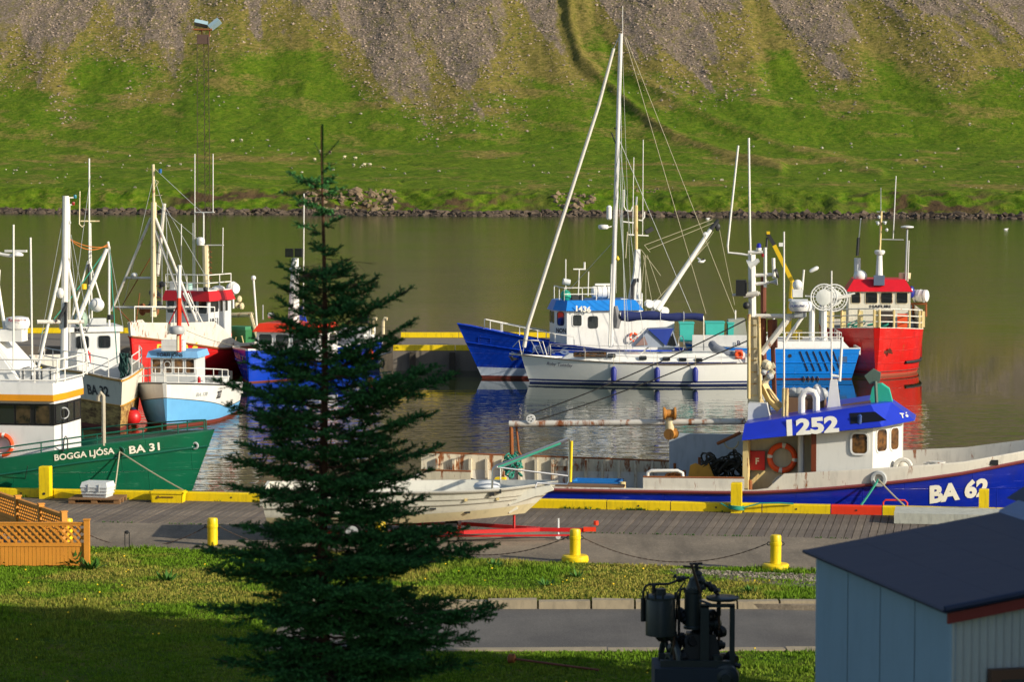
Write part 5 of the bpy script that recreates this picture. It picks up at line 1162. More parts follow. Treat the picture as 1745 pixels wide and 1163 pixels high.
bH.part('rubbing_strip', mb, BLACK)
P = sidetrace(bH, hH, [(1345, 606)], 1)[0]; mb = MB(); mb.cyl(P, .09, .02, 12, (0, 1, 0)); bH.part('scupper', mb, BLACK)
P = sidetrace(bH, hH, [(1435, 612)], 1)[0]; mb = MB(); mb.box(P, (.42, .04, .28)); bH.part('patch_plate', mb, paint('dull_blue_plate', S(60, 90, 130), .6))
xw0, xw1 = bH.p(1448, 590, 1.5).x, bH.p(1290, 590, 1.5).x
plan(bH, 'shelter_deck', [(xw0, 1.6), (xw1, 1.62), (xw1, -1.62), (xw0, -1.6)], 1.5, zat(583, 137.6), WHITE, top=[(xw0+.3, 1.45), (xw1, 1.5), (xw1, -1.5), (xw0+.3, -1.45)])
zt = zat(583, 137.6); rail_run(bH, [(x, 1.4, zt) for x in np.linspace(xw0+.4, xw1, 7)], .42, (1, .5), WHITEM, .022); rail_run(bH, [(xw0+.4, y, zt) for y in (1.4, .5, -.5, -1.4)], .42, (1, .5), WHITEM, .022)
xq = bH.p(1272, 580, 1.55).x; xq2 = bH.p(1180, 580, 1.55).x
plan(bH, 'forward_bulwark', [(xq, 1.7), (xq2, 1.5), (xq2, 1.4), (xq, 1.6)], 1.3, zat(572, 137.6), WHITE); text_px(bH, 'B', (1256, 589), (1262, 589), 8, 1.75, flat('navy_script', S(30, 36, 80), .5), side=1)
masts(bH, [[(1404, 583), (1404, 520)], [(1383, 583), (1384, 520)]], .14, WHITE, .3, name='radar_post'); masts(bH, [[(1306, 580), (1320, 540)]], .05, WHITEM, .3, name='strut')
P = bH.p(1373, 526, .3)
bJr = P
# net reels: two spoked wheels
def reel(th, P, r, nm='net_reel', ax=(0, 1, 0), n=18):
    mb = MB(); mb.torus(P, r, .035, ax, 28, 6); mb.torus(P, r*.82, .02, ax, 24, 4)
    u, v, d = basis(ax)
    for i in range(n): a = 2*math.pi*i/n; e = u*math.cos(a)+v*math.sin(a); mb.tube([Vector(P)+e*.1, Vector(P)+e*r], .014, 4)
    o = th.part(nm, mb, WHITE); mb = MB(); mb.lathe(Vector(P)-d*.06, [(r*.6, 0), (r*.62, .05), (r*.62, .1), (r*.2, .16)], 20, ax); th.part('reel_drum', mb, paint('reel_white', S(210, 212, 206), .6), o)
    return o
P = bH.p(1404, 507, .5); reel(bH, P, .64); P2 = bH.p(1421, 508, .2); P2.y = -.35; reel(bH, bH.p(1421, 508, -.4), .66); masts(bH, [[(1404, 507, .5), (1425, 508, -.4)]], .1, GREYP); masts(bH, [[(1425, 508), (1457, 500)], [(1425, 510), (1450, 505)], [(1415, 583), (1416, 512)], [(1372, 505), (1404, 507)]], .045, WHITEM, 0, name='reel_frame')
masts(bH, [[(1366, 505), (1370, 460)]], .05, WHITEM, .2, name='lamp_post'); P = bH.p(1372, 459, .2); mb = MB(); mb.lathe(P-Vector((.22, 0, .12)), [(.06, 0), (.1, .1), (.1, .4), (.05, .48)], 10, (-1, 0, .5)); bH.part('searchlight', mb, WHITE)
P = bH.p(1359, 486, .2); mb = MB(); mb.ball(P, .25, (1, 1, 1.1), 12); mb.box(P-Vector((0, 0, .4)), (.5, .3, .4)); bH.part('hauler', mb, WHITE)
t_ = Thing('deck_crane', 'yellow folding crane standing on the light blue boat', 'crane', bH.loc+bH.M@Vector((bH.p(1347, 575, -.5).x, -.5, 1.6)), 180)
mb = MB(); mb.tube([t_.p(1341, 580), t_.p(1344, 545), t_.p(1350, 478)], [.16, .14, .1], 8); t_.part('column', mb, YELC); mb = MB(); mb.beam(t_.p(1350, 480), t_.p(1319, 418), .17, .2); t_.part('boom', mb, YELC); mb = MB(); mb.beam(t_.p(1321, 420), t_.p(1307, 397), .16, .18); t_.part('jib', mb, DARK); mb = MB(); mb.box(t_.p(1309, 397), (.16, .2, .14)); t_.part('jib_head', mb, YELC); mb = MB(); mb.tube([t_.p(1335, 560), t_.p(1338, 500)], .06, 6); t_.part('hydraulic_ram', mb, DARK); mb = MB(); mb.tube([t_.p(1307, 405), t_.p(1306, 425)], .06, 6); t_.part('hook', mb, DARK); P = t_.p(1331, 417); mb = MB(); mb.box(P, (.22, .2, .18)); t_.part('work_light', mb, WHITE)
mb = MB(); mb.box(t_.p(1358, 572), (.5, .5, .5)); t_.part('crane_foot', mb, YELC)
for i, (a, b, c, d, lb) in enumerate(((1158, 1182, 551, 572, 'turquoise tub partly hidden by the yacht boom, leftmost of the tubs'), (1202, 1234, 550, 574, 'wide turquoise tub between two others on the deck behind the yacht'), (1240, 1250, 551, 574, 'narrow turquoise tub next to the grey winch box'))):
    A = bH.p(a, d, .9); B_ = bH.p(b, c, .9); w_ = abs(A.x-B_.x); h_ = B_.z-A.z+.3
    Wp = bH.loc+bH.M@Vector(((A.x+B_.x)/2, .7, A.z-.3)); t_ = Thing('fish_tub', lb, 'tub', Wp, 180, 'turquoise fish tubs behind the yacht'); mb = MB(); n_ = 4; mb.hexa([(-w_*.46, -.4, 0), (w_*.46, -.4, 0), (w_*.46, .4, 0), (-w_*.46, .4, 0), (-w_/2, -.45, h_), (w_/2, -.45, h_), (w_/2, .45, h_), (-w_/2, .45, h_)]); t_.part('tub_body', mb, TURQ, smooth=0); mb = MB(); mb.box((0, 0, h_+.02), (w_+.06, .96, .06)); t_.part('rim', mb, TURQ)
P = bH.loc+bH.M@bH.p(1256, 562, .4); t_ = Thing('winch_box', 'grey machine housing with slanted side beside the turquoise tubs', 'winch', (P.x, P.y, 1.3), 180); mb = MB(); mb.prism([(-.55, -.4, 0), (.55, -.4, 0), (.45, -.4, 1.55), (-.35, -.4, 1.6)], (0, .8, 0)); t_.part('housing', mb, paint('dull_grey_green', S(150, 150, 140), .6, rust=.1), smooth=0); mb = MB(); mb.tube([(.1, .2, 1.5), (.1, .2, 2.0)], .04, 6); t_.part('pipe', mb, WHITEM)
# ================================================================ I: red boat at the right
bI = boat('fishing_boat', 'red hulled fishing boat with cream wheelhouse and red roof at the far right', 'fishing boat', onz(1493, 642, 0), -94, 11.5, group='fishing boats in the harbour')
hI = Hull(11.5, 5.0, [(0, 2.1), (.5, 2.1), (.8, 2.2), (1, 2.42)], rake=.35, taper=.72, n=2.4, kw=.9, nw=2.3, taperw=.66, stern=.95, p=.55, bow_w=.06)
hI.build(bI, [(lambda q: -.5, 1), (lambda q: .12, 0), (lambda q: hI.zr(q), 0)], [paint('chipped_red_hull', S(192, 22, 16), .3, plates=1, rust=.27, dirt=.5, streak=1.6), paint('red_boot', S(150, 66, 44), .7, rust=.2)], bul=WHITER, bh=.25, cap=[(lambda q: .22, .03)], capm=ANTI)
# side bulwark uppers (white)
for s_ in (1, -1):
    mb = MB(); pts = [Vector(hI.pt(q, hI.zr(q), s_, .02)) for q in np.linspace(.0, .62, 8)]; n_ = len(pts)
    mb.add(pts+[p+Vector((0, 0, .95)) for p in pts]+[p+Vector((0, -s_*.06, 0)) for p in pts]+[p+Vector((0, -s_*.06, .95)) for p in pts], [(i, i+1, i+1+n_, i+n_) for i in range(n_-1)]+[(i+2*n_, i+1+2*n_, i+1+3*n_, i+3*n_) for i in range(n_-1)]+[(i+n_, i+1+n_, i+1+3*n_, i+3*n_) for i in range(n_-1)]); bI.part('side_screen', mb, WHITER, smooth=0)
pts = [Vector(hI.pt(q, hI.zr(q), 1, .08)) for q in (.66, .74, .82, .89, .95, .99)]; pts2 = [Vector((p.x, -p.y, p.z)) for p in pts]
rail_run(bI, pts+pts2[::-1], .95, (1, .66, .33), WHITER, .032); 
mb = MB()
for p in pts+pts2: mb = MB(); mb.tube([p, p+Vector((0, 0, .9))], .06, 6); bI.part('rail_stanchion', mb, YRUST)

STC = paint('stay_cream', S(222, 206, 150), .5, rust=.2)
for p in pts2[1:]+pts[:1]: mb = MB(); mb.box(p+Vector((-.05, .12, .45)), (.05, .2, .8)); bI.part('bulwark_stay', mb, STC)
xi = 5.6; yI = (bI.loc+bI.M@Vector((xi, 0, 0))).y; ci = bI.q(1499, 510, xi).y; hw = (bI.q(1551, 510, xi).y-bI.q(1446, 510, xi).y)/2
plI = [(xi-3, ci-hw), (xi, ci-hw), (xi, ci+hw), (xi-3, ci+hw)]; CRE = paint('wheelhouse_cream', S(226, 220, 200), .45, rust=.16, dirt=.4)
plan(bI, 'wheelhouse', plI, 1.6, zat(496, yI), CRE); RT = zat(477, yI)
plan(bI, 'roof', grow(plI, .12), zat(497, yI), RT, paint('roof_red', S(206, 18, 34), .4), top=grow(plI, -.25))
facewin(bI, plI[1], plI[2], zat(517, yI), zat(499, yI), [(.04, .18), (.27, .46), (.52, .70), (.77, .95)], CREAM, GLASS, .07)
text_fn(bI, 'HAFURI', lambda u, v: Vector((xi+.02, ci-.5+u*1.05, zat(525, yI)+v*.15)), TEXTK)
mb = MB(); mb.box((xi+.03, ci+.3, zat(545, yI)), (.04, .75, .9)); bI.part('door', mb, paint('door_dark', S(70, 60, 50), .5, rust=.2))
masts(bI, [[(1498, 478), (1499, 430)]], .2, WHITE, xi-.5, 'q', r2=.13, n=10); masts(bI, [[(1499, 430), (1502, 360)]], .06, YRUST, xi-.5, 'q', 'topmast'); masts(bI, [[(1501, 360), (1501, 320)]], .02, GREYP, xi-.5, 'q', 'antenna', n=5)
masts(bI, [[(1492, 378), (1512, 378)], [(1494, 361), (1508, 361)], [(1500, 408), (1540, 409)]], .028, GREYP, xi-.5, 'q', 'spreader', n=6); P = bI.q(1499, 431, xi-.5); mb = MB(); mb.lathe(P, [(.2, -.1), (.27, 0), (.27, .1), (.2, .14)], 14); bI.part('mast_collar', mb, WHITE)
for a, b in ((1496, 381), (1508, 380), (1511, 392), (1498, 370)): P = bI.q(a, b, xi-.4); mb = MB(); mb.lathe(P, [(.05, -.08), (.09, 0), (.05, .08)], 8); bI.part('lamp', mb, LGREY)
P = bI.q(1498, 478, xi-.1); mb = MB(); mb.box(P, (.4, .55, .5)); bI.part('blue_box', mb, paint('slate_box', S(90, 104, 128), .5))
masts(bI, [[(1461, 480), (1461, 440)]], .17, LGREY, xi-1, 'q', 'funnel'); masts(bI, [[(1461, 436), (1463, 405)]], .08, DARK, xi-1, 'q', 'exhaust'); masts(bI, [[(1464, 405), (1467, 372)], [(1522, 407), (1527, 300)], [(1547, 480), (1549, 410)]], .025, WHITEM, xi-1, 'q', 'antenna', n=6); masts(bI, [[(1543, 478), (1546, 390)]], .05, GREYP, xi-1, 'q', 'radar_post'); masts(bI, [[(1546, 475), (1547, 465)], [(1537, 478), (1537, 465)]], .16, CREAM, xi-1.2, 'q', 'funnel')
P = bI.q(1546, 388, xi-1); mb = MB(); mb.lathe(P, [(.12, -.03), (.33, 0), (.33, .06), (.15, .1)], 16); bI.part('satellite_dome', mb, WHITE); P = bI.q(1466, 471, xi-.9); mb = MB(); mb.ball(P, .36, (1, 1, .9), 14); bI.part('radar_dome', mb, WHITE)
P = bI.q(1569, 505, xi-2.2); raft('white life raft canister on a rack right of the red roofed wheelhouse', bI.loc+bI.M@Vector((xi-2.2, P.y, P.z-.3)), -30, .8, .32)
masts(bI, [[(1556, 520), (1556, 545)], [(1578, 516), (1578, 540)], [(1552, 518), (1580, 518)]], .06, RUSTY, xi-2.2, 'q', 'raft_rack'); P = bI.q(1553, 498, xi-2); mb = MB(); mb.ball(P, .25, (1, .7, 1.3), 10); bI.part('blue_bundle', mb, BLUED)
rng2 = random.Random(4); mb = MB()
for i in range(14): P = Vector((rng2.uniform(7.6, 9.2), rng2.uniform(-1.1, .9), rng2.uniform(1.9, 2.5))); mb.torus(P, rng2.uniform(.2, .4), .035, (rng2.uniform(-1, 1), rng2.uniform(-1, 1), 1), 12, 4)
o = solo('rope_heap', 'heap of green rope and gear behind the rails of the red boat', 'rope', mb, ROPEG, bI.loc, -94)
P = bI.loc+bI.M@Vector((8.6, 1.45, 2.55)); mb = MB(); mb.box((0, 0, 0), (.18, .5, .75)); solo('orange_jacket', 'orange survival suit hanging on the rail of the red boat', 'clothing', mb, ORANGE, P, -94)
mb = MB(); cx = bI.q(1511, 600, 11.3)
for i in range(6): a = random.uniform(0, 3.1); mb.beam(cx, cx+Vector((.02, math.cos(a)*.3, math.sin(a)*.45-.2)), .08, .08)
o = bI.part('anchor', mb, RUSTB); o.location = (.08, 0, 0)
mb = MB()
for a in range(5): P = bI.q(1549+a*6.5, 592, 9); z = 1.15; q = .84; y_ = hI.hbxz(8.4-a*.45, z)+.02; mb.beam((8.4-a*.45, y_, .75), (8.4-a*.45, y_, 1.45), .05, .05)
bI.part('side_fender', mb, paint('red_rib', S(150, 20, 16), .5)); mb = MB(); mb.tube([(x, hI.hbxz(x, .62)+.05, .62) for x in (10.4, 9.8, 9, 8, 7)], .08, 8); bI.part('rubber_fender', mb, BLACK)
# ================================================================ J: blue boat 1252 / BA 62 along the quay
cJ = Vector((9.34, 74.6, 0)); bJ = Thing('fishing_boat', 'long deep blue fishing boat with angled blue roof, moored along the quay at the right', 'fishing boat', cJ-BD*11.9, -9.3, group='fishing boats in the harbour')
blue_line = [(0, 2.28), (.5, 2.32), (.6, 2.47), (.66, 2.6), (.77, 2.85), (.87, 3.28), (1, 3.6)]
hJ = Hull(17.6, 4.3, [(0, 2.32), (.5, 2.36), (.515, 2.36), (.53, 2.79), (.66, 2.98), (.77, 3.15), (.87, 3.5), (1, 3.85)], rake=1.5, taper=.58, n=2.2, kw=.9, nw=1.9, taperw=.5, p=.8, bow_w=.02)
smJ = hJ.zr
hJ.zr = lambda q: lerp_list(hJ.rail, q)
def bluez(q): return min(smooth_list(blue_line, q), hJ.zr(q)-.02)
BLUEJ = paint('worn_blue_hull', S(12, 38, 156), .18, plates=1, dirt=.45, streak=1.2, var=.25)
hJ.build(bJ, [(lambda q: -.6, 1), (lambda q: .3, 0), (bluez, 2), (lambda q: hJ.zr(q), 2)], [BLUEJ, ANTI, WHITER], deck=DECKB, bul=WHITER, bh=.55, ns=60, cap=[(lambda q: bluez(q), .045)], capm=paint('rub_rail_red', S(120, 50, 50), .6, rust=.2), deckz=lambda q: 1.75 if q < .55 else max(1.75, hJ.zr(q)-.8))
text_px(bJ, 'BA 62', (1584, 859.5), (1685, 848), 28, -2.05, TEXTW, hull=hJ, bold=.05)
J = bJ.p
RB = WHITER
VR = paint('rusty_bulwark', S(212, 202, 176), .6, rust=.62, dirt=.5)
def screen(side, pa, pb, h0, h1, n, mat, nm='bulwark_plate', off=0):
    # raised bulwark plating between two photo columns with ribs
    xa = J(pa, 820, side*2.1).x; xb = J(pb, 820, side*2.1).x; mb = MB(); rb = []
    xs_ = np.linspace(xa, xb, n+1); y = lambda x: side*(hJ.hbxz(x, 2.3)-.03)
    for x0, x1 in zip(xs_, xs_[1:]):
        t0 = (x0-xa)/(xb-xa); t1 = (x1-xa)/(xb-xa); z0 = h0+(h1-h0)*t0; z1 = h0+(h1-h0)*t1
        a, b = y(x0), y(x1); i_ = -side*.05
        mb.hexa([(x0, a, 2.33), (x1, b, 2.33), (x1, b+i_, 2.33), (x0, a+i_, 2.33), (x0, a, z0), (x1, b, z1), (x1, b+i_, z1), (x0, a+i_, z0)])
    o = bJ.part(nm, mb, mat, smooth=0)
    mb = MB(); mb.tube([(x, y(x)-side*.03, h0+(h1-h0)*(x-xa)/(xb-xa)+.02) for x in xs_], .03, 6); bJ.part('cap_rail', mb, RUSTY, o)
    for x in xs_[1:-1]:
        rb = MB(); rb.box((x, y(x)-side*.1, 2.22), (.07, .14, .85)); bJ.part('rib', rb, VR, o, smooth=0)
    return o
screen(1, 722, 1140, 2.78, 2.62, 15, VR); screen(-1, 1096, 1268, 2.66, 2.68, 4, WHITER); screen(-1, 715, 800, 2.7, 2.7, 3, VR)
mb = MB(); xa = J(1140, 800, 1.9).x; xb = J(1274, 800, 1.9).x
mb.hexa([(xa, 1.95, 1.76), (xb, 1.95, 1.76), (xb, 2.05, 1.76), (xa, 2.05, 1.76), (xa, 1.95, 3.42), (xb, 1.95, 3.42), (xb, 2.05, 3.42), (xa, 2.05, 3.42)]); bJ.part('shelter_screen', mb, paint('pale_screen', S(178, 188, 196), .5, rust=.05, dirt=.5), smooth=0)
mb = MB(); mb.tube([J(1103, 818, -2), J(1104, 806, -2), J(1110, 803, -2), J(1155, 803, -2), J(1163, 807, -2), J(1164, 818, -2)], .045, 8); bJ.part('hoop_rail', mb, WHITEM)
# wheelhouse
xA = J(1272, 780, -1.0).x; xB = J(1388, 780, -1.7).x; xC = J(1487, 780, -1.7).x; xD = xC+.72
zb = 1.8
def rz(x): # underside of roof rises towards the bow
    a = J(1264, 751, -2.0); b = J(1503, 728, -2.0); return a.z+(b.z-a.z)*(x-a.x)/(b.x-a.x)
plW = [(xB, -1.7), (xC, -1.7), (xD, -.55), (xD, .55), (xC, 1.7), (xB, 1.7)]
plan(bJ, 'wheelhouse', plW, zb, lambda p: rz(p[0])+.12, paint('wheelhouse_white', S(214, 214, 208), .35, dirt=.25, var=.06), top=plW)
plan(bJ, 'aft_shelter', [(xA, -.85), (xB, -.85), (xB, 1.7), (xA, 1.7)], zb, lambda p: rz(p[0])+.1, paint('shelter_cream', S(206, 196, 166), .5, rust=.22, dirt=.5))
mb = MB(); mb.box((xA+.03, -1.25, (zb+rz(xA))/2), (.14, .9, rz(xA)-zb)); bJ.part('shelter_post', mb, YRUST, smooth=0)
mb = MB(); mb.box((xB-.02, -1.35, (zb+rz(xB))/2), (.13, .72, rz(xB)-zb+.05)); bJ.part('door_edge', mb, paint('varnished_door', S(112, 50, 22), .4)); 
masts(bJ, [[(1365, 740), (1365, 812)]], .085, WHITE, -1.3, name='vent_duct')
def jw(t, x0, y0, x1, y1, **k):
    a = J(x0, y1, t); b = J(x1, y0, t); window(bJ, ((a.x+b.x)/2, t-.005, (a.z+b.z)/2), (1, 0, 0), (0, 0, 1), abs(b.x-a.x), b.z-a.z, k.get('r', .09), .05, WHITE, GLASSW, None, .035)
jw(-1.7, 1452, 740, 1478, 773)
z0_, z1_ = J(1500, 767, -1.2).z, J(1500, 733, -1.2).z
facewin(bJ, plW[1], plW[2], z0_-.02, z1_+.02, [(.13, .46), (.60, .86)], WHITE, GLASSW, .1, .04)
mb = MB(); mb.beam(J(1430, 808, -1.76), J(1486, 804, -1.76), .03, .03); bJ.part('wall_trim', mb, WHITE)
# angled roof visor
bot = [J(1264, 751, -2.05), J(1503, 728, -2.05), J(1559, 717, -.75)]; topp = [J(1269, 723, -1.55), J(1484, 690, -1.55), J(1519, 686, -.5)]
mir = lambda L: [Vector((p.x, -p.y, p.z)) for p in L[::-1]]
Bt = bot+mir(bot); Tp = topp+mir(topp); n_ = 6; mb = MB(); mb.add(Bt+Tp, [(i, (i+1) % n_, (i+1) % n_+n_, i+n_) for i in range(n_)]+[tuple(range(n_, 2*n_)), tuple(range(n_))[::-1]]); bJ.part('roof_visor', mb, BLUEV, smooth=0)
mb = MB(); mb.add([(p.x, p.y, p.z-.012) for p in Bt], [tuple(range(n_))]); bJ.part('visor_soffit', mb, LGREY, smooth=0)
W3 = [bJ.loc+bJ.M@p for p in (bot[0], bot[1], topp[1])]; NR = (W3[1]-W3[0]).cross(W3[2]-W3[0]).normalized()
if NR.dot(CP-W3[0]) < 0: NR = -NR
def onv(px, py, off=.01): return bJ.loca(hit(px, py, W3[0]+NR*off, NR))
A, B_, C_ = onv(1341, 742), onv(1430, 735), onv(1340, 717)
text_fn(bJ, '1252', lambda u, v: A+(B_-A)*u+(C_-A)*v, TEXTW, bold=.05)
mb = MB(); mb.add([onv(1448, 704.5, .012), onv(1491, 702, .012), onv(1511, 717, .012), onv(1449.5, 723, .012)], [(0, 1, 2, 3)]); o = bJ.part('visor_opening', mb, flat('dark_opening', (.006, .006, .01), .4), smooth=0); mb = MB(); P = onv(1465, 716, .03); mb.lathe(P, [(.07, -.1), (.05, 0), (.06, .1), (.03, .14)], 10); bJ.part('horn', mb, paint('teal_horn', S(40, 70, 130), .4), o)
W4 = [bJ.loc+bJ.M@p for p in (bot[1], bot[2], topp[2])]; N4 = (W4[1]-W4[0]).cross(W4[2]-W4[0]).normalized(); N4 = -N4 if N4.dot(CP-W4[0]) < 0 else N4
on4 = lambda px, py: bJ.loca(hit(px, py, W4[0]+N4*.012, N4)); A4, B4, C4 = on4(1535, 712), on4(1551, 713), on4(1533, 704.5); text_fn(bJ, 'TÓ', lambda u, v: A4+(B4-A4)*u+(C4-A4)*v, TEXTW, bold=.04)
life = Vector(J(1333, 781, -.98)); life_ring('large orange life ring in the shelter of the blue boat beside the red box', bJ.loc+bJ.M@life, (.16, .987, 0), .33, .075)
P = bJ.loc+bJ.M@J(1290, 785, -.98); t_ = Thing('red_box', 'red emergency box marked F on the shelter wall of the blue boat', 'box', P, -9.3); mb = MB(); mb.box((0, 0, 0), (.42, .2, .5)); t_.part('box_body', mb, RED, smooth=0); text_fn(t_, 'F', lambda u, v: Vector((-.03+u*.09, -.104, -.09+v*.16)), TEXTW)
# deck clutter in the shelter
for k, (a, b) in enumerate(((1280, 825), (1290, 820))): P = J(a, b, -1.3); mb = MB(); mb.beam(P+Vector((-.15, 0, -.1)), P+Vector((.2, 0, .25)), .05, .05); bJ.part('lever', mb, YRUST)
mb = MB(); P = J(1278, 838, -1.4); mb.lathe(P-Vector((0, 0, .0)), [(.2, -.3), (.2, 0), (.06, .05), (.06, .25), (.03, .3)], 14); bJ.part('capstan', mb, RUSTY)
mb = MB(); mb.torus(J(1336, 832, -1.3), .3, .05, (0, 1, 0), 14, 6, a0=math.pi, a1=2*math.pi); bJ.part('hose_arch', mb, GREYP)
# fairlead with rope
P = J(1497, 817, -2.12); mb = MB(); mb.torus(P, .16, .06, (0, 1, 0), 16, 6); bJ.part('fairlead', mb, GREYP)
Wp = bJ.loc+bJ.M@(P+Vector((0, -.08, 0)))
cable('green mooring rope from the blue hull down to the kerb', Wp, hit(1467, 862, Q(0, .1, 0), VV), .02, .028, ROPEG); cable('pale pink mooring rope from the blue hull to the kerb by the red hoop', Wp, hit(1541, 862, Q(0, .1, 0), VV), .02, .022, ROPE)
# foredeck gear
for a, b, r in ((1535, 797, .2), (1597, 800, .22), (1583, 802, .16)):
    P = J(a, b, -.6); mb = MB(); mb.cyl((P.x, -.6, P.z-.35), r, .55, 14); bJ.part('deck_winch', mb, WHITER)
P = J(1539, 797, -1.0); mb = MB(); mb.torus(P, .2, .06, (0, 1, 0), 16, 6); bJ.part('hatch_ring', mb, WHITER)
P = J(1694, 791, -1.9); mb = MB(); mb.box((P.x, -hJ.hbxz(P.x, P.z)-.005, P.z), (.22, .06, .13)); bJ.part('scupper', mb, DARK)
# gantry
CL = paint('gantry_cream', S(206, 196, 164), .55, rust=.35, dirt=.5)
mb = MB(); t = 0.1; L_ = [(1274, 690), (1274.6, 640), (1275, 540)]; R_ = [(1300, 690), (1290, 640), (1289, 540)]
mb.prism([J(*p, t) for p in L_]+[J(*p, t) for p in R_[::-1]], (0, .35, 0)); bJ.part('gantry_column', mb, CL, smooth=0)
for k in range(7): mb = MB(); mb.beam(J(1273.5, 555+k*20, t-.01), J(1290.5, 554+k*20, t-.01), .03, .03); bJ.part('column_bracket', mb, YRUST, smooth=0)
masts(bJ, [[(1293, 540), (1296, 690)], [(1276, 536), (1276, 680)]], .045, YRUST, -.0, name='gantry_pipe'); 
masts(bJ, [[(1275, 539), (1368, 539)]], .06, WHITER, .1, name='cross_bar'); masts(bJ, [[(1297, 603), (1345, 541)]], .085, WHITER, .1, name='gantry_brace'); masts(bJ, [[(1336, 585), (1369, 538)]], .05, WHITEM, .1, name='gantry_brace')
masts(bJ, [[(1301, 470), (1301, 600), (1305, 660)]], .075, RUSTB, .3, name='exhaust_pipe'); masts(bJ, [[(1316, 545), (1317, 593)]], .13, RUSTB, .3, name='exhaust_silencer'); masts(bJ, [[(1317, 593), (1320, 680)]], .06, RUSTB, .3, name='exhaust_pipe')
mb = MB(); pts = [J(1300, 655, .1), J(1312, 680, .1), J(1330, 697, .1)]; mb.tube(pts, .13, 4); bJ.part('curved_arm', mb, paint('arm_yellow', S(214, 180, 104), .5, rust=.25)); masts(bJ, [[(1298, 658), (1318, 632)], [(1300, 632), (1320, 622)]], .08, CL, .1, name='hydraulic_ram'); masts(bJ, [[(1310, 662), (1326, 684)], [(1318, 716), (1296, 680)]], .035, YRUST, .0, name='handrail')
for a, b, r in ((1306, 622, .13), (1301, 634, .09), (1312, 642, .09)): P = J(a, b, .05); mb = MB(); mb.lathe(P, [(r*.6, -r), (r, -r*.5), (r, r*.5), (r*.6, r)], 10, (random.uniform(-1, 1), .6, .4)); bJ.part('hydraulic_fitting', mb, CL if r > .1 else GREYP)
plan(bJ, 'gantry_base', [(J(1273, 700, -.4).x, -.5), (J(1322, 700, -.4).x, -.5), (J(1322, 700, -.4).x, .6), (J(1273, 700, -.4).x, .6)], 3.3, J(1280, 688, -.4).z, paint('base_white', S(206, 210, 212), .45, rust=.06), top=[(J(1275, 700, -.4).x, -.4), (J(1306, 700, -.4).x, -.4), (J(1306, 700, -.4).x, .5), (J(1275, 700, -.4).x, .5)])
# mast head
masts(bJ, [[(1282, 540), (1281, 434)]], .1, WHITEM, .1, name='mast_head'); masts(bJ, [[(1281, 436), (1262, 433), (1241, 431), (1240, 419), (1246, 360), (1258, 248)]], .028, WHITEM, .1, name='antenna'); masts(bJ, [[(1279, 437), (1278, 400), (1276, 235)]], .028, WHITEM, .1, name='antenna')
masts(bJ, [[(1275, 430), (1300, 430)], [(1280, 470), (1318, 468)], [(1268, 505), (1295, 500)], [(1304, 422), (1304, 490)], [(1318, 440), (1319, 475)], [(1282, 485), (1310, 482)]], .045, WHITEM, .1, name='mast_arm')
P = J(1293, 427, .1); mb = MB(); mb.cyl(P, .075, .07, 12); o = bJ.part('beacon_base', mb, WHITE); mb = MB(); mb.lathe(P+Vector((0, 0, .07)), [(.06, 0), (.06, .08), (.03, .12)], 12); bJ.part('blue_beacon', mb, flat('beacon_blue', S(20, 30, 160), .3), o)
P = J(1300, 438, .1); mb = MB(); mb.cyl(P, .045, .09, 10); bJ.part('red_lamp', mb, flat('beacon_red', S(150, 20, 20), .3))
P = J(1276, 452, .1); mb = MB(); mb.lathe(P, [(.16, 0), (.1, .15), (.05, .3)], 14, (1, 0, .5)); bJ.part('loudhailer', mb, GREYP)
P = J(1263, 491, -.1); mb = MB(); mb.box(P, (.26, .3, .42)); o = bJ.part('floodlight', mb, BLACK, smooth=0); mb = MB(); mb.box(P+Vector((.14, 0, .0)), (.03, .24, .3)); bJ.part('lens', mb, DARK, o)
P = J(1272, 521, 0); mb = MB(); mb.ball(P, .1, n=10); bJ.part('lamp', mb, DARK); P = J(1324, 466, .1); mb = MB(); mb.torus(P, .11, .03, (1, 0, .3), 12, 5); bJ.part('pulley_block', mb, DARK); P = J(1317, 481, .0); mb = MB(); mb.lathe(P, [(.02, -.1), (.04, 0), (.1, .12)], 12, (1, 0, .1)); bJ.part('horn', mb, GREYP)
masts(bJ, [[(1267, 504), (1292, 500)]], .07, WHITER, -.05, name='lamp_tube'); masts(bJ, [[(1248, 503), (1262, 503)]], .035, WHITEM, -.05, name='lamp_tube')
P = J(1364, 530, .1); radome(bJ, P, .62, .28); mb = MB(); mb.box(P-Vector((0, 0, .1)), (.3, .3, .12)); bJ.part('radar_base', mb, GREYP)
text_px(bJ, 'FURUNO', (1347, 524), (1375, 523), 4, -.21, flat('radar_blue_lettering', S(40, 50, 110), .5), off=.01, name='radar_lettering')
P = J(1360, 512, .2); mb = MB(); mb.box(P, (.5, .2, .06)); bJ.part('radar_platform', mb, LGREY)
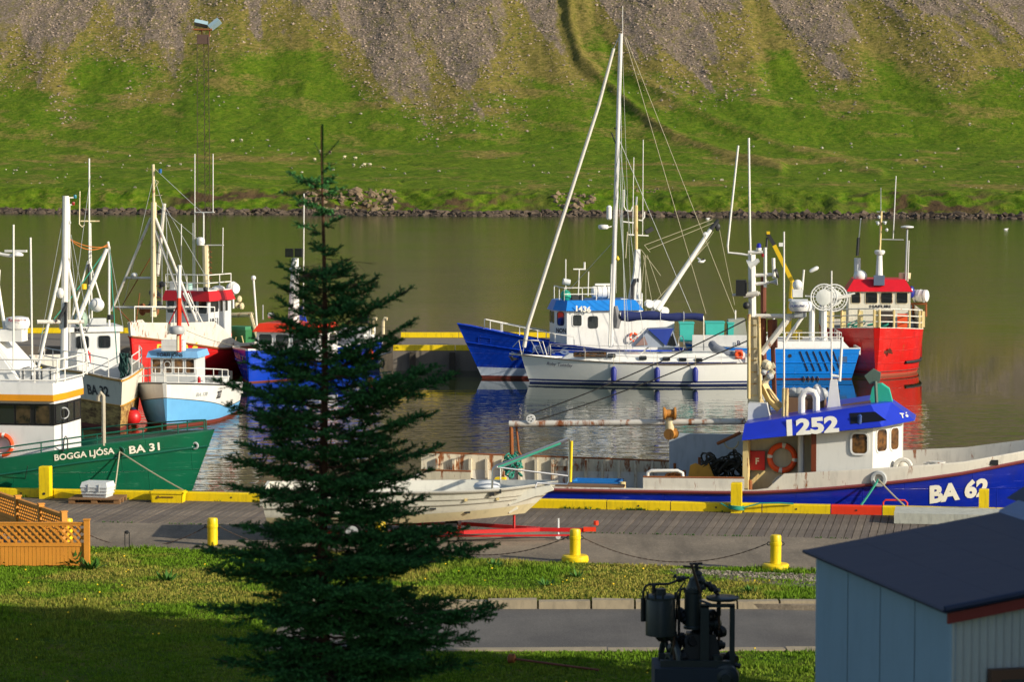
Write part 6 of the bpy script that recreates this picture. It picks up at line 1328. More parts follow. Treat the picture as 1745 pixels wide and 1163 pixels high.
# wheelhouse roof gear
masts(bJ, [[(1336, 716), (1336, 395)]], .022, WHITEM, -.6, name='antenna'); masts(bJ, [[(1417, 692), (1417, 462)]], .02, WHITEM, -.3, name='antenna'); masts(bJ, [[(1416, 640), (1430, 642)], [(1431, 650), (1435, 575)]], .035, WHITEM, -.2, name='antenna_arm')
mb = MB(); P0 = [J(1409, 700, -.4), J(1432, 698, -.4), J(1426, 648, -.4), J(1415, 648, -.4)]; mb.prism(P0, (0, .3, 0)); bJ.part('antenna_pedestal', mb, WHITE, smooth=0)
mb = MB(); mb.tube([J(1366, 707, -.8), J(1366, 678, -.8), J(1370, 669, -.8), J(1378, 666, -.8), J(1387, 669, -.8), J(1391, 678, -.8), J(1391, 706, -.8)], .095, 10); bJ.part('vent_pipe', mb, WHITE)
masts(bJ, [[(1335, 716), (1336, 662)], [(1340, 714), (1341, 662)]], .05, YRUST, -1.0, name='post')
plan(bJ, 'engine_casing', [(J(1344, 700, .2).x, -.2), (J(1405, 700, .2).x, -.2), (J(1405, 700, .2).x, 1.2), (J(1344, 700, .2).x, 1.2)], J(1350, 716, 0).z-.2, J(1380, 678, 0).z, DECKB)
for i, px in enumerate((1352, 1362, 1398)): P = J(px, 672, .4); mb = MB(); mb.ball(P, .2, (1.1, .8, .9), 10); bJ.part('canvas_bundle', mb, GREYP)
P = J(1395, 668, -.2); mb = MB(); mb.lathe(P, [(.1, -.25), (.13, 0), (.1, .15), (.04, .2)], 12, (-.4, 0, 1)); bJ.part('searchlight', mb, WHITE)
mb = MB(); mb.prism([J(1481, 688, -.3), J(1486, 662, -.3), J(1492, 656, -.3), J(1502, 655, -.3), J(1515, 664, -.3), J(1521, 687, -.3)], (0, .5, 0)); solo('green_cover', 'turquoise canvas cover on the roof of the blue boat', 'cover', mb, paint('teal_canvas', S(30, 166, 140), .8, streak=2), bJ.loc, -9.3, smooth=20)
mb = MB(); mb.prism([J(1473, 641, -.5), J(1488, 629, -.5), J(1501, 636, -.5), J(1499, 652, -.5), J(1482, 655, -.5)], (0, .16, 0)); mb.tube([J(1494, 692, -.5), J(1492, 650, -.5)], .05, 6); bJ.part('jigging_arm', mb, paint('arm_green', S(80, 100, 88), .6, dirt=.5), smooth=0)
masts(bJ, [[(1436, 693), (1484, 686)]], .05, paint('roof_tube_brown', S(90, 66, 66), .6), -.5, name='roof_tube')
# horizontal boom with gear
mb = MB(); BM = [J(1270, 719, 0), J(868, 723, 0)]; mb.tube([BM[1]+(BM[0]-BM[1])*i/12 for i in range(13)], [.09]*3+[.085]*7+[.08]*3, 12); bJ.part('boom', mb, paint('boom_paint', S(200, 196, 186), .5, rust=.62, streak=1.4))
P = J(905, 714, -.05); mb = MB(); mb.cyl(P, .12, .07, 16, (0, -1, 0)); o = bJ.part('sheave', mb, WHITE)
for k in range(5): a = k*1.257; mb = MB(); mb.cyl(P+Vector((math.cos(a)*.06, -.072, math.sin(a)*.06)), .018, .006, 8, (0, -1, 0)); bJ.part('sheave_hole', mb, BLACK, o)
BR = paint('brass_drum', S(176, 120, 50), .5, rust=.4)
for (a, b, r, ax) in ((1141, 705, .17, (1, .2, 0)), (1144, 740, .15, (.3, 1, 0))):
    P = J(a, b, -.1); d_ = Vector(ax).normalized(); mb = MB(); mb.lathe(P-d_*.17, [(r, 0), (r, .05), (r*.6, .08), (r*.6, .26), (r, .29), (r, .34)], 14, ax); bJ.part('line_hauler_drum', mb, BR)
mb = MB(); P = J(1141, 724, -.0); mb.lathe(P-Vector((0, 0, .25)), [(.09, 0), (.12, .1), (.12, .4), (.09, .5)], 12); bJ.part('hauler_mount', mb, CREAM)
masts(bJ, [[(871, 726), (872, 775)]], .055, RUSTY, 0, name='hanging_strut'); masts(bJ, [[(880, 728), (884, 770), (888, 776)]], .03, RUSTY, .1, name='chain')
W = lambda px, py, t: bJ.loc+bJ.M@J(px, py, t)
cable('upper black rigging rope from the boom end up to the gantry top', W(906, 706, 0), W(1272, 545, .1), .12, .018, ROPED, name='rigging_rope'); cable('lower black rigging rope from the boom end to the gantry', W(915, 717, 0), W(1276, 580, .1), .1, .018, ROPED, name='rigging_rope')
masts(bJ, [[(1222, 757), (1262, 738)]], .045, RUSTY, -.9, name='chain'); mb = MB(); mb.torus(J(1246, 752, -.9), .2, .025, (.3, 1, 0), 16, 5, a0=0, a1=math.pi*1.1); bJ.part('rope_loop', mb, ROPE)
rn = random.Random(3)
def heap(name, label, cat, px, py, t, n, R_, r, mats, z0=1.8, sq=.5, seed=1):
    rr = random.Random(seed); mb = MB(); P = J(px, py, t)
    for i in range(n):
        c = Vector((rr.uniform(-R_, R_), rr.uniform(-R_*.6, R_*.6), rr.uniform(0, R_*sq))); mb.torus(c, rr.uniform(.3, .6)*R_, r, (rr.uniform(-1, 1), rr.uniform(-1, 1), rr.uniform(.2, 1)), 10, 4)
    return solo(name, label, cat, mb, mats, bJ.loc+bJ.M@Vector((P.x, t, P.z)), -9.3)
heap('net_heap', 'tangled green net hanging under the rusty boom end', 'net', 873, 812, .4, 26, .22, .022, ROPEG, sq=2.6, seed=2)
heap('net_heap', 'dark tangled net heap beside the shelter on the blue boat deck', 'net', 1232, 808, .2, 34, .45, .03, paint('brown_net', S(52, 48, 36), .9), sq=1.0, seed=3)
mb = MB(); mb.prism([J(1172, 818, -.3), J(1176, 794, -.3), J(1185, 790, -.3), J(1195, 795, -.3), J(1207, 790, -.3), J(1218, 818, -.3)], (0, .1, 0)); bJ.part('rust_plate', mb, paint('orange_rust_plate', S(220, 156, 50), .7, rust=.5), smooth=0)
for a, b in ((1150, 790), (1192, 780)): masts(bJ, [[(a, b), (a, 812)]], .04, RUSTY, 1.0, name='post')
mb = MB(); mb.prism([J(940, 795, 1.9), J(973, 778, 1.9), J(985, 795, 1.9)], (0, .06, 0)); bJ.part('gusset_plate', mb, VR, smooth=0)
for i, (a, b, c) in enumerate(((745, 815, .8), (775, 818, .9), (1010, 838, -1.0), (1060, 838, -1.2))): P = J(a, b, c); mb = MB(); mb.lathe((P.x, c, P.z-.2), [(.14, 0), (.18, .1), (.1, .3), (.1, .45)], 10); bJ.part('deck_bollard', mb, YRUST)
mb = MB(); mb.tube([J(800, 820, .3), J(835, 832, .3)], .09, 8); bJ.part('dark_pipe', mb, DARK)
P = bJ.loc+bJ.M@J(1018, 838, -.9); t_ = Thing('fish_crate', 'open blue fish crate on the aft deck of the blue boat', 'crate', (P.x, P.y, P.z-.02), -9.3)
def crate(t_, w_, d_, h_, mat, wall=.03):
    mb = MB(); mb.box((0, 0, .02), (w_*.92, d_*.92, .04)); t_.part('crate_floor', mb, mat, smooth=0)
    for sx, sy in ((1, 0), (-1, 0), (0, 1), (0, -1)):
        mb = MB(); a = w_/2; b = d_/2
        if sx: pts = [(sx*a*.93, -b*.93, 0), (sx*a*.93, b*.93, 0), (sx*a, b, h_), (sx*a, -b, h_)]; v_ = (-sx*wall, 0, 0)
        else: pts = [(-a*.93, sy*b*.93, 0), (a*.93, sy*b*.93, 0), (a, sy*b, h_), (-a, sy*b, h_)]; v_ = (0, -sy*wall, 0)
        mb.prism(pts, v_); t_.part('crate_side', mb, mat, smooth=0)
    mb = MB()
    for sx, sy in ((1, 0), (-1, 0), (0, 1), (0, -1)): mb.box((sx*w_/2, sy*d_/2, h_-.02), ((.05 if sx else w_+.05), (.05 if sy else d_+.05), .045))
    t_.part('rim', mb, mat, smooth=0)
crate(t_, 1.25, .8, .32, paint('crate_blue', S(20, 110, 180), .5))
mb = MB(); P = J(1012, 834, -.9); mb.ball(P+Vector((0, -.55, -.05)), .22, (1.6, .6, .3), 10); bJ.part('grey_sack', mb, paint('sack_grey', S(130, 126, 120), .9))
mb = MB(); mb.box((J(1000, 842, -1.6).x, -1.75, 2.38), (2.0, .5, .06)); bJ.part('side_plank', mb, DECKB, smooth=0)
# green rope wound on the kerb post
P = Vector(PST.loc); mb = MB()
for k in range(3): mb.torus((0, 0, .10+k*.035), .19, .02, (.08, .05, 1), 16, 5)
mb.tube([(.17, -.1, .14), (.6, -.05, .26), (1.1, 0, .27), (1.45, .05, .25)], .02, 5); mb.tube([(-.15, -.1, .12), (-.4, -.05, .24)], .02, 5); solo('post_rope', 'green rope wound around a yellow post on the kerb', 'rope', mb, ROPEG, P, -9.3)
# ================================================================ trailered boat and trailer
bK = Thing('motor_boat', 'white open motor boat on a red trailer, standing on the quay behind the spruce', 'boat', (-5.75, 67.3, 2.33), 0)
hK = Hull(5.85, 2.3, [(0, .8), (.6, .82), (.85, .86), (1, .95)], rake=1.0, tr=.2, taper=.6, n=2.4, kw=.62, nw=1.8, taperw=.3, stern=.92, p=.45, bow_w=.10)
IV = paint('ivory_gelcoat', S(214, 212, 198), .4, dirt=.5, rust=.03)
hK.build(bK, [(lambda q: -.02+.22*q*q, 1), (lambda q: .20+.25*q*q, 0), (lambda q: .42+.2*q*q, 0), (lambda q: hK.zr(q), 0)], [IV, paint('ivory_bottom', S(206, 196, 158), .6, dirt=.4)], deck=paint('boat_deck_grey', S(170, 170, 160), .7), bul=IV, bh=.3, cap=[(lambda q: .43+.2*q*q, .018), (lambda q: .60+.1*q*q, .014), (lambda q: hK.zr(q), .03)], capm=paint('dirty_strake', S(150, 146, 134), .6))
mb = MB(); K = bK.p; mb.prism([K(862, 840, -.5), K(938, 828, -.5), K(944, 836, -.5), K(868, 862, -.5)], (0, 1.0, 0)); bK.part('bow_block', mb, IV, smooth=0); mb = MB(); mb.prism([K(864, 866, -.3), K(880, 862, -.3), K(883, 868, -.3), K(868, 876, -.3)], (0, .6, 0)); bK.part('stem_block', mb, IV, smooth=0)
mb = MB(); mb.tube([K(838, 842, -.9), K(840, 800, -.9), K(845, 795, -.9), K(967, 748, -.2), K(971, 750, -.2), K(970, 820, -.2), K(966, 826, -.2), K(915, 824, -.4), K(912, 833, -.5)], .026, 8); bK.part('bow_rail', mb, STEEL); mb = MB(); mb.tube([K(846, 797, -.9), K(968, 812, -.2)], .022, 6); mb.tube([K(853, 842, .8), K(853, 798, .8), K(968, 750, .2)], .022, 6); bK.part('bow_rail', mb, STEEL)
mb = MB(); mb.tube([K(848, 797, -.88), K(955, 756, -.25)], .03, 6); bK.part('green_line', mb, ROPEG); masts(bK, [[(974, 752), (972, 822)]], .035, YEL, -.2, name='yellow_pole')
for a, b, c in ((838, 842, -.95), (850, 838, -.9)): P = K(a, b, c); mb = MB(); mb.box(P, (.12, .08, .1)); bK.part('rail_foot', mb, DARK, smooth=0)
for a in (794, 848): P = K(a, 854, -1.15); mb = MB(); mb.box((P.x, -hK.hbxz(P.x, P.z)-.02, P.z), (.07, .05, .06)); bK.part('cleat', mb, YRUST)
for a, b in ((738, 868), (796, 876)): P = K(a, b, -1.0); mb = MB(); mb.box((P.x, -hK.hbxz(P.x, P.z)-.01, P.z), (.14, .03, .04)); bK.part('skin_fitting', mb, DARK)
mb = MB(); P = K(830, 826, 0); mb.ball(P-Vector((0, 0, .05)), .3, (1.1, .8, .5), 12); bK.part('white_tarpaulin', mb, paint('tarp_white', S(200, 204, 206), .7))
t_ = Thing('boat_trailer', 'red boat trailer under the white motor boat', 'trailer', (-5.35, 67.3, GZ), 0); T = t_.p
for s_ in (-.75, .75):
    mb = MB(); mb.beam((-.2, s_, .27), (4.2, s_, .27), .06, .075); mb.beam((4.2, s_, .27), (6.0, s_*.08, .24), .07, .09); t_.part('side_rail', mb, RED, smooth=0)
mb = MB(); mb.beam((5.7, 0, .24), (7.1, 0, .22), .08, .09); t_.part('draw_bar', mb, RED, smooth=0); mb = MB(); mb.box((7.2, 0, .24), (.3, .12, .1)); mb.cyl((7.35, 0, .34), .06, .1, 10); t_.part('coupling', mb, REDO)
for x_ in (.4, 2.2, 4.1): mb = MB(); mb.beam((x_, -.75, .31), (x_, .75, .31), .07, .08); t_.part('cross_member', mb, RED, smooth=0)
mb = MB(); mb.beam((1.9, -.8, .17), (6.9, -.25, .13), .035, .04); t_.part('lower_rod', mb, RED)
for i in range(4): mb = MB(); mb.beam((3.0+i*1.0, -.68+i*.12, .27), (3.0+i*1.0, -.68+i*.12, .27), .03, .03); t_.part('spacer', mb, RED)
for s_ in (-.95, .95):
    for x_ in (1.6,):
        mb = MB(); mb.torus((x_, s_, .3), .22, .09, (0, 1, 0), 20, 8); o = t_.part('wheel', mb, BLACK); mb = MB(); mb.cyl((x_, s_-.06, .3), .16, .12, 14, (0, 1, 0)); t_.part('rim', mb, GREYP, o)
mb = MB(); mb.tube([(6.45, 0, .5), (6.45, 0, .0)], .028, 8); mb.cyl((6.45, -.03, .06), .06, .05, 12, (0, 1, 0)); t_.part('jockey_leg', mb, LGREY)
mb = MB(); mb.tube([(5.4, 0, .27), (5.4, 0, .75)], .035, 6); mb.beam((3.9, 0, .62), (5.4, 0, .68), .07, .08); t_.part('winch_post', mb, RED); 
for x_ in (.6, 3.9):
    for s_ in (-.5, .5): mb = MB(); mb.box((x_, s_, .37), (.3, .1, .16)); t_.part('keel_pad', mb, BLACK)
# ================================================================ lattice light tower
tw = Thing('light_tower', 'tall thin rusty lattice tower with two floodlights, rising behind the boats at the left', 'light tower', (-16.7, 154.5, 1.0), 0)
zt_ = tw.p(350, 62, 0).z; TWR = paint('tower_dark', S(62, 48, 36), .8); hw_ = .3
legs = [(-hw_, -.2), (hw_, -.2), (0, .38)]
for x_, y_ in legs: mb = MB(); mb.tube([(x_*1.25, y_*1.25, 0), (x_, y_, zt_)], .019, 5); tw.part('leg', mb, TWR)
mb = MB(); k = 0; z = .4
while z < zt_-.7:
    for i in range(3):
        a, b = legs[i], legs[(i+1) % 3]; mb.tube([(a[0], a[1], z), (b[0], b[1], z+.45)], .007, 3); mb.tube([(b[0], b[1], z+.45), (a[0], a[1], z+.9)], .009, 3)
    z += .9
tw.part('bracing', mb, TWR, kind='stuff')
mb = MB(); mb.box((0, .05, zt_-.15), (.62, .5, .5)); tw.part('gear_box', mb, paint('brown_box', S(86, 66, 56), .8), smooth=0); mb = MB(); mb.box((0, .05, zt_+.38), (1.0, .7, .08)); tw.part('platform', mb, RUSTY, smooth=0); masts(tw, [[(344, 62), (344, 48)], [(357, 62), (357, 44)]], .03, RUSTY, 0, name='stub')
LB = paint('lamp_housing', S(150, 178, 190), .4)
for s_ in (-1, 1):
    a = Matrix.Rotation(s_*R(-38 if s_ > 0 else -12), 3, 'Y'); mb = MB(); mb.box(tw.p(343 if s_ < 0 else 366, 40 if s_ < 0 else 41, 0), (.72 if s_ < 0 else .66, .45, .2), 0, 0, a@Matrix.Rotation(R(-25), 3, 'X')); tw.part('floodlight', mb, LB, smooth=0)
# ================================================================ round bollards and chain
BX = [(115, 884, 66.9, 0), (362, 883, 66.3, 0), (648, 890, 65.2, 0), (980, 902, 63.6, 1), (1322, 912, 62.3, 1)]
BL = ['yellow round bollard half hidden behind the wooden lattice fence', 'yellow round bollard at the lawn edge left of the spruce', 'yellow round bollard hidden behind the lower branches of the spruce', 'yellow round bollard in front of the red trailer coupling', 'yellow round bollard nearest the corrugated shed']
BP = []
for (px, py, d, base), lb in zip(BX, BL):
    P = ony(px, py, d); h_ = P.z-GZ; t_ = Thing('bollard', lb, 'bollard', (P.x, d, GZ), 0, 'yellow round bollards along the lawn'); r = .122
    mb = MB(); mb.lathe((0, 0, 0), [(r, 0), (r, h_-.24), (r*1.08, h_-.23), (r*1.08, h_-.17), (r, h_-.16), (r, h_-.04), (r*.9, h_-.01), (r*.6, h_)], 20); t_.part('post', mb, YEL)
    if base: mb = MB(); mb.lathe((0, 0, 0), [(.3, 0), (.31, .03), (.3, .12), (.27, .15), (.12, .16)], 24); t_.part('base', mb, YEL)
    mb = MB(); mb.torus((r+.03, 0, h_-.2), .035, .012, (0, 1, 0), 10, 5); mb.torus((-r-.03, 0, h_-.2), .035, .012, (0, 1, 0), 10, 5); t_.part('chain_eye', mb, DARK); BP.append(Vector((P.x, d, GZ+h_-.2)))
for i in range(4):
    A, B_ = BP[i], BP[i+1]; n = 60; L_ = (B_-A).length; sg = .48; mb = MB()
    for k in range(n):
        t0 = (k+.0)/n; t1 = (k+1.15)/n; f = lambda t: A+(B_-A)*(.04+.92*t)-Vector((0, 0, sg*4*t*(1-t)))-A
        mb.tube([f(t0), f(min(t1, 1))], .008 if k % 2 else .013, 4)
    solo('chain', 'dark chain sagging between the ' + ['first and second bollards from the left', 'second and third bollards, passing behind the spruce', 'third and fourth bollards, under the red trailer', 'two bollards nearest the shed'][i], 'chain', mb, paint('chain_iron', S(70, 56, 46), .8), A, group='chains between the bollards')
mb = MB(); P = onz(213, 937, GZ); mb.tube([(0, 0, 0), (0, 0, .42)], .012, 5); mb.tube([(.1, .02, 0), (.1, .02, .4)], .012, 5); mb.ball((.05, 0, .4), .05, n=6); solo('marker_stakes', 'pair of thin dark stakes holding up the chain left of a bollard', 'stakes', mb, DARK, P)
# box on pallet, yellow crate
P = onz(184, 849, GZ); P = Q(Vector((P-Q0)).dot(U), .86, GZ)
pal = Thing('pallet', 'weathered wooden pallet under the white box', 'pallet', (P.x, P.y, GZ+.0), -4); PWD = paint('pallet_wood', S(126, 92, 56), .85, dirt=.5, var=.2)
for i in range(5): mb = MB(); mb.box((0, -.42+i*.21, .125), (1.36, .15, .025)); pal.part('top_board', mb, PWD, smooth=0)
for i in range(3):
    for j in range(3): mb = MB(); mb.box((-.6+i*.6, -.4+j*.4, .067), (.16, .13, .085)); pal.part('block', mb, PWD, smooth=0)
for j in range(3): mb = MB(); mb.box((0, -.4+j*.4, .012), (1.36, .12, .022)); pal.part('bottom_board', mb, PWD, smooth=0)
bx = Thing('fish_box', 'white insulated box with lid standing on the wooden pallet', 'box', (P.x, P.y, GZ+.142), -14); WP = paint('box_white', S(206, 210, 208), .5, dirt=.3)
mb = MB(); mb.hexa([(-.32, -.24, 0), (.32, -.24, 0), (.32, .24, 0), (-.32, .24, 0), (-.37, -.29, .26), (.37, -.29, .26), (.37, .29, .26), (-.37, .29, .26)]); bx.part('body', mb, WP, smooth=0)
mb = MB(); mb.hexa([(-.38, -.3, .265), (.38, -.3, .265), (.38, .3, .265), (-.38, .3, .265), (-.34, -.26, .40), (.34, -.26, .40), (.34, .26, .40), (-.34, .26, .40)]); bx.part('lid', mb, WP, smooth=0)
for x_ in (-.15, .15): mb = MB(); mb.box((x_, -.298, .25), (.03, .02, .2)); bx.part('strap', mb, GREYP)
for z_ in (.10, .18): mb = MB(); mb.box((0, 0, z_), (.7+z_*.2, .54+z_*.2, .02)); bx.part('rib', mb, WP, smooth=0)
P = onz(294, 853, GZ); P = Q(Vector((P-Q0)).dot(U), .58, GZ); t_ = Thing('yellow_crate', 'yellow plastic fish crate with dark print beside the kerb', 'crate', P, -7); crate(t_, .88, .42, .28, YEL, .03); mb = MB(); mb.box((0, 0, .29), (.86, .4, .02)); t_.part('lid', mb, YEL, smooth=0)
mb = MB(); mb.lathe((-.22, -.216, .15), [(.04, 0), (.04, .006)], 12, (0, -1, .1)); mb.box((0.02, -.216, .15), (.34, .008, .035)); t_.part('print_mark', mb, flat('crate_print', S(110, 80, 20), .6))
# ================================================================ wooden fence
FW = paint('stained_fence_wood', S(206, 136, 40), .6, dirt=.3, streak=6, var=.2)
fz = GZ+.03
fn_ = Thing('fence', 'orange-brown wooden fence with lattice panels at the lower left corner', 'fence', (-9.42, 62.6, fz), 180)
# local +x runs to the left in the picture
Hf = 1.02
def fence_run(origin, ang, L_, posts, slat=True, front=-1):
    M = Matrix.Rotation(R(ang), 3, 'Z'); o = Vector(origin); X_ = M@Vector((1, 0, 0)); Y_ = M@Vector((0, 1, 0))
    P = lambda x, y, z: o+X_*x+Y_*y+Vector((0, 0, z))
    def bx_(x0, x1, y0, y1, z0, z1, nm):
        mb = MB(); mb.hexa([P(x0, y0, z0), P(x1, y0, z0), P(x1, y1, z0), P(x0, y1, z0), P(x0, y0, z1), P(x1, y0, z1), P(x1, y1, z1), P(x0, y1, z1)]); fn_.part(nm, mb, FW, smooth=0)
    for a, b in zip(posts, posts[1:]):
        a += .07; b -= .07
        bx_(a, b, -.03, .03, Hf-.10, Hf-.05, 'top_rail'); bx_(a, b, -.05, .05, Hf-.05, Hf-.02, 'cap_board'); bx_(a, b, -.03, .03, .46, .54, 'middle_rail')
        z0, z1 = .54, Hf-.10; h = z1-z0; step = .155
        x = a-h
        while x < b:
            for sgn, yo in ((1, .012), (-1, -.012)):
                xa, xb = (x, x+h); t0 = max(0, (a-xa)/h); t1 = min(1, (b-xa)/h)
                if t1-t0 > .05:
                    za, zb = (z0+t0*h, z0+t1*h) if sgn > 0 else (z1-t0*h, z1-t1*h)
                    mb = MB(); mb.beam(P(xa+t0*h, yo, za), P(xa+t1*h, yo, zb), .02, .042); fn_.part('lattice_strip', mb, FW, smooth=0)
            x += step
        x = a
        while x < b-.02:
            w_ = min(.088, b-x); bx_(x+.004, x+w_-.004, -.015+random.uniform(-.004, .004), .012, random.uniform(.02, .05), .46, 'slat'); x += .088
    for x in posts: bx_(x-.06, x+.06, -.065, .065, 0, Hf+.03, 'post'); bx_(x-.075, x+.075, -.08, .08, Hf+.03, Hf+.055, 'post_cap')
fence_run((0, 0, 0), 0, 2.9, [0, 2.6, 4.4]); fence_run((.05, -.12, 0), -62, 8, [1.45, 3.05, 4.75, 6.5, 8.2])

heap('net_heap', 'small orange net heap on the deck near the white hoop rail', 'net', 1150, 818, 0, 16, .22, .025, ROPEO, sq=.9, seed=9)
for sg in ([(112, 345), (66, 600)], [(112, 345), (140, 600)], [(121, 400), (150, 550)], [(186, 420), (210, 560)], [(154, 300), (120, 560)]): masts(bB, [sg], .011, GREYP, 8.0, 'q', name='stay_wire', n=4)
for sg in ([(262, 300), (205, 545)], [(262, 300), (340, 550)], [(262, 345), (352, 420)], [(280, 350), (350, 470)], [(261, 285), (347, 365)]): masts(bC, [sg], .012, GREYP, 11.0, 'q', name='stay_wire', n=4)
# ================================================================ spruce
TD = 35.0; TXP = 551.0
t0_ = ony(TXP, 600, TD)
spr = Thing('spruce_tree', 'tall dark spruce with layered branches standing in front of the quay', 'tree', (t0_.x, TD, GZ+.02), 0)
TB = NT('spruce_bark'); v = TB.coord((6, 6, 2)); TB.col(TB.mix(TB.ramp(TB.noise(v, 3, 6, .7), [(.35, 0), (.65, 1)]), S(46, 32, 24), S(96, 68, 48))); TB.bump(TB.noise(v, 6, 4), .6, .02); TB = TB.done(.9, 0, .2)
def tp_(px, py, y=0): return spr.p(px, py, y)
ztop = tp_(TXP, 214).z; H = ztop
def trr(z): return .003+.105*max(0, 1-z/H)**.9
mb = MB(); zs = np.linspace(0, H, 40); mb.tube([(.02*math.sin(z*1.1), .02*math.cos(z*.9), z) for z in zs], [trr(z)*(1.35 if z < .3 else 1) for z in zs], 10); spr.part('trunk', mb, TB)
rt_ = random.Random(12); SEG = []; LIMB = []
def hw_at(py, side):
    Lp = [(215, 5), (285, 25), (320, 60), (375, 25), (420, 14), (438, 60), (480, 80), (530, 85), (575, 120), (645, 185), (690, 160), (760, 150), (830, 160), (880, 150), (935, 212), (1030, 210), (1090, 180), (1140, 190), (1250, 220), (1500, 230)]
    Rp = [(215, 5), (285, 18), (320, 40), (375, 30), (420, 25), (438, 55), (490, 110), (545, 140), (620, 190), (645, 215), (700, 180), (760, 190), (830, 180), (880, 220), (935, 290), (1030, 300), (1090, 255), (1140, 250), (1250, 230), (1500, 230)]
    return lerp_list(Lp if side < 0 else Rp, py)/138
def branch(P0, az, L, s0, tipup, dense=1.0):
    d = Vector((math.cos(az), math.sin(az), 0)); sd_ = Vector((-math.sin(az), math.cos(az), 0)); n = max(4, int(L/.062)); pts = []
    wob = rt_.uniform(-.12, .12)
    for i in range(n+1):
        t = i/n; pts.append(P0+d*(L*t)+sd_*(wob*L*t*t)+Vector((0, 0, L*(s0*t+tipup*t*t)))+Vector((rt_.uniform(-.012, .012), rt_.uniform(-.012, .012), rt_.uniform(-.01, .01))))
    LIMB.append((pts, .006+.012*min(1, L/2)))
    for i in range(n):
        t = (i+.5)/n
        if L > .4 and t < .12: continue
        p, q = pts[i], pts[i+1]; ax = (q-p).normalized()
        if t > .3 or L < .6: SEG.append((p, q, .9))
        for s_ in (-1, 1):
            if rt_.random() > .9*dense: continue
            l1 = (min(.6, .46*L*(1-t)+.10))*rt_.uniform(.6, 1.2)
            a1 = rt_.uniform(.65, 1.0); dr = (ax*math.cos(a1)+sd_*s_*math.sin(a1)+Vector((0, 0, rt_.uniform(-.22, .3)))).normalized()
            e = p+dr*l1+Vector((0, 0, l1*rt_.uniform(-.05, .12)))
            if t < .5 and l1 > .2: LIMB.append(([p, e], .004)); b0 = p+(e-p)*.3
            else: b0 = p
            SEG.append((b0, e, 1)); k = int(l1/.05)
            for j in range(1, k):
                tt = j/k
                if tt < .25 and l1 > .2: continue
                for s2 in (-1, 1):
                    if rt_.random() > .8*dense: continue
                    l2 = min(.17, l1*(1-tt)*.5+.055)*rt_.uniform(.7, 1.2); c = p+(e-p)*tt; side2 = dr.cross(Vector((0, 0, 1))).normalized()
                    SEG.append((c, c+(dr*.7+side2*s2*.7+Vector((0, 0, rt_.uniform(-.45, .45)))).normalized()*l2, 1))
TIPS = [(478, 327), (488, 292), (500, 376), (472, 450), (465, 478), (468, 507), (470, 540), (432, 575), (428, 603), (362, 648), (385, 690), (398, 755), (382, 778), (380, 828), (400, 893), (332, 932), (348, 972), (336, 1028), (372, 1088), (362, 1128),
 (592, 316), (562, 285), (584, 370), (598, 440), (622, 468), (645, 482), (702, 488), (708, 545), (690, 578), (752, 622), (784, 632), (745, 702), (757, 758), (738, 802), (730, 868), (800, 900), (852, 928), (862, 1030), (848, 1050), (822, 1085), (815, 1130)]
def sl(py): return lerp_list([(215, .8), (330, .25), (450, .42), (520, .38), (640, .14), (760, .05), (900, -.05), (1100, -.12), (1500, -.25)], py)
for px, py in TIPS:
    y = rt_.uniform(-.3, .3)*min(1, abs(px-TXP)/150); P = tp_(px, py, y); L = math.hypot(P.x, P.y)*1.0; az = math.atan2(P.y, P.x); s_ = sl(py); up = .14
    branch(Vector((0, 0, P.z-L*(s_+up))), az, L, s_, up, 1.0 if py > 430 else .8)
for px, py in ((536, 243), (577, 240)):
    P = tp_(px, py); SEG.append((Vector((0, 0, tp_(553, 272).z)), P, 1)); LIMB.append(([Vector((0, 0, tp_(553, 272).z)), P], .005))
for k in [0, 1, 2, 3, 4, 5, 6]*10: SEG.append((Vector((0, 0, H-.1*k-.1)), Vector((0, 0, H-.1*k+.01)), 1))

z = H-.75
while z > .6:
    py = IH/2-F*((z+spr.loc.z-CAMZ)/TD+math.tan(PITCH)) ; nb = (8 if py > 760 else 5) if py > 430 else 3
    if 385 < py < 428: z -= .2; continue
    a0 = rt_.uniform(0, 6.28)
    for i in range(nb):
        az = a0+i*6.283/nb+rt_.uniform(-.35, .35); c = math.cos(az); w_ = hw_at(py, -1)*max(0, -c)+hw_at(py, 1)*max(0, c)+(1-abs(c))*(hw_at(py, 1)+hw_at(py, -1))/2
        L = w_*rt_.uniform(.42, .95); s_ = sl(py)+rt_.uniform(-.1, .08)
        branch(Vector((0, 0, z-L*.1+rt_.uniform(-.05, .05))), az, L, s_*.8, .13, .92)
    z -= rt_.uniform(.21, .30) if py > 430 else .3
# bare dead twigs inside
for i in range(260):
    z = rt_.uniform(.8, H-1.6); az = rt_.uniform(0, 6.28); L = rt_.uniform(.25, .9); P = Vector((0, 0, z)); pts = [P]; d = Vector((math.cos(az), math.sin(az), rt_.uniform(-.2, .2)))
    for k in range(5): d = (d+Vector((rt_.uniform(-.2, .2), rt_.uniform(-.2, .2), rt_.uniform(-.22, .12)))).normalized(); pts.append(pts[-1]+d*L/5)
    LIMB.append((pts, .0045))
    for k in (2, 3, 4): LIMB.append(([pts[k], pts[k]+Vector((rt_.uniform(-.15, .15), rt_.uniform(-.15, .15), rt_.uniform(-.14, .06)))], .0028))
mb = MB()
for pts, r in LIMB: mb.tube(pts, r, 4, 0, r*.4, cap=False)
spr.part('limbs', mb, paint('dead_twig', S(92, 68, 52), .9), kind='stuff', fix=False)
P0 = np.array([s[0] for s in SEG]); P1 = np.array([s[1] for s in SEG]); ln = np.linalg.norm(P1-P0, axis=1); rn_ = np.random.default_rng(4)
cnt = np.maximum(8, (ln/.0031).astype(int)); idx = np.repeat(np.arange(len(SEG)), cnt); n = len(idx)
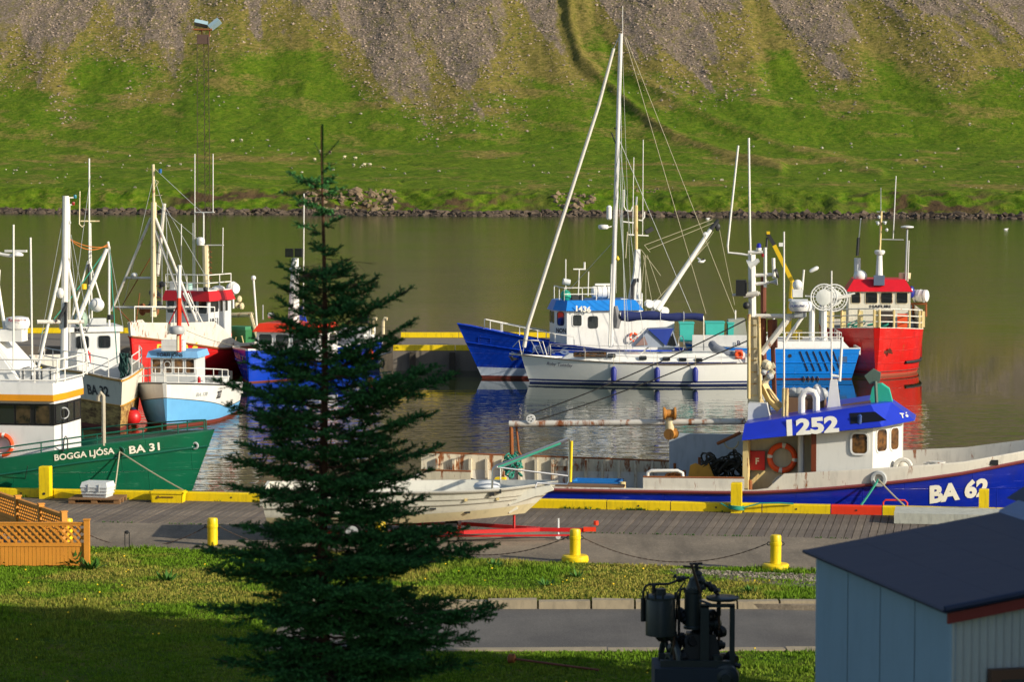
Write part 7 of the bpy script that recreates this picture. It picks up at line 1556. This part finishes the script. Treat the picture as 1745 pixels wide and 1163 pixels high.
tt = rn_.uniform(0, 1, n)[:, None]; ax = ((P1-P0)/ln[:, None])[idx]; base = P0[idx]*(1-tt)+P1[idx]*tt
rv = rn_.normal(size=(n, 3)); rv -= ax*(rv*ax).sum(1)[:, None]; rv /= np.linalg.norm(rv, axis=1)[:, None]+1e-9
dirn = ax*.55+rv*.85; dirn /= np.linalg.norm(dirn, axis=1)[:, None]; nl = rn_.uniform(.02, .032, n)[:, None]; wv = np.cross(dirn, rv); wv /= np.linalg.norm(wv, axis=1)[:, None]+1e-9
V = np.stack([base+wv*.0055, base-wv*.0055, base+dirn*nl], 1).reshape(-1, 3)
tone = np.clip(.25+.5*rn_.uniform(0, 1, len(SEG))[idx]+.35*(tt[:, 0]-.5), 0, 1); tone = np.repeat(tone, 3)
t = NT('spruce_needles'); a = t.n('Attribute', attribute_name='tone'); t.col(t.mix(a.outputs['Fac'], S(18, 50, 32), S(72, 130, 66))); NEED = t.done(.75, 0, .15)
o = npmesh('crown', V, np.arange(n*3).reshape(-1, 3), NEED, {'tone': tone}, smooth=False, kind='stuff'); o.parent = spr.o
print('needles', n, 'segs', len(SEG))
# ================================================================ old engine on a plinth
EN = Thing('old_engine', 'dark old marine engine standing on a plinth on the lawn beside the shed', 'engine', (2.75, 44, GZ+.03), 0); E = EN.p
EM = paint('engine_grey_green', S(44, 53, 53), .38, rust=.08, dirt=.5); EB = paint('engine_black', S(20, 23, 24), .5, dirt=.4); EBR = paint('engine_bronze', S(70, 48, 30), .5)
def ecyl(nm, x0, x1, y0, y1, yd, mat=EM, n=24, prof=None):
    a = E(x0, y1, yd); b = E(x1, y0, yd); r = (b.x-a.x)/2; h = b.z-a.z; mb = MB()
    mb.lathe(((a.x+b.x)/2, yd, a.z), [(r*p, h*q) for p, q in (prof or [(1, 0), (1, .96), (.96, 1)])], n); return EN.part(nm, mb, mat)
tk = ecyl('cooling_tank', 1100, 1151, 1021, 1083, -.15, EM, 28); ecyl('tank_lid', 1099, 1152, 1014, 1021, -.15, EM, 28, [(1, 0), (1, .5), (.8, 1)]); ecyl('tank_cap', 1117, 1135, 1004, 1014, -.15, EM, 16)
for a in (1102, 1115, 1128, 1149): ecyl('lid_bolt', a, a+3.4, 1010, 1022, -.38, EB, 8)
ecyl('cylinder', 1166, 1196, 1004, 1072, 0, EM, 28, [(1.1, 0), (1.1, .05), (1, .08), (1, .9), (1.12, .92), (1.12, 1)]); ecyl('cylinder_head', 1171, 1203, 983, 1005, .05, EM, 24, [(1.05, 0), (1.05, .25), (.9, .45), (.75, .85), (.4, 1)])
ecyl('valve_spring', 1180, 1198, 974, 986, 0, EB, 14, [(1, 0), (.8, .5), (1, .6), (.6, 1)]); masts(EN, [[(1187, 978), (1187, 962)]], .03, EB, 0, name='valve_stem'); masts(EN, [[(1175, 962), (1197, 961)], [(1164, 966), (1196, 969)]], .018, EB, 0, name='valve_arm')
masts(EN, [[(1178, 962), (1194, 1012)]], .022, EBR, -.15, name='push_rod')
masts(EN, [[(1096, 1058), (1096, 1010), (1100, 1000), (1107, 997), (1140, 996), (1160, 988), (1175, 985)]], .02, EB, -.1, name='water_pipe'); masts(EN, [[(1096, 1060), (1096, 1020)]], .038, EB, -.1, name='hose'); masts(EN, [[(1114, 1013), (1114, 998)]], .03, EB, -.15, name='pipe_stub')
masts(EN, [[(1157, 1085), (1157, 1018), (1160, 1006), (1168, 1003)]], .022, EB, -.1, name='water_pipe'); masts(EN, [[(1152, 985), (1168, 990), (1154, 1010), (1150, 1100)]], .014, EB, .0, name='fuel_pipe')
for a, b, r in ((1158, 988, .05), (1150, 983, .03), (1164, 986, .04), (1214, 1003, .06), (1221, 1008, .05), (1207, 997, .05), (1195, 990, .06), (1138, 1080, .12), (1128, 1086, .09), (1160, 1048, .1), (1166, 1055, .08), (1212, 1050, .09), (1218, 1064, .1), (1205, 1070, .12), (1228, 1078, .09), (1162, 1090, .09), (1176, 1095, .12), (1190, 1088, .14), (1150, 1105, .1), (1168, 1120, .12), (1185, 1118, .14), (1226, 1100, .08), (1246, 1122, .1), (1240, 1136, .1)):
    P = E(a, b, random.uniform(-.15, .12)); mb = MB(); mb.lathe(P, [(r*.5, -r), (r, -r*.6), (r, r*.3), (r*.7, r*.4), (r*.7, r)], 12, (random.uniform(-1, 1), random.uniform(-1, .2), random.uniform(-.6, .6))); EN.part('fitting', mb, random.choice([EM, EB, EB]))
masts(EN, [[(1200, 995), (1217, 1001), (1226, 1020)]], .025, EB, 0, name='exhaust_elbow')
mb = MB(); P = E(1231, 1021, -.1); mb.lathe(P, [(.24, -.02), (.26, 0), (.26, .025), (.2, .04)], 28); EN.part('hand_wheel', mb, EM); masts(EN, [[(1228, 1019), (1258, 1018)]], .02, EM, -.1, name='wheel_handle'); masts(EN, [[(1225, 1024), (1225, 1050)]], .035, EB, -.1, name='shaft'); masts(EN, [[(1225, 1050), (1225, 1098)]], .022, EBR, -.1, name='shaft'); 
for a, b, c, d in ((1193, 1033, 1208, 1156), (1243, 1033, 1252, 1160)):
    A = E(a, d, -.3); B_ = E(c, b, -.3); mb = MB(); mb.box(((A.x+B_.x)/2, -.3, (A.z+B_.z)/2), (abs(B_.x-A.x), .1, abs(B_.z-A.z))); EN.part('frame_post', mb, EM, smooth=0)
mb = MB(); mb.beam(E(1193, 1033, -.3), E(1252, 1033, -.3), .1, .045); EN.part('frame_beam', mb, EM, smooth=0); mb = MB(); mb.beam(E(1192, 1024, -.3), E(1212, 1031, -.3), .06, .03); EN.part('frame_bracket', mb, paint('bracket_blue', S(50, 64, 80), .5), smooth=0)
mb = MB(); P = E(1142, 1128, .05); mb.torus(P, .37, .05, (1, .35, 0), 36, 8); mb.torus(P, .1, .05, (1, .35, 0), 12, 6); u_, v_, d_ = basis((1, .35, 0))
for k in range(6): a = k*1.047; mb.beam(P+(u_*math.cos(a)+v_*math.sin(a))*.08, P+(u_*math.cos(a)+v_*math.sin(a))*.36, .05, .03)
EN.part('flywheel', mb, EM)
mb = MB(); A = E(1165, 1150, 0); B_ = E(1235, 1080, 0); mb.hexa([(A.x-.08, -.2, A.z), (B_.x, -.2, A.z), (B_.x, .25, A.z), (A.x-.08, .25, A.z), (A.x+.05, -.14, B_.z), (B_.x-.15, -.14, B_.z), (B_.x-.15, .2, B_.z), (A.x+.05, .2, B_.z)]); EN.part('crankcase', mb, EB, smooth=0)
ecyl('pump_body', 1215, 1232, 1118, 1142, -.3, EM, 16, [(1.1, 0), (1, .1), (1, .85), (1.15, .88), (1.15, 1)]); P = E(1236, 1155, -.4); mb = MB(); mb.lathe(P, [(.2, .1), (.22, 0), (.2, -.08), (.08, -.12), (.07, -.2)], 20, (0, 1, 0)); EN.part('pulley', mb, EM)
masts(EN, [[(1252, 1134), (1262, 1137)]], .04, EB, -.3, name='drain_cock'); masts(EN, [[(1148, 1085), (1150, 1140)]], .025, EBR, -.2, name='rod'); masts(EN, [[(1155, 1132), (1180, 1134)]], .04, EBR, -.25, name='brass_pipe')
mb = MB(); a = E(1113, 1140, -.45); zt2 = a.z; mb.box((.08, 0, zt2/2), (1.25, 1.0, zt2)); EN.part('plinth', mb, paint('plinth_slate', S(44, 54, 66), .7, dirt=.5), smooth=0); mb = MB(); mb.beam((-.45, -.3, zt2+.05), (.65, -.35, zt2+.05), .12, .1); mb.beam((-.45, .3, zt2+.05), (.65, .3, zt2+.05), .12, .1); EN.part('bed_rail', mb, EM, smooth=0)
P = onz(872, 1131, GZ+.04); t_ = Thing('iron_rod', 'long rusty iron rod with round end lying on the lawn near the road', 'rod', P, 0); B_ = t_.loca(onz(1020, 1145, GZ+.04)); mb = MB(); mb.tube([(0, 0, .08), (B_.x, B_.y, .02)], .022, 6); t_.part('rod', mb, RUSTB); mb = MB(); mb.lathe((0, 0, .08), [(.03, -.08), (.09, -.05), (.09, .05), (.03, .08)], 14, (1, -.2, 0)); t_.part('rod_end', mb, RUSTY)
# ================================================================ shed
Bc = ony(1610, 1040, 27.6); zE = Bc.z; Ac = hit(1370, 938, (0, 0, zE), (0, 0, 1))
dw = Vector((Ac.x-Bc.x, Ac.y-Bc.y, 0)); dwn = dw.normalized(); ang = math.degrees(math.atan2(-dwn.x, dwn.y))
sh = Thing('shed', 'blue-grey corrugated shed with dark navy metal roof at the lower right corner', 'shed', (Bc.x, Bc.y, GZ), ang)
# local: +y runs away along the left wall, +x to the right
LY = dw.length; ZE = zE-GZ; SLP = .155
ov = .12
NAVR = paint('navy_roof_sheet', S(16, 34, 66), .55, dirt=.2, var=.12, bump=.15)
SHW = paint('shed_blue_grey', S(140, 168, 190), .5, dirt=.18, var=.06); SHC = paint('shed_corrugated', S(172, 180, 182), .45, dirt=.2)
x = 0; sw = .62
while x < 7:
    mb = MB(); z0 = ZE+SLP*x; z1 = ZE+SLP*(x+sw); mb.hexa([(x, 0, z0-.04), (x+sw-.004, 0, z1-.04), (x+sw-.004, LY, z1-.04), (x, LY, z0-.04), (x, 0, z0), (x+sw-.004, 0, z1), (x+sw-.004, LY, z1), (x, LY, z0)]); mb.hexa([(x+sw-.03, 0, z1), (x+sw, 0, z1), (x+sw, LY, z1), (x+sw-.03, LY, z1), (x+sw-.02, 0, z1+.018), (x+sw-.01, 0, z1+.018), (x+sw-.01, LY, z1+.018), (x+sw-.02, LY, z1+.018)]) if 0 else None
    sh.part('roof_sheet', mb, NAVR, smooth=0); x += sw
mb = MB(); mb.tube([(.0, -.0, ZE-.0), (7, -.0, ZE+SLP*7)], .035, 8); mb.tube([(0, 0, ZE-.015), (0, LY, ZE-.015)], .022, 8); sh.part('roof_edge', mb, NAVR)
def corr(nm, fx, L_, pitch, amp, z0, z1f, mat):
    n = int(L_/pitch)*6; mb = MB(); vs = []
    for i in range(n+1): s = i*pitch/6; P = fx(s, amp*math.sin(i*math.pi/3)); vs += [(P[0], P[1], z0), (P[0], P[1], z1f(s))]
    mb.add(vs, [(2*i, 2*i+2, 2*i+3, 2*i+1) for i in range(n)]); return sh.part(nm, mb, mat, smooth=80)
for k in range(4):
    y0 = ov+k*(LY-2*ov)/4; corr('wall_panel', lambda s, a, y0=y0: (ov-a, y0+s), (LY-2*ov)/4-.004,   .052, .013, 0, lambda s: ZE-.03, SHW)
corr('front_wall', lambda s, a: (ov+s, ov-a), 6.4, .085, .014, 0, lambda s: ZE-.06+SLP*(s+ov), SHC)
mb = MB(); mb.box((ov+.02, ov+.02, ZE/2-.04), (.05, .05, ZE-.06)); sh.part('corner_trim', mb, SHW, smooth=0)
mb = MB(); mb.hexa([(.05, .03, ZE-.16+.01), (6.6, .03, ZE-.16+SLP*6.55), (6.6, .07, ZE-.16+SLP*6.55), (.05, .07, ZE-.16+.01), (.05, .03, ZE-.045), (6.6, .03, ZE-.045+SLP*6.55), (6.6, .07, ZE-.045+SLP*6.55), (.05, .07, ZE-.045)]); sh.part('fascia_board', mb, paint('fascia_dark_red', S(120, 34, 32), .5), smooth=0)
mb = MB(); mb.box((ov+3.2, LY-ov, ZE/2-.03), (6.4, .1, ZE-.06)); sh.part('back_wall', mb, SHW, smooth=0)
WB = paint('window_frame_brown', S(92, 64, 48), .6, dirt=.4)
A = sh.loca(hit(1684, 1141, sh.loc+sh.M@Vector((0, .07, 0)), sh.M@Vector((0, 1, 0)))); wx, wz = A.x, A.z
fr = Vector((wx, .02, wz)); o = None
mb = MB(); mb.box((wx+.75, .03, wz-.05), (1.5, .1, .1)); o = sh.part('window', mb, WB, smooth=0)
for x_ in (wx+.05, wx+1.45): mb = MB(); mb.box((x_, .03, wz-.85), (.1, .1, 1.5)); sh.part('window_jamb', mb, WB, o, smooth=0)
mb = MB(); mb.box((wx+.75, .03, wz-1.65), (1.5, .1, .1)); sh.part('sill', mb, WB, o, smooth=0); mb = MB(); mb.box((wx+.75, .08, wz-.85), (1.3, .02, 1.5)); sh.part('pane', mb, GLASS, o, smooth=0)
# raised second roof
k0 = 2.33; z0 = ZE+SLP*k0; fl = paint('flashing_blue', S(92, 116, 156), .4, dirt=.1)
mb = MB(); mb.hexa([(k0, 0, z0+.001), (k0+.3, 0, z0+.06), (k0+.3, LY, z0+.06), (k0, LY, z0+.001), (k0+.02, 0, z0+.03), (k0+.3, 0, z0+.16), (k0+.3, LY, z0+.16), (k0+.02, LY, z0+.03)]); sh.part('roof_flashing', mb, fl, smooth=0)
mb = MB(); mb.prism([(k0+.22, 0, z0+.12), (k0+3.2, 0, z0+1.9), (k0+4.6, 0, z0+1.0), (k0+4.6, 0, z0), (k0+.5, 0, z0+.08)], (0, LY+.3, 0)); sh.part('upper_roof', mb, NAVR, smooth=0)
# ================================================================ shade caster: house shape added out of view on the right to shade the foreground
NB = Thing('shade_caster_house', 'tall pale house shape added beyond the right edge to shade the shed and spruce', 'shade caster', (13, 12, 1.7), 0)
NW = paint('render_wall', S(196, 190, 176), .8, dirt=.2)
HB = 16.2; mb = MB(); mb.box((2.5, 14.6, HB/2-.9), (5, 29.2, HB-1.8)); NB.part('wall', mb, NW, smooth=0)
mb = MB(); mb.prism([(-.4, -.4, HB-1.85), (2.5, -.4, HB+.6), (5.4, -.4, HB-1.85), (5.4, -.4, HB-2.05), (-.4, -.4, HB-2.05)], (0, 29.8, 0)); NB.part('roof', mb, NAVR, smooth=0)
for f_ in range(4):
    for k in range(7):
        o = window(NB, (0, 2.6+k*4.0, 2.2+f_*3.2), (0, 1, 0), (0, 0, 1), 1.3, 1.4, .02, .08, WHITE, GLASS, None, .05)
# leafy tree added out of view to roughen the edge of that shade
pt = Thing('shade_caster_tree', 'tall leafy tree added beyond the right edge to roughen the cast shade', 'tree', (14.2, 41.6, 1.65), 0); mb = MB(); mb.tube([(0, 0, 0), (.1, 0, 5), (0, .1, 12)], .25, 8, 0, .05); pt.part('trunk', mb, TB)
rq = np.random.default_rng(21); nq = 9000; zz = rq.uniform(2, 14.5, nq); rad = 2.3*np.sin(np.clip((zz-1)/14.2, 0, 1)*3.1)**.6*np.sqrt(rq.uniform(0, 1, nq))*(.75+.5*vn(zz*1.3, rq.uniform(0, 1, nq)*0, 3)); an = rq.uniform(0, 6.28, nq)
C0 = np.stack([rad*np.cos(an), rad*np.sin(an), zz], -1); d1 = rq.normal(size=(nq, 3))*.12; d2 = rq.normal(size=(nq, 3))*.12
Vq = np.stack([C0-d1, C0+d2, C0+d1, C0-d2], 1).reshape(-1, 3); oq = npmesh('crown', Vq, np.arange(nq*4).reshape(-1, 4), LEAF, smooth=False, kind='stuff'); oq.parent = pt.o
# gulls
GW = flat('gull_white', S(230, 230, 226), .7); GG = flat('gull_grey', S(150, 154, 158), .7)
for (px, py, d, lb) in ((1195, 446, 150, 'white gull flying over the water between the yacht stays'), (1206, 372, 300, 'white gull sitting on the far water near the shore'), (1714, 390, 330, 'tiny white gull on the water near the right edge')):
    P = ony(px, py, d); s_ = 1 if d < 200 else 1.6; mb = MB(); mb.ball((0, 0, 0), .1*s_, (2.0, .8, .8), 8); mb.ball((.2*s_, 0, .06*s_), .05*s_, n=6)
    if d < 200: mb.add([(-.06, 0, .03), (.1, 0, .03), (.0, -.45, .22), (-.1, -.3, .16)], [(0, 1, 2, 3)], 1); mb.add([(-.06, 0, .03), (.1, 0, .03), (.0, .45, .22), (-.1, .3, .16)], [(0, 1, 2, 3)], 1)
    if d > 200: P = onz(px, py+1, .08)
    solo('gull', lb, 'gull', mb, [GW, GG], P, 20)
